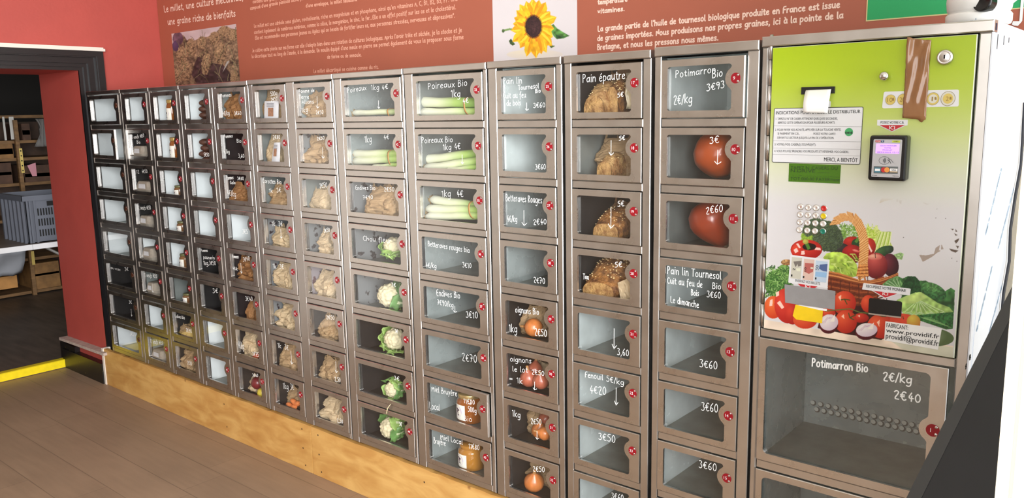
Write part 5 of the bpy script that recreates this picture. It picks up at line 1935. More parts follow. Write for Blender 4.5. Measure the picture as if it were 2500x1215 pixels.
# perforations at the foot of the rear sheet
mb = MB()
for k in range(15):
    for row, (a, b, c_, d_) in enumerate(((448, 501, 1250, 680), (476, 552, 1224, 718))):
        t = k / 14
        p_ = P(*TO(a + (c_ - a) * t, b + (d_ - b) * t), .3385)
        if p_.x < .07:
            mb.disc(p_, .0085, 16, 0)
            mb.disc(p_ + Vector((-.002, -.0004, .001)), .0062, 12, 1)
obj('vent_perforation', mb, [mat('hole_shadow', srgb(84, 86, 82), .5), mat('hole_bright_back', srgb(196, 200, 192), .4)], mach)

# ================================================================== WALL BANNER
M_BANNER = mat('terracotta_banner_vinyl', srgb(166, 92, 70), .55, n_scale=4, n_amt=.03)
M_LETTER = mat('pale_pink_letters', srgb(240, 206, 188), .6)
M_LETTERD = mat('faded_pink_letters', srgb(226, 164, 140), .6)
YW = YB - .004
zt_ = 2.35
bx0 = XW + .004
banner = obj('wall_banner', MB().box(bx0, 1.2, YW, YB - .0005, 1.50, zt_), M_BANNER, loc=(bx0, YB, 1.5))
tag(banner, 'long terracotta printed banner with pale handwriting-style French text above the lockers', 'banner')
YT2 = YW - .0008
LEFT = [
    ('Le millet, une culture m\u00e9connue,', 400.8, 29.9, 594, 0, 15, .0060),
    ('une graine riche de bienfaits', 409.9, 60.7, 575.5, 39.8, 15, .0060),
]
MID = [
    ('contient une grande quantit\u00e9 de petits grains entour\u00e9s', 617, 8, 800, -18, 8, .0040),
    ("compos\u00e9 d'une grande panicule l\u00e2che, pendante et souple", 611, 24, 800, -12, 8, .0040),
    ("d'une enveloppe, le millet n\u00e9cessite", 747, 18, 872, 2, 8, .0040),
    ("Le millet est une c\u00e9r\u00e9ale sans gluten, revitalisante, riche en magn\u00e9sium et en phosphore, ainsi qu'en vitamines A, C, B1, B2, B5, PP. Une", 620.6, 67.7, 1117, 1.5, 8.5, .0034),
    ("contient \u00e9galement de nombreux min\u00e9raux, comme la silice, le mangan\u00e8se, le zinc, le fer...Elle a un effet positif sur les os et le cholest\u00e9rol.", 620.6, 82.8, 1113.6, 22, 8.5, .0034),
    ("Elle est recommand\u00e9e aux personnes jeunes ou \u00e2g\u00e9es qui on besoin de fortifier leurs os, aux personnes stress\u00e9es, nerveuses et d\u00e9pressives*.", 623, 96.8, 1111, 42.5, 8.5, .0034),
    ("Je cultive cette plante sur ma ferme car elle s'adapte bien dans une rotation de cultures biologiques. Apr\u00e8s l'avoir tri\u00e9e et s\u00e9ch\u00e9e, je la stocke et je", 616, 127.6, 1127.6, 78, 8.5, .0034),
    ("la d\u00e9cortique tout au long de l'ann\u00e9e, \u00e0 la demande. Un moulin \u00e9quip\u00e9 d'une meule en pierre me permet \u00e9galement de vous la proposer sous forme", 614.8, 142, 1132, 95, 8.5, .0034),
    ('de farine ou de semoule.', 799, 143, 882.8, 137.5, 8.5, .0034),
    ('Le millet d\u00e9cortiqu\u00e9 se cuisine comme du riz.', 765.6, 178, 924.6, 167, 8.5, .0034),
]
RIGHT = [
    ('temp\u00e9rature', 1459.5, 10.8, 1532, 3, 11, .0040),
    ('vitamines.', 1459.5, 33, 1525, 26, 11, .0040),
    ("La grande partie de l'huile de tournesol biologique produite en France est issue", 1459.5, 77, 2050.7, 18, 13, .0040),
    ('de graines import\u00e9es. Nous produisons nos propres graines, ici \u00e0 la pointe de la', 1458.5, 100, 2058.4, 44, 13, .0040),
    ('Bretagne, et nous les pressons nous m\u00eames.', 1458.5, 121.5, 1754, 98, 13, .0040),
]
for nm, blk, m in (('heading_text', LEFT, M_LETTER), ('millet_text', MID, M_LETTERD), ('sunflower_text', RIGHT, M_LETTER)):
    for txt, a, b, c, d, h, wd in blk:
        mb = MB()
        write(mb, txt, (a, b), (c, d), h, wd, YT2, 1)
        obj(nm, mb, m, banner, fix=False)

# sunflower photograph: painted in the coordinates of a 2500 x 817 crop
c = Canvas(2500, 1400, .30, (216, 209, 210))
c.oy = 400.0
n1 = c.noise(30, 2)
n2 = c.noise(10, 5)
c.a *= (1 + .03 * (c.noise(500, 9) - .5))[..., None]
c.ell(700, 640, 330, 60, (226, 214, 190), (216, 206, 200))
c.line([(322, 362), (400, 342), (520, 350)], 22, (120, 150, 86))
c.ell(330, 362, 16, 20, (90, 110, 66), (60, 84, 50))
c.poly([(850, 310), (920, 285), (960, 330), (1030, 375), (1108, 420), (1040, 450), (960, 460), (920, 420)], (84, 134, 64), n1, .35, (-.3, .6, -.4))
c.poly([(940, 400), (1000, 425), (1080, 428), (1000, 450), (955, 450)], (44, 80, 48), n1, .3)
c.poly([(396, 480), (420, 455), (470, 520), (440, 535), (410, 515)], (62, 84, 44), n1, .3)
c.poly([(860, 520), (940, 540), (890, 565)], (70, 96, 40))
PET = [(-92, 1.0), (-75, .98), (-110, .96), (-58, 1.02), (-128, 1.0), (-143, .95), (-35, .92), (-160, .92), (-18, 1.08), (5, .92), (172, 1.02), (186, .92), (24, .95), (150, 1.08), (40, 1.08), (128, .98), (58, 1.1), (106, 1.12), (84, 1.14), (70, 1.05), (138, .9), (-168, .8)]
rr = random.Random(9)
for k, (ang, ln) in enumerate(PET):
    a = math.radians(ang)
    rx, ry = 265, 330
    tipx, tipy = 685 + math.cos(a) * rx * ln, 310 + math.sin(a) * ry * ln
    ox, oy = 685 + math.cos(a) * 70, 310 + math.sin(a) * 90
    dx, dy = tipx - ox, tipy - oy
    L = math.hypot(dx, dy)
    nx, ny = -dy / L, dx / L
    wd = rr.uniform(52, 66)
    shp = [(0, -.55), (.25, -.9), (.5, -1), (.75, -.75), (1, 0), (.75, .8), (.5, 1), (.25, .9), (0, .55)]
    base = ((238, 182, 30), (244, 196, 40), (232, 164, 24), (240, 176, 36))[k % 4]
    c.poly([(ox + dx * t, oy + dy * t) for t, s in [(0, 0)]] + [(ox + dx * t + nx * wd * s, oy + dy * t + ny * wd * s) for t, s in shp], base, n1, .10)
    c.poly([(ox + dx * t + nx * wd * s * .55, oy + dy * t + ny * wd * s * .55) for t, s in shp[:5]] + [(ox, oy)], (226, 146, 24) if k % 2 else (250, 210, 60))
    c.line([(ox, oy), (ox + dx * .8, oy + dy * .8)], 6, (214, 140, 20))
    c.line([(ox + nx * 10, oy + ny * 10), (ox + dx * .35 + nx * 14, oy + dy * .35 + ny * 14)], 16, (224, 120, 30))
for k in range(60):
    a = k * .1047
    c.line([(685 + math.cos(a) * 80, 312 + math.sin(a) * 110), (685 + math.cos(a) * 106, 312 + math.sin(a) * 140)], 7, (70, 30, 20))
c.ell(685, 312, 94, 124, (66, 42, 42), (40, 22, 26), hx=.2, hy=.1, tex=n2, amt=.3)
SUN = c
fs = lambda u, v, X, Z: SUN.sample((u - 1160) * 4.808, v * 4.808)
sx0, sx1 = P(1203.6, 60, YW).x, P(1409.5, 60, YW).x
print_grid('sunflower_photo', banner, sx0, sx1, 1.62, 2.02, YT2, 240, 220, fs, vcol_mat('printed_photo', .5))

# millet photograph: painted in the coordinates of a 2430 x 1215 crop
c = Canvas(1300, 1300, .30, (120, 98, 76))
n1, n2, n3 = c.noise(28, 21), c.noise(70, 22), c.noise(14, 23)
c.a *= (1 + 1.1 * (n1 * .5 + n3 * .5 - .5) + .5 * (n2 - .5))[..., None]
rr = random.Random(2)
sky = [(200, 420), (1100, 320), (1100, 400), (1010, 380), (960, 350), (880, 370), (820, 430), (740, 480), (680, 500), (620, 490), (560, 530), (480, 560), (420, 540), (380, 480), (300, 440), (250, 560), (220, 600)]
c.poly(sky, (196, 176, 176), n2, .06)
c.ell(300, 520, 70, 90, (110, 84, 96), (88, 62, 80), tex=n1, amt=.3)
c.ell(270, 620, 46, 70, (92, 70, 104), (64, 48, 76))
c.poly([(560, 760), (700, 800), (800, 860), (900, 860), (1000, 980), (1010, 1100), (560, 1140), (480, 1000)], (58, 44, 44), n1, .5)
for (x, y, rx_, ry_, ro) in ((680, 860, 60, 150, .18), (870, 720, 80, 150, .05), (920, 420, 70, 70, 0), (1040, 470, 60, 80, .3), (480, 640, 60, 120, -.2), (360, 740, 80, 120, .3), (1060, 1050, 50, 100, .1), (620, 580, 60, 90, .1), (400, 960, 90, 140, 0), (790, 520, 70, 90, .2), (300, 1000, 60, 120, .2)):
    c.ell(x, y, rx_, ry_, (156, 128, 96), (108, 84, 62), rot=ro, tex=n3, amt=.5)
    for _ in range(70):
        a, q = rr.uniform(0, 2 * PI), math.sqrt(rr.random())
        px_, py_ = x + math.cos(a) * q * rx_, y + math.sin(a) * q * ry_
        c.ell(px_, py_, 9, 9, (192, 164, 126), (120, 92, 66), alpha=.85)
for _ in range(60):
    x, y = rr.uniform(230, 1120), rr.uniform(520, 1150)
    a = rr.uniform(-2.2, -.9)
    l = rr.uniform(80, 240)
    c.line([(x, y), (x + math.cos(a) * l * .4, y + math.sin(a) * l * .5), (x + math.cos(a) * l, y + math.sin(a) * l * .8)], rr.uniform(4, 9), ((110, 104, 70), (150, 140, 104), (64, 58, 40))[rr.randrange(3)])
c.poly([(900, 980), (960, 830), (1000, 815), (950, 900)], (170, 166, 160))
MIL = c
fm = lambda u, v, X, Z: MIL.sample((u - 380) * 5.523, v * 5.523)
mx0, mx1 = P(422, 120, YW).x, P(581, 120, YW).x
mz1 = P(420, 80.9, YW).z * .5 + P(576, 60, YW).z * .5
print_grid('millet_photo', banner, mx0, mx1, 1.62, mz1, YT2, 150, 150, fm, MATS['printed_photo'])
# green box and big white letter at the right
gz = (P(2117.3, 50.4, YW).z + P(2380.7, 26.5, YW).z) / 2
gx = P(2118, 25, YW).x
mb = MB()
mb.box(gx, 1.19, YT2, YW, gz, 2.3, 0)
mb.box(gx - .003, gx, YT2, YW, gz - .003, 2.3, 1)
mb.box(gx, 1.19, YT2, YW, gz - .003, gz, 1)
obj('green_box_print', mb, [mat('green_box_print', srgb(34, 158, 92), .55), mat('box_outline_print', srgb(214, 196, 140), .6)], banner)
mb = MB()
T11 = lambda X, Y: (2340 + X / 11.04, Y / 11.04)
for pl in (((1600, -400), (1712, -400), (1640, 570), (1470, 572), (1436, 660), (1500, 690), (1600, 700), (1700, 590), (1720, 560), (1800, -400)), ((1590, 0), (1420, 140), (1400, 60), (1520, -120), (1600, -200))):
    pquad(mb, T11, pl, YT2 - .001)
obj('white_letter', mb, M_WHITE, banner)

# ================================================================== DEVICE ON TOP OF THE PAYMENT UNIT
M_DEV = mat('white_device_plastic', srgb(240, 240, 238), .35)
base_c = Vector((.055, .11, ZMT))
dev = thing('camera_dome', tuple(base_c), 'white rounded plastic device with a black round opening on top of the payment unit', 'device')
mb = MB()
mb.lathe([(.0001, 0), (.062, 0), (.064, .006), (.064, .020), (.061, .024), (.0001, .024)], base_c + Vector((.0, .0, .0)), 40, 0)
obj('base', mb, M_DEV, dev)
mb = MB()
mb.lathe([(.0001, .0245), (.058, .0245), (.062, .032), (.064, .05), (.062, .075), (.054, .10), (.040, .118), (.02, .127), (.0001, .129)], base_c, 40, 0)
obj('housing', mb, M_DEV, dev)
mb = MB()
oc = P(2397, 4, .045)
dirn = (Vector((-.35, -.93, .12))).normalized()
mb.lathe([(.0001, .0), (.0155, .0), (.0175, .0015), (.019, .001), (.020, -.004), (.020, -.022)], oc, 28, 0, dirn)
lens = obj('lens_opening', mb, mat('black_lens', srgb(10, 10, 11), .2), dev)
mb = MB()
for k, (a, b) in enumerate(((2370, 50.5), (2373, 49.8), (2376, 48.2), (2379, 47.5), (2381.5, 47.0))):
    c0 = P(a, b, .0475)
    mb.box(c0.x, c0.x + .0016, c0.y - .001, c0.y, c0.z - .0012, c0.z + (.0032 if k % 2 else .002))
obj('base_lettering', mb, mat('blue_grey_print', srgb(120, 136, 160), .5), dev)

# ================================================================== RIGHT EDGE: PILLAR, BOARD, CABLE
# near door post and white door leaf beside the photographer
A = P(2420, 1215, -.90)
px0 = .3035
mb = MB()
mb.box(px0, px0 + .014, -.902, -.86, 0, 2.3, 0)
struct('trim_6', mb, mat('cream_door_post', srgb(206, 192, 164), .55))
mb = MB()
mb.cbox(px0 + .014, 1.05, -.906, -.86, 0, 2.3, .004)
dl = struct('door_1', mb, mat('white_gloss_door', srgb(248, 248, 248), .4))
# black sloping board leaning in front of the unit's right corner
M_BOARD = mat('matt_black_board', srgb(24, 23, 25), .42, n_scale=12, n_amt=.1, spec=.4)
M_BOARDE = mat('dark_grey_board_edge', srgb(44, 43, 42), .45)
p1, p2 = P(2470, 705, -.10), P(2215, 1215, -.45)
d = (p2 - p1)
pt = p1 - d * .15
pb = p2 + d * (-(p2.z - .02) / d.z)
e = d.normalized()
wv = Vector((1, -.18, 0)).normalized()
nv = e.cross(wv).normalized()
if nv.y > 0:
    nv = -nv
wv = Vector((.42, 0, 0)) - nv * .0
mb = MB()
th = nv * -.022
mb.slab([pt, pt + wv, pb + wv, pb], th, 0)
board = obj('black_board', mb, M_BOARD, loc=tuple(pb), fix=True)
tag(board, 'black board leaning in front of the right side of the payment unit', 'board')
mb = MB()
q = nv * .0006
mb.slab([pt + q - wv.normalized() * .001, pt + q + wv * .05, pb + q + wv * .05, pb + q - wv.normalized() * .001], nv * .0006, 0)
obj('board_edge', mb, M_BOARDE, board)
# cable down the back edge of the side sheet
pts = [PX(2503, 250, .115), PX(2494, 400, .116), PX(2482, 480, .118), PX(2470, 560, .118), PX(2467, 640, .118), PX(2453, 720, .118), PX(2444, 800, .116), PX(2430, 900, .116), PX(2425, 1000, .116)]
pts = [Vector((.1135 if i else .112, min(p.y + .012, .47), p.z)) for i, p in enumerate(pts)]
pts.append(Vector((.114, .455, 0.006)))
cb = obj('cable', MB().tube(pts, .0035, 8), mat('black_cable_sheath', srgb(28, 28, 34), .45), loc=tuple(pts[-1]))
tag(cb, 'thin black cable hanging behind the white side of the payment unit', 'cable')

# ================================================================== BACK ROOM THROUGH THE DOORWAY
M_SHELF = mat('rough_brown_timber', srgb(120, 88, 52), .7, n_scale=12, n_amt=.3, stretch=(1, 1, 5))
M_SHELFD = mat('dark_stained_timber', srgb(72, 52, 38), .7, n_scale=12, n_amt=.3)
XS = -7.0
FZ = .05
PS = lambda u, v, x=XS: PX(u, v, x)
rack = thing('wooden_rack', (XS, .6, FZ), 'rough timber rack against the far wall of the dark back room', 'rack')
yl, yr = -.6, 1.6
mb = MB()
mb.box(XS - .45, XS - .43, yl, yr, FZ, 1.49)
obj('back_panel', mb, M_SHELFD, rack)
zs_ = [PS(20, 285).z, PS(20, 347).z, PS(20, 390).z, PS(20, 452).z, PS(20, 540).z, PS(20, 640).z, PS(20, 722).z]
for z_ in zs_:
    obj('shelf', MB().box(XS - .43, XS, yl, yr, z_ - .012, z_ + .012), M_SHELF, rack)
for (a, b, col) in ((PS(46, 400).y, .03, M_SHELF), (PS(150, 400).y + .25, .03, M_SHELF), (-.15, .03, M_SHELF)):
    obj('post', MB().box(XS, XS + .03, a - b / 2, a + b / 2, FZ, 1.505), col, rack)
mb = MB()
pa, pb_ = PS(46, 362), PS(50, 422)
mb.box(XS + .030, XS + .034, pa.y - .012, pa.y + .012, pb_.z, pa.z)
for k in range(5):
    zz = pb_.z + (pa.z - pb_.z) * (k + .5) / 5
    mb.add([(XS + .0345, pa.y + .006 * math.cos(t), zz + .006 * math.sin(t)) for t in np.linspace(0, 2 * PI, 9)[:-1]], [tuple(range(8))], 1)
pc, pd = PS(75, 612), PS(78, 645)
mb.box(XS + .030, XS + .034, pc.y - .012, pc.y + .012, pd.z, pc.z)
obj('perforated_bracket', mb, [mat('brass_plated_strip', srgb(206, 178, 96), .4, .3), M_GAP], rack)


def crate_front(u0, v0, u1, v1, m, name, lab, cat, depth=.36):
    a, b = PS(u0, v0), PS(u1, v1)
    mb = MB()
    x = XS - .014
    zb_ = max([z for z in zs_ if z < min(a.z, b.z) + .02] or [FZ]) + .0125
    mb.box(x - depth, x, min(a.y, b.y), max(a.y, b.y), zb_, max(a.z, b.z) - .016)
    n = 3
    for k in range(1, n):
        zz = a.z + (b.z - a.z) * k / n
        mb.box(x, x + .004, min(a.y, b.y) + .004, max(a.y, b.y) - .004, zz - .05, zz + .04)
    o = obj(name, mb, m, loc=(x, (a.y + b.y) / 2, zb_))
    return tag(o, lab, cat)


M_CRATE = mat('brown_crate_wood', srgb(136, 98, 54), .7, n_scale=14, n_amt=.3)
M_CRATED = mat('dark_crate_wood', srgb(80, 54, 38), .75, n_scale=14, n_amt=.3)
crate_front(-30, 350, 36, 387, M_CRATE, 'wooden_crate', 'brown wooden crate on the rack shelf at the left edge of the doorway view', 'crate')
crate_front(-30, 395, 34, 450, M_CRATED, 'wooden_crate', 'dark brown wooden crate below the lighter one at the left edge of the rack', 'crate')
crate_front(52, 298, 78, 345, M_CRATED, 'wooden_crate', 'dark wooden crate beside the grey cloth on the upper rack shelf', 'crate')
crate_front(58, 400, 128, 450, M_CRATED, 'wooden_crate', 'long dark crate on the rack behind the pink paper', 'crate')
crate_front(82, 640, 150, 692, M_CRATE, 'wooden_crate', 'brown wooden crate under the table to the right of the upright', 'crate')
a, b = PS(0, 676), PS(42, 700)
cr = obj('wooden_block', MB().box(XS - .3, XS + .02, a.y - .2, b.y, b.z, a.z), mat('light_orange_wood', srgb(186, 132, 70), .6, n_scale=10, n_amt=.2), loc=(XS, b.y, b.z))
tag(cr, 'light orange wooden box low down under the left end of the table', 'box')
# hanging sheet, white boards, pink paper
a, b = PS(84, 290), PS(116, 357)
rows = [[Vector((XS + .012 + .012 * math.sin(j * 1.1 + i * .4), a.y + (b.y - a.y) * j / 10 + (.03 * math.sin(i / 6 * PI) if j < 3 else 0), a.z + (b.z - a.z) * i / 8)) for j in range(11)] for i in range(9)]
o = solid(obj('grey_cloth', MB().grid(rows), mat('grey_cloth', srgb(122, 118, 114), .8), loc=tuple(rows[-1][5]), fix=False), .002)
tag(o, 'grey cloth hanging from the upper rack shelf', 'cloth')
a, b = PS(56, 398), PS(87, 429)
o = obj('pink_paper', MB().slab([(XS + .03, a.y + .02, a.z - .02), (XS + .03, b.y, a.z), (XS + .03, b.y, b.z), (XS + .03, a.y + .05, b.z)], (-.002, 0, 0)), mat('pink_paper', srgb(206, 140, 150), .7), loc=(XS, a.y, b.z))
tag(o, 'pink paper sheet pinned on the rack near the brass strip', 'paper')
for (u0, v0, u1, v1, lab) in ((4, 285, 16, 342, 'narrow pale strip standing at the left of the upper rack shelf'), (20, 285, 38, 340, 'wider pale plastic panel standing beside the narrow strip on the upper rack shelf')):
    a, b = PS(u0, v0), PS(u1, v1)
    o = obj('plastic_sheet', MB().box(XS + .004, XS + .010, min(a.y, b.y), max(a.y, b.y), b.z, a.z), mat('pale_plastic', srgb(196, 192, 184), .4), loc=(XS, a.y, b.z))
    tag(o, lab, 'panel')
# folding table with the grey crate
XT = -5.5
tz = PX(70, 598, XT).z
ta, tb = PX(0, 604, XT), PX(145, 592, XT)
table = thing('folding_table', (XT - .3, .3, FZ), 'white-edged grey folding table in the dark back room', 'table')
mb = MB()
TE0, TE1 = Vector((XT, ta.y - .9, 0)), Vector((XT, tb.y + 1.0, 0))
mb.box(XT - .72, XT - .004, TE0.y, TE1.y, tz - .020, tz)
obj('tabletop', mb, mat('grey_brown_tabletop', srgb(128, 112, 100), .5), table)
jm = PX(79, 598, XT).y
mb = MB()
mb.box(XT - .004, XT + .004, TE0.y, jm - .001, tz - .034, tz + .001)
mb.box(XT - .004, XT + .004, jm + .001, TE1.y, tz - .034, tz + .001)
obj('table_edge', mb, mat('white_table_edge', srgb(226, 224, 224), .4), table)
for yy_ in (TE0.y + .1, TE1.y - .1):
    for xx_ in (XT - .08, XT - .62):
        obj('leg', MB().tube([(xx_, yy_, tz - .02), (xx_, yy_, FZ)], .014, 10), M_CHROME, table)
a_, b_ = PX(92, 612, XT - .2), PX(150, 632, XT - .2)
obj('brace', MB().tube([(XT - .2, a_.y, tz - .02), (XT - .2, b_.y + .1, b_.z - .04)], .010, 8), mat('pale_metal_brace', srgb(170, 166, 160), .4, .4), table)
# sheet of silvery film under the table
a, b = PX(-20, 620, -6.5), PX(72, 672, -6.5)
rows = [[Vector((-6.5 - .14 * (i / 6) + .01 * math.sin(j * .9 + i), a.y - .2 + (b.y - a.y + .2) * j / 12, a.z + (b.z - a.z) * i / 6 + .008 * math.sin(j * 1.7))) for j in range(13)] for i in range(7)]
o = solid(obj('plastic_film', MB().grid(rows), mat('silvery_film', srgb(206, 208, 214), .22, .3), loc=tuple(rows[-1][6]), fix=False), .002)
tag(o, 'crumpled silvery plastic film on the rack under the table', 'film')
o = obj('white_box', MB().box(-6.98, -6.70, PX(-20, 615, -6.5).y, PX(38, 615, -6.5).y, PX(20, 640, -6.5).z, PX(20, 618, -6.5).z), mat('white_card', srgb(226, 226, 230), .5), loc=(-6.6, 0, .4))
tag(o, 'white flat box on the rack under the left end of the table', 'box')

# grey perforated plastic crate on the table
M_PLC = mat('grey_crate_plastic', srgb(98, 101, 110), .5)
XC = XT - .06
cn = PX(70, 590, XC)
y0_ = PX(72, 590, XC).y
ztop_ = PX(55, 479, XC).z
crate = thing('plastic_crate', (XC - .3, y0_ + .2, tz), 'grey plastic crate with slotted long side standing on the folding table', 'crate')
hgt = ztop_ - tz
LX, LY = .44, .42
x0_, x1_ = XC - LX, XC
y1_ = y0_ + LY
mb = MB()
t_ = .006
# slotted face towards +x : solid, slot shade painted on as three rows of dark bars
z_rows = [(.10, .26), (.34, .50), (.58, .74)]
mb.box(x1_ - t_, x1_, y0_, y1_, tz, tz + hgt)
mb.box(x0_, x0_ + t_, y0_, y1_, tz, tz + hgt)
mb.box(x0_, x1_, y1_ - t_, y1_, tz, tz + hgt)
mb.box(x0_, x1_, y0_, y0_ + t_, tz, tz + hgt)
mb.box(x0_, x1_, y0_, y1_, tz, tz + .006)
obj('crate_body', mb, M_PLC, crate)
mb = MB()
for k in range(6):
    xx_ = x0_ + .04 + k * (LX - .08) / 5
    mb.box(xx_ - .010, xx_ + .010, y0_ - .016, y0_, tz, tz + hgt - .03)
for yy_ in (y0_ + .002, y0_ + .018, y0_ + .046):
    mb.box(x1_, x1_ + .010, yy_, yy_ + .012, tz + .002, tz + hgt - .02)
obj('rib', mb, M_PLC, crate)
mb = MB()
mb.box(x0_ - .012, x1_ + .012, y0_ - .020, y0_, tz + hgt - .035, tz + hgt)
mb.box(x0_ - .012, x1_ + .012, y1_, y1_ + .020, tz + hgt - .035, tz + hgt)
mb.box(x1_, x1_ + .014, y0_ - .020, y1_ + .02, tz + hgt - .035, tz + hgt)
mb.box(x0_ - .014, x0_, y0_ - .020, y1_ + .02, tz + hgt - .035, tz + hgt)
obj('rim', mb, M_PLC, crate)
mb = MB()
for za, zb_ in ((.13, .27), (.35, .50), (.57, .72)):
    yy_ = y0_ + .070
    while yy_ < y1_ - .05:
        mb.box(x1_, x1_ + .0015, yy_, yy_ + .0085, tz + hgt * za, tz + hgt * zb_)
        yy_ += .0175
obj('vent_slots', mb, M_GAP, crate)  # dark bars paint the shade inside the slots
obj('hand_hole', MB().box(x1_, x1_ + .002, y0_ + .135, y0_ + .26, tz + hgt * .76, tz + hgt * .86), M_GAP, crate)

# ================================================================== PRODUCE IN THE BINS
FL = lambda r: ZB(r) - .0055                 # floor of the bins of a row
COLN = ['far left column', 'second column from left', 'third column from left', 'fourth column from left', 'fifth column from left', 'sixth column from left', 'seventh column from left']
rowname = lambda r: ORD[r - 1]


def where(c, r):
    if c <= 6:
        return '%s bin of the %s' % (rowname(r), COLN[c])
    return 'bin behind door %d' % (9 + (11 - c) * 8 + r - 1)


def span(c, u0, u1, v, y, keep=True):
    a, b = P(u0, v, y).x, P(u1, v, y).x
    if keep:
        lo, hi = XL[c] - .002, XR[c] + .002
        w = min(b - a, hi - lo)
        if a < lo:
            a, b = lo, lo + w
        if b > hi:
            a, b = hi - w, hi
    return a, b


def bag_mesh(cx, cy, z0, w, d, h, seed, top=.55, lean=0.0, n=46, m=30, crump=1.0, tear=True):
    """standing crumpled paper bag: bulging body, pinched and torn mouth"""
    rng = random.Random(seed)
    o = Vector((rng.uniform(0, 50), rng.uniform(0, 50), rng.uniform(0, 50)))
    fold = min(crump, 1.2)
    rows = []
    for i in range(m + 1):
        t = i / m
        # half width and half depth along the height
        fw = 0.90 + .20 * math.sin(min(t * 1.4, 1) * PI) * .5 - max(0, t - .6) * (1 - top) * 1.5 + fold * .04 * math.sin(t * 7 + seed)
        fd = (0.85 + .2 * math.sin(t * PI)) * (1 - max(0, t - .5) / .5 * .70)
        row = []
        for k in range(n):
            a = 2 * PI * k / n
            ca, sa = math.cos(a), math.sin(a)
            e = .55
            x = math.copysign(abs(ca) ** e, ca) * fw * w / 2
            y = math.copysign(abs(sa) ** e, sa) * fd * d / 2
            p = Vector((x, y, t * h))
            q = p * 22 + o
            v1 = abs(noise.noise(q)) - .25
            v2 = abs(noise.noise(q * 2.3 + Vector((9, 3, 1)))) - .25
            k_ = (.030 * v1 + .013 * v2) * crump * (w / .10) ** .5
            nx, ny = x / (w / 2 + 1e-6), y / (d / 2 + 1e-6)
            p.x += nx * k_ + rng.uniform(-.0008, .0008) + lean * t * h
            p.y += ny * k_ + rng.uniform(-.0008, .0008)
            if i == m and tear:
                p.z += rng.uniform(-.012, .008) * h / .1 + .010 * math.sin(a * 3 + seed)
            elif i > 0:
                p.z += rng.uniform(-.0009, .0009)
            row.append(Vector((cx, cy, z0)) + p)
        rows.append(row)
    mb = MB()
    mb.grid(rows, 0, False, True)
    mb.add(rows[0], [tuple(reversed(range(n)))], 0)
    return mb


def put_bag(c, r, u0, u1, vt, seed, m, lab, y=.075, d=.09, top=.80, lean=0.0, crump=1.0, vm=None, clip=True):
    vm = vm or vt
    a, b = span(c, u0, u1, vm, y)
    h = P((u0 + u1) / 2, vt, y).z - FL(r)
    h = max(.05, min(h, DH + .006))
    mb = bag_mesh((a + b) / 2, y, FL(r) + .0008, (b - a), d, h, seed, top, lean, crump=crump)
    lo, hi = XL[c] - .0035, XR[c] + .0035
    zc = ZT(r) + .004
    mb.v = [(min(max(p[0], lo), hi), min(max(p[1], .010), .38), min(max(p[2], FL(r) + .0005), zc)) for p in mb.v]
    o = obj('paper_bag', mb, m, loc=((a + b) / 2, y, FL(r)), fix=False)
    return tag(o, lab, 'paper bag', 'brown paper bags in the lockers')


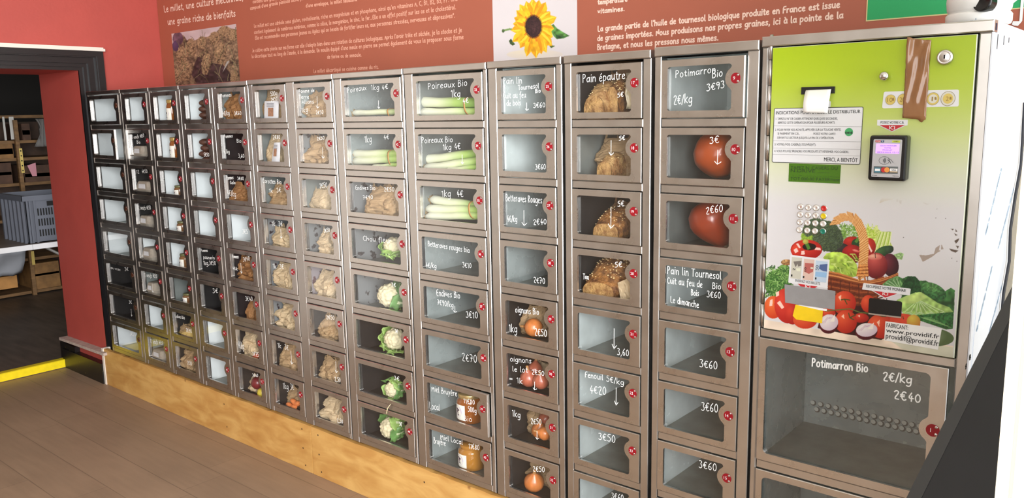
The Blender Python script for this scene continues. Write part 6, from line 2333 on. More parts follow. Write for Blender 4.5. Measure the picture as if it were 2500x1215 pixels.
B1, B2, B3 = M_PAPER, M_PAPERL, M_PAPERD
BAGS = [  # column, row, left px, right px, top px, material, descriptive start, options
    (4, 1, 552, 594, 233, B3, 'tall dark brown paper bag', {}),
    (4, 3, 574, 607, 450, B3, 'low dark paper bag', {}),
    (4, 5, 570, 621, 622, B3, 'opened crumpled dark paper bag', {'crump': 1.4}),
    (4, 6, 614, 628, 734, B3, 'sliver of a dark paper bag', {}),
    (4, 7, 594, 630, 806, B2, 'pale paper bag narrowing downwards', {}),
    (4, 8, 594, 616, 912, B2, 'torn pale paper bag holding two apples', {'crump': 1.2}),
    (5, 1, 644, 692, 218, B1, 'brown paper bag with a white label', {'top': .8, 'crump': .4}),
    (5, 2, 662, 696, 325, B2, 'narrow pale paper bag with a long white label', {'top': .8, 'crump': .5}),
    (5, 3, 650, 703, 450, B1, 'wide folded brown paper bag', {}),
    (5, 4, 664, 709, 553, B2, 'pale crumpled paper bag', {}),
    (5, 5, 670, 715, 636, B2, 'pale upright paper bag', {}),
    (5, 6, 676, 722, 737, B2, 'crumpled pale paper bag with a dark fold', {'crump': 1.4}),
    (5, 7, 685, 727, 838, B1, 'square brown paper bag', {'top': .8, 'crump': .7}),
    (5, 8, 697, 733, 944, B1, 'brown paper bag with carrots below it', {}),
    (6, 1, 728, 796, 229, B1, 'wide brown paper bag of potatoes', {'top': .8, 'crump': .7}),
    (6, 2, 750, 803, 337, B1, 'round crumpled brown paper bag', {'crump': 1.4}),
    (6, 3, 769, 810, 460, B2, 'smooth pale paper bag', {'crump': .5}),
    (6, 4, 789, 817, 562, B2, 'narrow twisted pale paper bag', {'crump': 1.4}),
    (6, 5, 777, 823, 660, B2, 'broad pale paper bag leaning right', {'lean': .1}),
    (6, 6, 789, 828, 768, B1, 'pointed brown paper bag with a twisted neck', {'top': .2}),
    (6, 7, 785, 830, 870, B1, 'brown paper bag with a folded flap', {'top': .8, 'crump': .8}),
    (6, 8, 788, 836, 966, B2, 'large pale crumpled paper bag', {'crump': 1.3}),
    (2, 7, 443, 471, 793, B1, 'small brown paper bag', {}),
    (2, 8, 454, 480, 853, B1, 'tall ragged brown paper bag', {'crump': 1.3}),
    (7, 3, 902, 976, 455, B1, 'large smooth brown paper bag', {'crump': .7, 'top': .7}),
    (9, 5, 1286, 1341, 744, B1, 'brown paper bag with one onion spilling out', {'top': .8}),
    (9, 6, 1254, 1343, 880, B2, 'open pale paper bag full of red onions', {'top': .9}),
    (9, 7, 1276, 1347, 998, B1, 'open brown paper bag of onions', {'top': .9}),
    (9, 8, 1272, 1348, 1118, B1, 'brown paper bag behind a single onion', {'top': .7, 'crump': 1.3}),
    (10, 1, 1470, 1550, 176, B3, 'dark paper bread bag behind two loaf ends', {'top': .9}),
    (10, 2, 1441, 1543, 334, B1, 'torn brown paper bag around a loaf end', {'top': .8}),
    (10, 3, 1462, 1545, 492, B3, 'dark brown paper bag around a seeded loaf', {'top': .8}),
]
DEPTH = {(9, 5): .125, (9, 6): .15, (9, 7): .135, (9, 8): .14, (10, 1): .19, (10, 2): .15, (10, 3): .20, (4, 8): .085, (5, 8): .09}
for i, (c, r, u0, u1, vt, m, txt, kw) in enumerate(BAGS):
    y = DEPTH.get((c, r), .070 if c >= 5 else .060)
    put_bag(c, r, u0, u1, vt, 100 + i, m, ('%s, %s' % (txt, where(c, r))).replace(' of the ', ', '), y=y, d=.085 if c >= 7 else .08, **kw)

# labels on the two flour bags: they belong to the bags
def bag_label(c, r, px, pic):
    bag = [o for o in SC.objects if o.get('label', '').endswith(', ' + where(c, r).replace(' of the ', ', ')) and o.name.startswith('paper_bag')][0]
    y = .016
    mb = MB()
    q = [P(*p, y) for p in px]
    lo, hi = XL[c], XR[c]
    rows = [[q[0].lerp(q[1], k / 6) + Vector((0, .006 * math.sin(k / 6 * PI) * -.6, 0)) for k in range(7)], [q[3].lerp(q[2], k / 6) + Vector((0, -.004 * math.sin(k / 6 * PI), 0)) for k in range(7)]]
    mb.grid(rows, 0, True)
    q2 = [P(*p, y - .006) for p in pic]
    mb.add(q2, [(0, 1, 2, 3)], 1)
    for k in range(3):
        t = .12 + .08 * k
        a, b = q[0].lerp(q[3], t).lerp(q[1].lerp(q[2], t), .25), q[0].lerp(q[3], t).lerp(q[1].lerp(q[2], t), .75)
        mb.quad(a + Vector((0, -.0065, 0)), b + Vector((0, -.0065, 0)), b + Vector((0, -.0065, -.003)), a + Vector((0, -.0065, -.003)), 2)
    o = obj('paper_label', mb, [M_PAPERW, mat('brown_photo_print', srgb(160, 116, 88), .5, n_scale=120, n_amt=.3), mat('grey_text_print', srgb(150, 150, 154), .5)], bag, fix=False)
    o['label'] = 'white paper label with a small brown picture'


TZ = tile(600, 180, 8.68)
bag_label(5, 1, [TZ(398, 580), TZ(700, 580), TZ(692, 945), TZ(392, 945)], [TZ(472, 718), TZ(582, 718), TZ(582, 902), TZ(472, 902)])
bag_label(5, 2, [TC(568, 600), TC(625, 598), TC(618, 768), TC(546, 768)], [TC(566, 652), TC(592, 652), TC(588, 720), TC(562, 720)])

# ---------------------------------------------------------------- egg cartons
M_PULP = mat('grey_moulded_pulp', srgb(158, 148, 134), .9, n_scale=120, n_amt=.08, bump=.2, b_scale=200)


def egg_carton(c, r, u0, u1, vt, lab):
    y = .060
    a, b = span(c, u0, u1, vt, y)
    h = min(max(P((u0 + u1) / 2, vt, y).z - FL(r), .06), .085)
    w = max(b - a, .085)
    cx = (a + b) / 2
    z0 = FL(r)
    t = thing('egg_carton', (cx, y, z0), lab, 'egg carton', 'grey egg cartons')
    d = .10
    # tray with cups
    mb = MB()
    n = 28
    rows = []
    for i in range(5):
        q = i / 4
        row = []
        for k in range(n * 2):
            an = 2 * PI * k / (n * 2)
            ca, sa = math.cos(an), math.sin(an)
            e = .35
            X = math.copysign(abs(ca) ** e, ca)
            Y = math.copysign(abs(sa) ** e, sa)
            sc = .80 + .20 * q - .05 * (1 - q) * abs(math.cos(an * 6))
            row.append(Vector((cx + X * w / 2 * sc, y + Y * d / 2 * sc, z0 + .0005 + q * h * .45)))
        rows.append(row)
    mb.grid(rows, 0, True, True)
    mb.add(rows[0], [tuple(reversed(range(n * 2)))], 0)
    obj('tray', mb, M_PULP, t)
    mb = MB()
    rows = []
    prof = [(1.07, .44), (1.07, .48), (.98, .50), (.93, .72), (.86, .92), (.78, 1.0), (.40, .985)]
    for s_, q in prof:
        row = []
        for k in range(n * 2):
            an = 2 * PI * k / (n * 2)
            ca, sa = math.cos(an), math.sin(an)
            e = .35
            X = math.copysign(abs(ca) ** e, ca)
            Y = math.copysign(abs(sa) ** e, sa)
            bump_ = .04 * abs(math.cos(an * 4)) * (1 if .5 < q < .99 else 0)
            row.append(Vector((cx + X * w / 2 * (s_ - bump_), y + Y * d / 2 * (s_ - bump_), z0 + q * h)))
        rows.append(row)
    mb.grid(rows, 0, True, True)
    mb.add(rows[-1], [tuple(range(n * 2))], 0)
    lid = obj('lid', mb, M_PULP, t)
    mb = MB()
    zz = z0 + h * .62
    mb.slab([(cx - w * .20, y - d * .485, zz - .008), (cx + w * .26, y - d * .485, zz - .008), (cx + w * .24, y - d * .47, zz + .014), (cx - w * .18, y - d * .47, zz + .014)], (0, -.0008, 0))
    obj('paper_label', mb, M_PAPERW, lid)


for r, u0, u1, vt in ((2, 335, 362, 355), (3, 336, 371, 440), (4, 352, 378, 524), (5, 360, 386, 602), (6, 377, 394, 687), (8, 380, 407, 848)):
    egg_carton(1, r, u0, u1, vt, 'grey egg carton in the %s bin of the second column from left' % rowname(r))

# ---------------------------------------------------------------- jars
M_HONEY = mat('dark_amber_honey', srgb(140, 76, 20), .08, n_scale=14, n_amt=.12, coat=.6)
M_HONEYL = mat('creamy_honey', srgb(168, 114, 42), .12, n_scale=14, n_amt=.06, coat=.6)
M_LID = mat('gold_tin_lid', srgb(206, 178, 120), .25, .7)
M_LABEL = mat('cream_jar_label', srgb(236, 234, 222), .5)
M_LILAC = mat('lilac_label_print', srgb(206, 192, 214), .5)
M_PLUM = mat('plum_label_print', srgb(64, 34, 62), .5)


def jar(c, r, u0, u1, vt, lab, m, lidm=M_LID, y=.07, label_a=(-.9, .35), cat='jar of honey', fixed_r=None):
    a, b = span(c, u0, u1, vt, y)
    R = fixed_r or (b - a) / 2
    cx = (a + b) / 2
    z0 = FL(r) + .0005
    h = min(P((u0 + u1) / 2, vt, y).z - z0, DH)
    t = thing('jar', (cx, y, z0), lab, cat, 'jars in the lockers')
    body = [(.0001, 0), (R * .9, 0), (R, .004), (R, h * .70), (R * .97, h * .76), (R * .82, h * .83), (R * .80, h * .86)]
    bo = obj('jar_body', MB().lathe(body, (cx, y, z0), 32), m, t)
    obj('lid', MB().lathe([(R * .86, h * .85), (R * .88, h * .86), (R * .88, h * .97), (R * .84, h), (.0001, h)], (cx, y, z0), 32), lidm, t)
    if label_a:
        a0, a1 = label_a
        mb = MB()
        rl = R + .0006
        rows = []
        for q in (h * .14, h * .66):
            rows.append([Vector((cx + rl * math.sin(a0 + (a1 - a0) * k / 14), y - rl * math.cos(a0 + (a1 - a0) * k / 14), z0 + q)) for k in range(15)])
        mb.grid(rows, 0, True)

        def onl(s, q, off=.0003):
            an = a0 + (a1 - a0) * s
            return Vector((cx + (rl + off) * math.sin(an), y - (rl + off) * math.cos(an), z0 + h * q))
        n = 16
        mb.add([onl(.45 + .34 * math.cos(2 * PI * k / n), .42 + .20 * math.sin(2 * PI * k / n)) for k in range(n)], [tuple(range(n))], 1)
        for (s, q, ds, dq) in ((.38, .50, .10, .035), (.52, .47, .09, .03), (.42, .42, .06, .05), (.5, .30, .10, .018), (.46, .36, .03, .05)):
            mb.add([onl(s + ds * math.cos(2 * PI * k / 8), q + dq * math.sin(2 * PI * k / 8), .0006) for k in range(8)], [tuple(range(8))], 2)
        obj('label', mb, [M_LABEL, M_LILAC, M_PLUM], bo, fix=False)
    return t


jar(8, 7, 1123, 1171, 956, 'tall jar of dark honey with cream label behind door 39', M_HONEY, y=.075)
jar(8, 8, 1127, 1175, 1079, 'tall jar of creamy honey with cream label behind door 40', M_HONEYL, M_HONEYL, y=.075)
GW = mat('gold_lid', srgb(190, 160, 96), .3, .6)
jar(2, 1, 408, 428, 243, 'slim amber jar with cream label in the top bin of the third column', M_HONEY, GW, y=.045, fixed_r=.026, label_a=(-1.2, .9))
jar(2, 2, 416, 436, 335, 'slim amber jar with cream label in the second bin of the third column', M_HONEY, GW, y=.045, fixed_r=.026, label_a=(-1.2, .9))
for r, u0, u1, vt in ((3, 430, 447, 452), (4, 437, 453, 539), (5, 443, 459, 618), (6, 452, 466, 715)):
    jar(2, r, u0, u1, vt, 'small squat brown jar in the %s bin of the third column from left' % rowname(r), mat('brown_spread', srgb(120, 84, 52), .15), mat('dull_green_lid', srgb(110, 110, 74), .4, .3), y=.045, fixed_r=.027, label_a=(-1.0, .8), cat='jar')

# lumpy dark packets in the fourth column
M_CHOC = mat('dark_brown_biscuit', srgb(84, 54, 42), .5, n_scale=40, n_amt=.3, bump=.3, b_scale=60)
for r, u0, u1, vt in ((1, 489, 508, 235), (2, 491, 510, 330)):
    y = .045
    a, b = span(3, u0, u1, vt, y)
    rr = random.Random(r)
    z0 = FL(r)
    t = thing('biscuit_stack', ((a + b) / 2, y, z0), 'stack of dark rounded cakes in the %s bin of the fourth column' % rowname(r), 'cakes', 'dark cakes in the fourth column')
    for k in range(4):
        obj('cake', MB().ico(((a + b) / 2 + rr.uniform(-.006, .006), y + rr.uniform(-.004, .004), z0 + .0155 + k * .027), (.030, .028, .0155), 3), M_CHOC, t)

# film bag at the right of the empty bin
rows = []
for i in range(9):
    rows.append([Vector((XR[3] - .03 + .026 * math.sin(k * .8 + i * .5) * (1 - i / 14), .03 + .012 * math.cos(k * 1.3 + i), FL(6) + .004 + i * .011)) for k in range(12)])
o = solid(obj('plastic_bag', MB().grid(rows, 0, True), mat('clear_grey_film', srgb(150, 140, 142), .15, spec=.8), loc=(XR[3] - .03, .03, FL(6)), fix=False), .0006)
tag(o, 'crumpled grey plastic bag in the sixth bin of the fourth column', 'plastic bag')

# ---------------------------------------------------------------- apples, carrots
def fruit(name, cpt, R, m, lab, cat, stem=True, sq=.92):
    prof = [(R * .18, R * 2 * sq * .97), (R * .42, R * 2 * sq), (R * .80, R * 1.70 * sq), (R, R * 1.1 * sq), (R * .93, R * .6 * sq), (R * .62, R * .14), (R * .25, .0), (.0001, R * .05)]
    prof = [(.0001, R * 2 * sq * .86)] + prof
    t = obj(name, MB().lathe(prof, cpt, 28), m, loc=tuple(cpt))
    tag(t, lab, cat)
    if stem:
        c0 = Vector(cpt) + Vector((0, 0, R * 2 * sq * .88))
        obj('stem', MB().tube([c0, c0 + Vector((.001, 0, R * .2)), c0 + Vector((.004, 0, R * .42))], .0016, 6), mat('brown_stem', srgb(90, 62, 34), .7), t)
    return t


yc = .052
fruit('apple', (P(629, 932, yc).x, yc, FL(8) + .026), .030, mat('maroon_apple_skin', srgb(110, 26, 34), .3, n_scale=30, n_amt=.2), 'dark red apple beside the torn bag, bottom bin, fifth column', 'apple')
fruit('apple', (min(P(639, 960, .035).x, XR[4] - .026), .038, FL(8)), .0235, mat('yellow_apple_skin', srgb(206, 184, 66), .3, n_scale=30, n_amt=.1), 'yellow apple below the dark red one, bottom bin, fifth column', 'apple')
M_CARROT = mat('orange_carrot_skin', srgb(214, 122, 66), .5, n_scale=40, n_amt=.12)
x0c = P(705, 985, .035).x
for k, (dx, dy, dz, lab) in enumerate(((0, 0, 0, 'lower'), (.016, .012, .017, 'upper'))):
    a = Vector((x0c - .01 + dx, .030 + dy, FL(8) + .0125 + dz))
    pts = [a + Vector((.074 * i / 8, -.004 * i / 8, .004 * math.sin(i))) for i in range(9)]
    o = obj('carrot', MB().tube(pts, [.004, .0085, .0105, .0118, .0122, .0125, .0124, .0115, .007], 12), M_CARROT, loc=tuple(a))
    tag(o, '%s orange carrot of two below the bag, bottom bin, sixth column' % lab, 'carrot', 'carrots in the sixth column')
a = Vector((P(618, 868, .03).x, .030, FL(7) + .012))
o = obj('carrot', MB().tube([a + Vector((.05 * i / 8, 0, .012 * i / 8)) for i in range(9)], [.003, .007, .009, .0105, .011, .0112, .011, .010, .006], 12), mat('red_carrot', srgb(190, 84, 50), .5), loc=tuple(a))
tag(o, 'orange-red carrot tip below the pale bag, seventh bin, fifth column', 'carrot')

# ---------------------------------------------------------------- onions
M_ONION = mat('golden_onion_skin', srgb(196, 116, 58), .32, n_scale=14, n_amt=.16, coat=.2, stretch=(6, 6, 1))
M_ONIONR = mat('pink_onion_skin', srgb(172, 92, 68), .3, n_scale=14, n_amt=.16, coat=.2, stretch=(6, 6, 1))
M_ONIOND = mat('dry_onion_neck', srgb(176, 126, 74), .7)


def onion(c, r, u, v, rpx, y, m, lab, axis=(0, -.2, 1), zmin=True):
    cpt = P(u, v, y)
    R = (P(u + rpx, v, y) - cpt).length
    cpt.z = max(cpt.z, FL(r) + R * .95)
    ax = Vector(axis).normalized()
    prof = [(.0001, -R * .92), (R * .25, -R * .93), (R * .62, -R * .76), (R * .90, -R * .40), (R, 0), (R * .90, R * .42), (R * .62, R * .76), (R * .34, R * .98), (R * .20, R * 1.18)]
    t = obj('onion', MB().lathe(prof, cpt, 30, 0, ax, ribs=9, amp=.012), m, loc=tuple(cpt))
    tag(t, lab, 'onion', 'onions in the lockers')
    obj('neck', MB().lathe([(R * .21, R * 1.15), (R * .15, R * 1.4), (R * .17, R * 1.62), (R * .05, R * 1.70)], cpt, 10, 0, ax), M_ONIOND, t)
    return t


onion(9, 5, 1303, 799, 18, .055, M_ONION, 'single golden onion lying on its side behind door 29', (-1, -.1, -.05))
onion(9, 6, 1291, 923, 17, .060, M_ONIONR, 'pinkish onion at the left of the three behind door 30', (.1, -.3, 1))
onion(9, 6, 1321, 930, 16, .058, M_ONIONR, 'pinkish onion at the right of the three behind door 30', (.2, -.4, .9))
onion(9, 6, 1306, 902, 15, .10, M_ONIONR, 'onion at the back above the two front ones behind door 30', (0, .2, 1))
onion(9, 7, 1318, 1050, 16, .078, M_ONION, 'onion in the middle of the heap behind door 31', (.3, -.3, 1))
onion(9, 7, 1330, 1057, 13.5, .045, M_ONION, 'pale shiny onion in front of the heap behind door 31', (-.6, -.7, .3))
onion(9, 7, 1332, 1022, 14, .110, M_ONIONR, 'onion on top of the heap behind door 31', (.5, 0, .8))
onion(9, 8, 1304, 1181, 19, .060, M_ONION, 'single round golden onion in front of the bag behind door 32', (.25, -.25, .9))

# ---------------------------------------------------------------- leeks
def leek_mat(name, x0, x1, split, pale):
    w0, w1, g0, g1 = srgb(222, 222, 204), srgb(212, 219, 180), srgb(160, 192, 98), srgb(106, 158, 50)
    if pale:
        g1 = srgb(196, 220, 128)
    return ramp_mat(name, 'X', [(x0, w0), (x0 + (x1 - x0) * split * .8, w1), (x0 + (x1 - x0) * (split + .18), g0), (x1, g1)], .35, 60, .004, coat=.15)


M_ROOT = mat('dry_root_hairs', srgb(150, 126, 84), .9)
M_BAND = mat('tan_rubber_band', srgb(176, 128, 62), .5)
leek_n = 0


def leek(c, r, A, B, rpx, y, lab, split=.55, roots=True, pale=False, grp='leeks'):
    """A, B: pixel ends of the stalk's centre line"""
    global leek_n
    a, b = P(*A, y), P(*B, y)
    R = abs(P(A[0], A[1] - rpx, y).z - a.z)
    a.z = max(a.z, FL(r) + R + .0005)
    b.z = max(b.z, FL(r) + R + .0005)
    ext = min(b.x + .05, XR[c] - .001)
    b = a + (b - a) * ((ext - a.x) / (b.x - a.x))
    L = (b - a)
    n = 16
    rng = random.Random(leek_n)
    pts = [a + L * (i / n) + Vector((0, .0012 * math.sin(i * .7 + leek_n), .0008 * math.sin(i * .9))) for i in range(n + 1)]
    rad = []
    for i in range(n + 1):
        t = i / n
        q = .55 + .5 * min(t / .06, 1) if t < .06 else 1.05 - .13 * min((t - .06) / .2, 1) + .02 * t
        rad.append(R * q * .97)
    m = leek_mat('leek_skin_%d' % leek_n, 0.0, L.x, split, pale)
    t = obj('leek', MB().tube(pts, rad, 20), m, loc=tuple(a))
    tag(t, lab, 'leek', grp)
    if roots:
        mb = MB()
        for k in range(46):
            an, q = rng.uniform(0, 2 * PI), math.sqrt(rng.random()) * .6 * R
            s0 = a + Vector((.001, math.cos(an) * q, math.sin(an) * q))
            l = rng.uniform(.012, .026)
            e1 = s0 + Vector((-l * .6, math.cos(an) * l * .3, math.sin(an) * l * .35 + rng.uniform(-.004, .004)))
            e2 = e1 + Vector((-l * .35, rng.uniform(-.005, .005), rng.uniform(-.008, .004)))
            e1.z, e2.z = max(e1.z, FL(r) + .001), max(e2.z, FL(r) + .001)
            lo = XL[c] - .003
            e1.x, e2.x = max(e1.x, lo), max(e2.x, lo)
            mb.tube([s0, e1, e2], [.0011, .0009, .0004], 4)
        obj('roots', mb, M_ROOT, t)
    leek_n += 1
    return t, a, b, R


def band(c, r, u, v0, v1, y, d, lab):
    top, bot = P(u, v0, y - d), P(u, v1, y - d)
    x = top.x
    pts = []
    zc, hz = (top.z + bot.z) / 2, (top.z - bot.z) / 2 + .0015
    for k in range(25):
        an = 2 * PI * k / 24
        e = .7
        pts.append(Vector((x + .003 * math.sin(an * 2), y + math.copysign(abs(math.cos(an)) ** e, math.cos(an)) * (d + .001), max(zc + math.copysign(abs(math.sin(an)) ** e, math.sin(an)) * hz, FL(r) + .0015))))
    rows = [[p + Vector((-.0035, 0, 0)) for p in pts], [p + Vector((.0035, 0, 0)) for p in pts]]
    o = solid(obj('rubber_band', MB().grid(rows, 0, True), M_BAND, loc=(x, y, FL(r)), fix=False), .001)
    tag(o, lab, 'rubber band', 'bands round the leeks')


yq = .055
leek(7, 1, TF(190, 352), TF(500, 342), 24 / 3.0375, yq, 'single thin leek lying alone behind door 41', .8, True, True)
band(7, 1, TF(445, 0)[0], TF(0, 322)[1], TF(0, 378)[1], yq, .016, 'tan rubber band round the single leek behind door 41')
leek(7, 2, TF(185, 655), TF(515, 648), 30 / 3.0375, yq, 'upper of the leeks behind door 42', .62, True, True)
leek(7, 2, TF(190, 712), TF(515, 690), 30 / 3.0375, yq - .004, 'middle leek of the bunch behind door 42', .62, True, True)
leek(7, 2, TF(330, 752), TF(515, 735), 17 / 3.0375, yq - .018, 'thin leek at the bottom of the bunch behind door 42', .5, False, True)
band(7, 2, TF(447, 0)[0], TF(0, 628)[1], TF(0, 745)[1], yq, .030, 'tan rubber band round the bunch behind door 42')
leek(8, 1, TF(680, 272), TF(1095, 274), 41 / 3.0375, yq + .006, 'thick upper leek with bright green top behind door 33', .42)
leek(8, 1, TF(690, 346), TF(1095, 342), 32 / 3.0375, yq - .006, 'lower white leek behind door 33', .66, False)
band(8, 1, TF(1012, 0)[0], TF(0, 236)[1], TF(0, 368)[1], yq, .036, 'tan rubber band round the two leeks behind door 33')
leek(8, 2, TF(712, 700), TF(1108, 650), 36 / 3.0375, yq + .014, 'upper leek with green top at the back behind door 34', .52)
leek(8, 2, TF(715, 765), TF(1108, 706), 32 / 3.0375, yq - .006, 'middle slanting leek behind door 34', .66)
leek(8, 2, TF(880, 785), TF(1108, 752), 24 / 3.0375, yq - .022, 'lowest leek at the lower right behind door 34', .45, False)
leek(8, 3, TF(768, 992), TF(1120, 1040), 34 / 3.0375, yq + .016, 'top leek sloping down to the right behind door 35', .60)
leek(8, 3, TF(735, 1062), TF(1120, 1066), 32 / 3.0375, yq, 'middle leek behind door 35', .62)
leek(8, 3, TF(735, 1118), TF(1120, 1112), 30 / 3.0375, yq - .012, 'bottom leek behind door 35', .66)
band(8, 3, TF(1048, 0)[0], TF(0, 1008)[1], TF(0, 1138)[1], yq, .040, 'tan rubber band round the three leeks behind door 35')

# ---------------------------------------------------------------- cauliflowers
M_CURD = mat('cream_cauliflower_curd', srgb(216, 206, 170), .7, n_scale=60, n_amt=.06, sss=.1)
M_LEAF = mat('fresh_cabbage_leaf', srgb(146, 178, 96), .5, n_scale=30, n_amt=.22)
M_LEAFD = mat('dark_cabbage_leaf', srgb(96, 140, 74), .5, n_scale=30, n_amt=.25)
M_RIB = mat('pale_leaf_rib', srgb(214, 224, 176), .5)


def cauli_leaf(mb, cp, R, face, dr, reach, half, seed, curl):
    """leaf wrapped round the head from its stalk end (behind face) towards the front, ruffled rim"""
    rng = random.Random(seed)
    face = Vector(face).normalized()
    dr = (Vector(dr) - face * Vector(dr).dot(face) * .6).normalized()
    sd = face.cross(dr).normalized()
    rows = []
    n, m = 14, 12
    ph = rng.uniform(0, 6)
    for i in range(n + 1):
        t = i / n
        th = PI * (1 - .12) - t * reach
        wv = half * (math.sin(min(t * .95 + .10, 1) * PI * .60)) * (1 - max(0, t - .82) * 2.6)
        row = []
        for k in range(m + 1):
            s = k / m * 2 - 1
            az = s * wv
            rad = R * (1.10 + .05 * rng.random() + curl * t * t * .5) + abs(s) ** 2 * R * .18 * math.sin(t * 15 + ph + (3 if s > 0 else 0)) + R * .06 * abs(s)
            rho = max(math.sin(th), .25)
            d_ = face * math.cos(th) + (dr * math.cos(az / rho * .9) + sd * math.sin(az / rho * .9)) * math.sin(th)
            row.append(cp + d_ * rad)
        rows.append(row)
    o = len(mb.v)
    mb.add([p for r_ in rows for p in r_], [], 0)
    w = m + 1
    for i in range(n):
        for k in range(m):
            mid = abs(k - m / 2 + .5) < 1
            mb.f.append((o + i * w + k, o + i * w + k + 1, o + (i + 1) * w + k + 1, o + (i + 1) * w + k))
            mb.m.append(1 if mid and i < n - 4 else 0)
            mb.s.append(True)


def cauliflower(c, r, u, v, rpx, y, face, leaves, lab, seed):
    """face: direction the white head looks at; leaves: list of (direction, length factor, curl)"""
    cp = P(u, v, y)
    R = (P(u + rpx, v, y) - cp).length
    cp.z = max(cp.z, FL(r) + R * .96)
    face = Vector(face).normalized()

    def fn(p):
        q = p * 3.1 + Vector((seed, 0, 0))
        d1 = noise.voronoi(q)[0]
        d2 = noise.voronoi(q * 2.6)[0]
        k = 1 - .20 * d1[0] - .05 * d2[0]
        return p * (k + .05)
    t = obj('cauliflower', MB().ico(cp, (R, R, R * .95), 5, fn), M_CURD, loc=(cp.x, cp.y, FL(r)))
    tag(t, lab, 'cauliflower', 'cauliflowers behind doors 44 to 48')
    for i, (dr, lf, cu, dark) in enumerate(leaves):
        dr = Vector(dr).normalized()
        mb = MB()
        cauli_leaf(mb, cp, R, face, dr, lf * .68, .62, seed * 10 + i, cu)
        lo, hi = XL[c] - .003, XR[c] + .003
        mb.v = [(min(max(p[0], lo), hi), min(max(p[1], .010), .38), min(max(p[2], FL(r) + .001), ZT(r) + .004)) for p in mb.v]
        o = obj('leaf', mb, [M_LEAFD if dark else M_LEAF, M_RIB], t, fix=False)
        solid(o, .0012)
    return t


cauliflower(7, 4, 960, 601, 17, .085, (.3, -.3, 1), [((-1, -.6, .1), 2.0, .25, 0), ((-.3, -1, 0), 2.0, .15, 0), ((.5, -1, 0), 1.9, .2, 0), ((1, -.5, .1), 1.7, .4, 0), ((-.6, -.9, -.2), 2.0, .4, 1), ((.1, -1, -.4), 1.5, .5, 0), ((0, 1, 0), 1.9, .3, 1)],
            'leafy cauliflower with its pale head mostly hidden behind door 44', 1)
cauliflower(7, 5, 953, 720, 22, .075, (-.55, -.7, .35), [((.9, -.2, -.3), 2.0, .2, 1), ((.6, 0, .8), 2.0, .3, 1), ((.9, .3, .2), 2.0, .3, 1), ((-.2, 0, -1), 1.5, .6, 0), ((.2, .4, 1), 1.9, .2, 1)],
            'cauliflower with a big bare white head behind door 45', 2)
cauliflower(7, 6, 966, 826, 20, .085, (.45, -.45, .6), [((-1, -.5, .3), 2.1, .2, 0), ((-.8, -.9, -.3), 2.2, .2, 0), ((-.1, -1, -.7), 2.0, .3, 0), ((.6, -.6, -.9), 2.0, .4, 0), ((-.6, -.2, .9), 1.9, .1, 0), ((-1, .2, -.2), 2.1, .4, 1)],
            'cauliflower wrapped in broad pale leaves on its left behind door 46', 3)
cauliflower(7, 7, 961, 950, 15, .070, (-.1, -.9, .1), [((.8, -.4, .7), 2.4, .1, 0), ((-.5, -.3, .9), 2.6, .3, 1), ((.9, -.4, -.5), 2.4, .4, 1), ((-.9, -.2, -.3), 2.2, .5, 0), ((0, -.4, -1), 2.2, .4, 0), ((.3, -.2, 1), 2.6, .2, 0), ((1, 0, 0), 2.4, .2, 1)],
            'small cauliflower almost covered by ruffled leaves behind door 47', 4)
cauliflower(7, 8, 956, 1053, 19, .075, (-.35, -.85, .1), [((.9, -.5, -.2), 2.3, .15, 1), ((.7, -.5, .7), 2.2, .15, 0), ((.1, -.2, 1), 2.0, .3, 0), ((-1, 0, .5), 2.3, .5, 1), ((-.9, .2, -.1), 2.2, .5, 1), ((.8, -.4, -.8), 2.2, .3, 1)],
            'cauliflower with bright head left and green leaves right behind door 48', 5)
# loose leaf stalk caught above the bottom left cauliflower door
pts = [P(944, 1008, -.006), P(946, 996, -.014), P(954, 986, -.010)]
o = obj('leaf_stalk', MB().tube(pts, [.0022, .002, .0012], 6), mat('dry_pale_stalk', srgb(212, 200, 160), .7), loc=tuple(pts[0]))
tag(o, 'thin pale leaf stalk sticking out above door 48', 'stalk')

# ---------------------------------------------------------------- bread
def bread_mat(name, base, dark):
    m = mat(name, base, .65, bump=.7, b_scale=130)
    nt = m.node_tree
    b = nt.nodes['Principled BSDF']
    tc = nd(nt, 'ShaderNodeTexCoord')
    no = nd(nt, 'ShaderNodeTexNoise')
    no.inputs['Scale'].default_value = 48
    no.inputs['Detail'].default_value = 8
    nt.links.new(tc.outputs['Object'], no.inputs['Vector'])
    cr = nd(nt, 'ShaderNodeValToRGB')
    cr.color_ramp.elements[0].position, cr.color_ramp.elements[0].color = .36, dark
    cr.color_ramp.elements[1].position, cr.color_ramp.elements[1].color = .64, base
    nt.links.new(no.outputs['Fac'], cr.inputs[0])
    nt.links.new(cr.outputs['Color'], b.inputs['Base Color'])
    return m


M_CRUST = bread_mat('brown_bread_crust', srgb(164, 112, 58), srgb(88, 52, 24))
M_CRUSTP = bread_mat('floury_bread_crust', srgb(196, 158, 104), srgb(138, 94, 50))
M_CRUMB = bread_mat('tan_bread_crumb', srgb(190, 150, 92), srgb(132, 92, 50))
M_SEED = mat('pale_seed', srgb(232, 206, 150), .5)


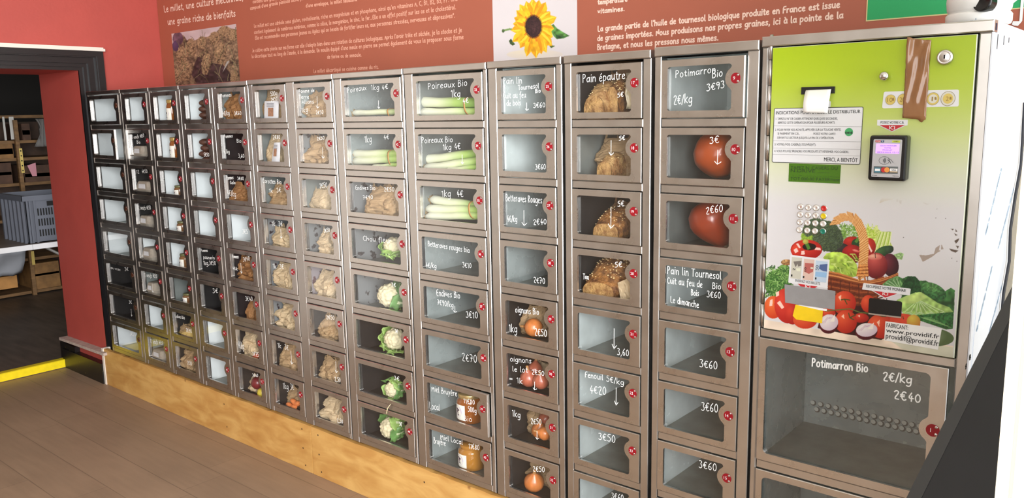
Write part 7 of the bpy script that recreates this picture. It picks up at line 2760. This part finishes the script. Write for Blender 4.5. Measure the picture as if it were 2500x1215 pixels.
def loaf(c, r, u0, u1, vt, y0, L, lab, m, seed, front=.78, seeds=60, twist=0.0, hfront=.6):
    a, b = span(c, u0, u1, vt, y0 + .05)
    cx, w = (a + b) / 2, (b - a)
    z0 = FL(r) + .0006
    h = min(P((u0 + u1) / 2, vt, y0 + .05).z - z0, DH - .004)
    rng = random.Random(seed)
    o_ = Vector((seed * 3.3, 1.7, 0))
    rows = []
    n, mm = 28, 16
    for i in range(mm + 1):
        t = i / mm
        s = front + (1 - front) * min(t / .4, 1) if t < .7 else 1 - (t - .7) ** 2 * 3.2
        sh = hfront + (1 - hfront) * math.sin(min(t / .5, 1) * PI / 2) if t < .6 else 1 - (t - .6) ** 2 * 2.6
        row = []
        for k in range(n):
            an = 2 * PI * k / n
            X, Zz = math.cos(an), math.sin(an)
            X = math.copysign(abs(X) ** .75, X)
            Zz = math.copysign(abs(Zz) ** .75, Zz)
            z = (Zz * .5 + .5) * h * sh
            p = Vector((X * w / 2 * s * (1 - .10 * max(Zz, 0)), t * L, z))
            nn = noise.noise(p * 45 + o_) * .004 + noise.noise(p * 110 + o_) * .0016
            if 0 < i:
                p += Vector((X, 0, Zz)) * nn
            p.x += twist * p.y
            q = Vector((cx, y0, z0)) + p
            q.z = max(q.z, z0)
            row.append(q)
        rows.append(row)
    mb = MB()
    mb.grid(rows, 0, True, True)
    mb.add(rows[-1], [tuple(range(n))], 0)
    lo, hi = XL[c] - .003, XR[c] + .003
    mb.v = [(min(max(p[0], lo), hi), p[1], min(p[2], ZT(r) + .003)) for p in mb.v]
    t = obj('bread_loaf', mb, m, loc=(cx, y0, z0))
    tag(t, lab, 'bread', 'loaves of bread in the lockers')
    mb = MB()
    ctr = sum(rows[0], Vector()) / n
    rings = [[ctr + (p - ctr) * q + Vector((0, -.001 - .004 * (1 - q) + noise.noise(p * 60 * q + o_) * .003, 0)) for p in rows[0]] for q in (1.0, .8, .55, .3, .08)]
    mb.grid(rings, 0, True, True)
    mb.add(rings[-1], [tuple(range(n))], 0)
    obj('cut_face', mb, M_CRUMB, t)['label'] = 'pale crumb end'
    mb = MB()
    for _ in range(seeds):
        i = rng.randrange(1, mm - 4)
        k = rng.randrange(2, n // 2 - 1)
        p = rows[i][k].lerp(rows[i + 1][k + 1], rng.random())
        v2 = rows[i][k] - Vector((cx, rows[i][k].y, z0 + h * .3))
        e = v2.normalized() * .0008
        s = rng.uniform(.0018, .0034)
        mb.ico(p + e, (s, s * .8, s * .55), 1)
    obj('seeds', mb, M_SEED, t, fix=False)
    return t


loaf(10, 1, 1446, 1503, 198, .030, .13, 'floury loaf end at the left behind door 17', M_CRUSTP, 1, .85, 26, 0, .62)
loaf(10, 1, 1501, 1534, 192, .055, .12, 'seeded loaf end at the right behind door 17', M_CRUST, 2, .9, 70, 0, .8)
loaf(10, 2, 1478, 1520, 372, .040, .10, 'loaf end peeping from the torn bag behind door 18', M_CRUSTP, 3, .85, 12, 0, .7)
loaf(10, 3, 1464, 1541, 505, .030, .16, 'seeded brown loaf inside its bag behind door 19', M_CRUST, 4, .82, 80, 0, .55)
loaf(10, 4, 1438, 1530, 630, .022, .17, 'big seeded loaf with pale cut end behind door 20', M_CRUST, 5, .82, 130, .12, .45)
# paper of the loaf behind door 20
rows = []
rng = random.Random(4)
for i in range(8):
    row = []
    for k in range(10):
        p = P(1508 + (1540 - 1508) * k / 9 + 8 * (i / 7), 690 + 44 * i / 7 - 14 * (k / 9) * (1 - i / 7), .035 + .004 * rng.random())
        p.x = min(p.x, XR[10] + .002)
        p.z = max(p.z, FL(4) + .001)
        row.append(p)
    rows.append(row)
o = solid(obj('paper_wrapper', MB().grid(rows, 0, False), M_PAPERL, loc=tuple(rows[-1][0]), fix=False), .0006)
tag(o, 'pale paper wrapper at the lower right of the big loaf behind door 20', 'paper wrapper')
# clear film window of the bread bag behind door 17
rows = []
for i in range(8):
    row = []
    for k in range(7):
        p = P(1528 + 20 * k / 6 + 3 * math.sin(i * 1.3), 178 + 88 * i / 7, .050 + .006 * math.sin(k * 1.7 + i * .9))
        p.x = min(p.x, XR[10] + .002)
        row.append(p)
    rows.append(row)
o = solid(obj('film_window', MB().grid(rows, 0, True), mat('cream_bag_film', srgb(214, 200, 168), .2, spec=.7), loc=tuple(rows[-1][0]), fix=False), .0006)
tag(o, 'shiny cream film of the bread bag at the right behind door 17', 'bag film')

# ---------------------------------------------------------------- pumpkins
M_PUMP = mat('orange_pumpkin_skin', srgb(164, 68, 14), .28, n_scale=10, n_amt=.12, coat=.3)
M_PUMPR = mat('red_orange_pumpkin_skin', srgb(140, 48, 12), .28, n_scale=10, n_amt=.10, coat=.3)
M_STEM = mat('corky_pumpkin_stem', srgb(120, 98, 70), .8, n_scale=40, n_amt=.3)


def pumpkin(r, u, v, ru, rv, y, axis, prof, m, lab):
    cp = P(u, v, y)
    R = (P(u + ru, v, y) - cp).length
    ax = Vector(axis).normalized()
    t = obj('pumpkin', MB().lathe([(R * a, R * b) for a, b in prof], cp, 48, 0, ax, ribs=10, amp=.012), m, loc=tuple(cp))
    tag(t, lab, 'pumpkin', 'pumpkins behind doors 10 and 11')
    h0 = prof[-1][1] * R
    obj('stem', MB().lathe([(R * .20, h0 - .004), (R * .15, h0 + R * .12), (R * .12, h0 + R * .26), (R * .14, h0 + R * .34), (.0001, h0 + R * .35)], cp, 12, 0, ax, ribs=5, amp=.15), M_STEM, t)
    return t


ROUND = [(.0001, -.86), (.22, -.88), (.55, -.80), (.84, -.52), (.99, -.1), (1.0, .12), (.90, .45), (.68, .74), (.40, .93), (.20, 1.0)]
PEAR = [(.0001, -.84), (.25, -.85), (.58, -.76), (.88, -.48), (1.0, -.08), (.97, .2), (.84, .52), (.64, .84), (.46, 1.08), (.30, 1.25), (.16, 1.33)]
pumpkin(2, 1752, 377, 56, 54, .100, (.35, .55, .75), ROUND, M_PUMP, 'round orange pumpkin with its stem turned to the back behind door 10')
pumpkin(3, 1737, 534, 52, 50, .095, (.42, .08, -.75), PEAR, M_PUMPR, 'pear shaped red orange pumpkin narrowing downwards behind door 11')
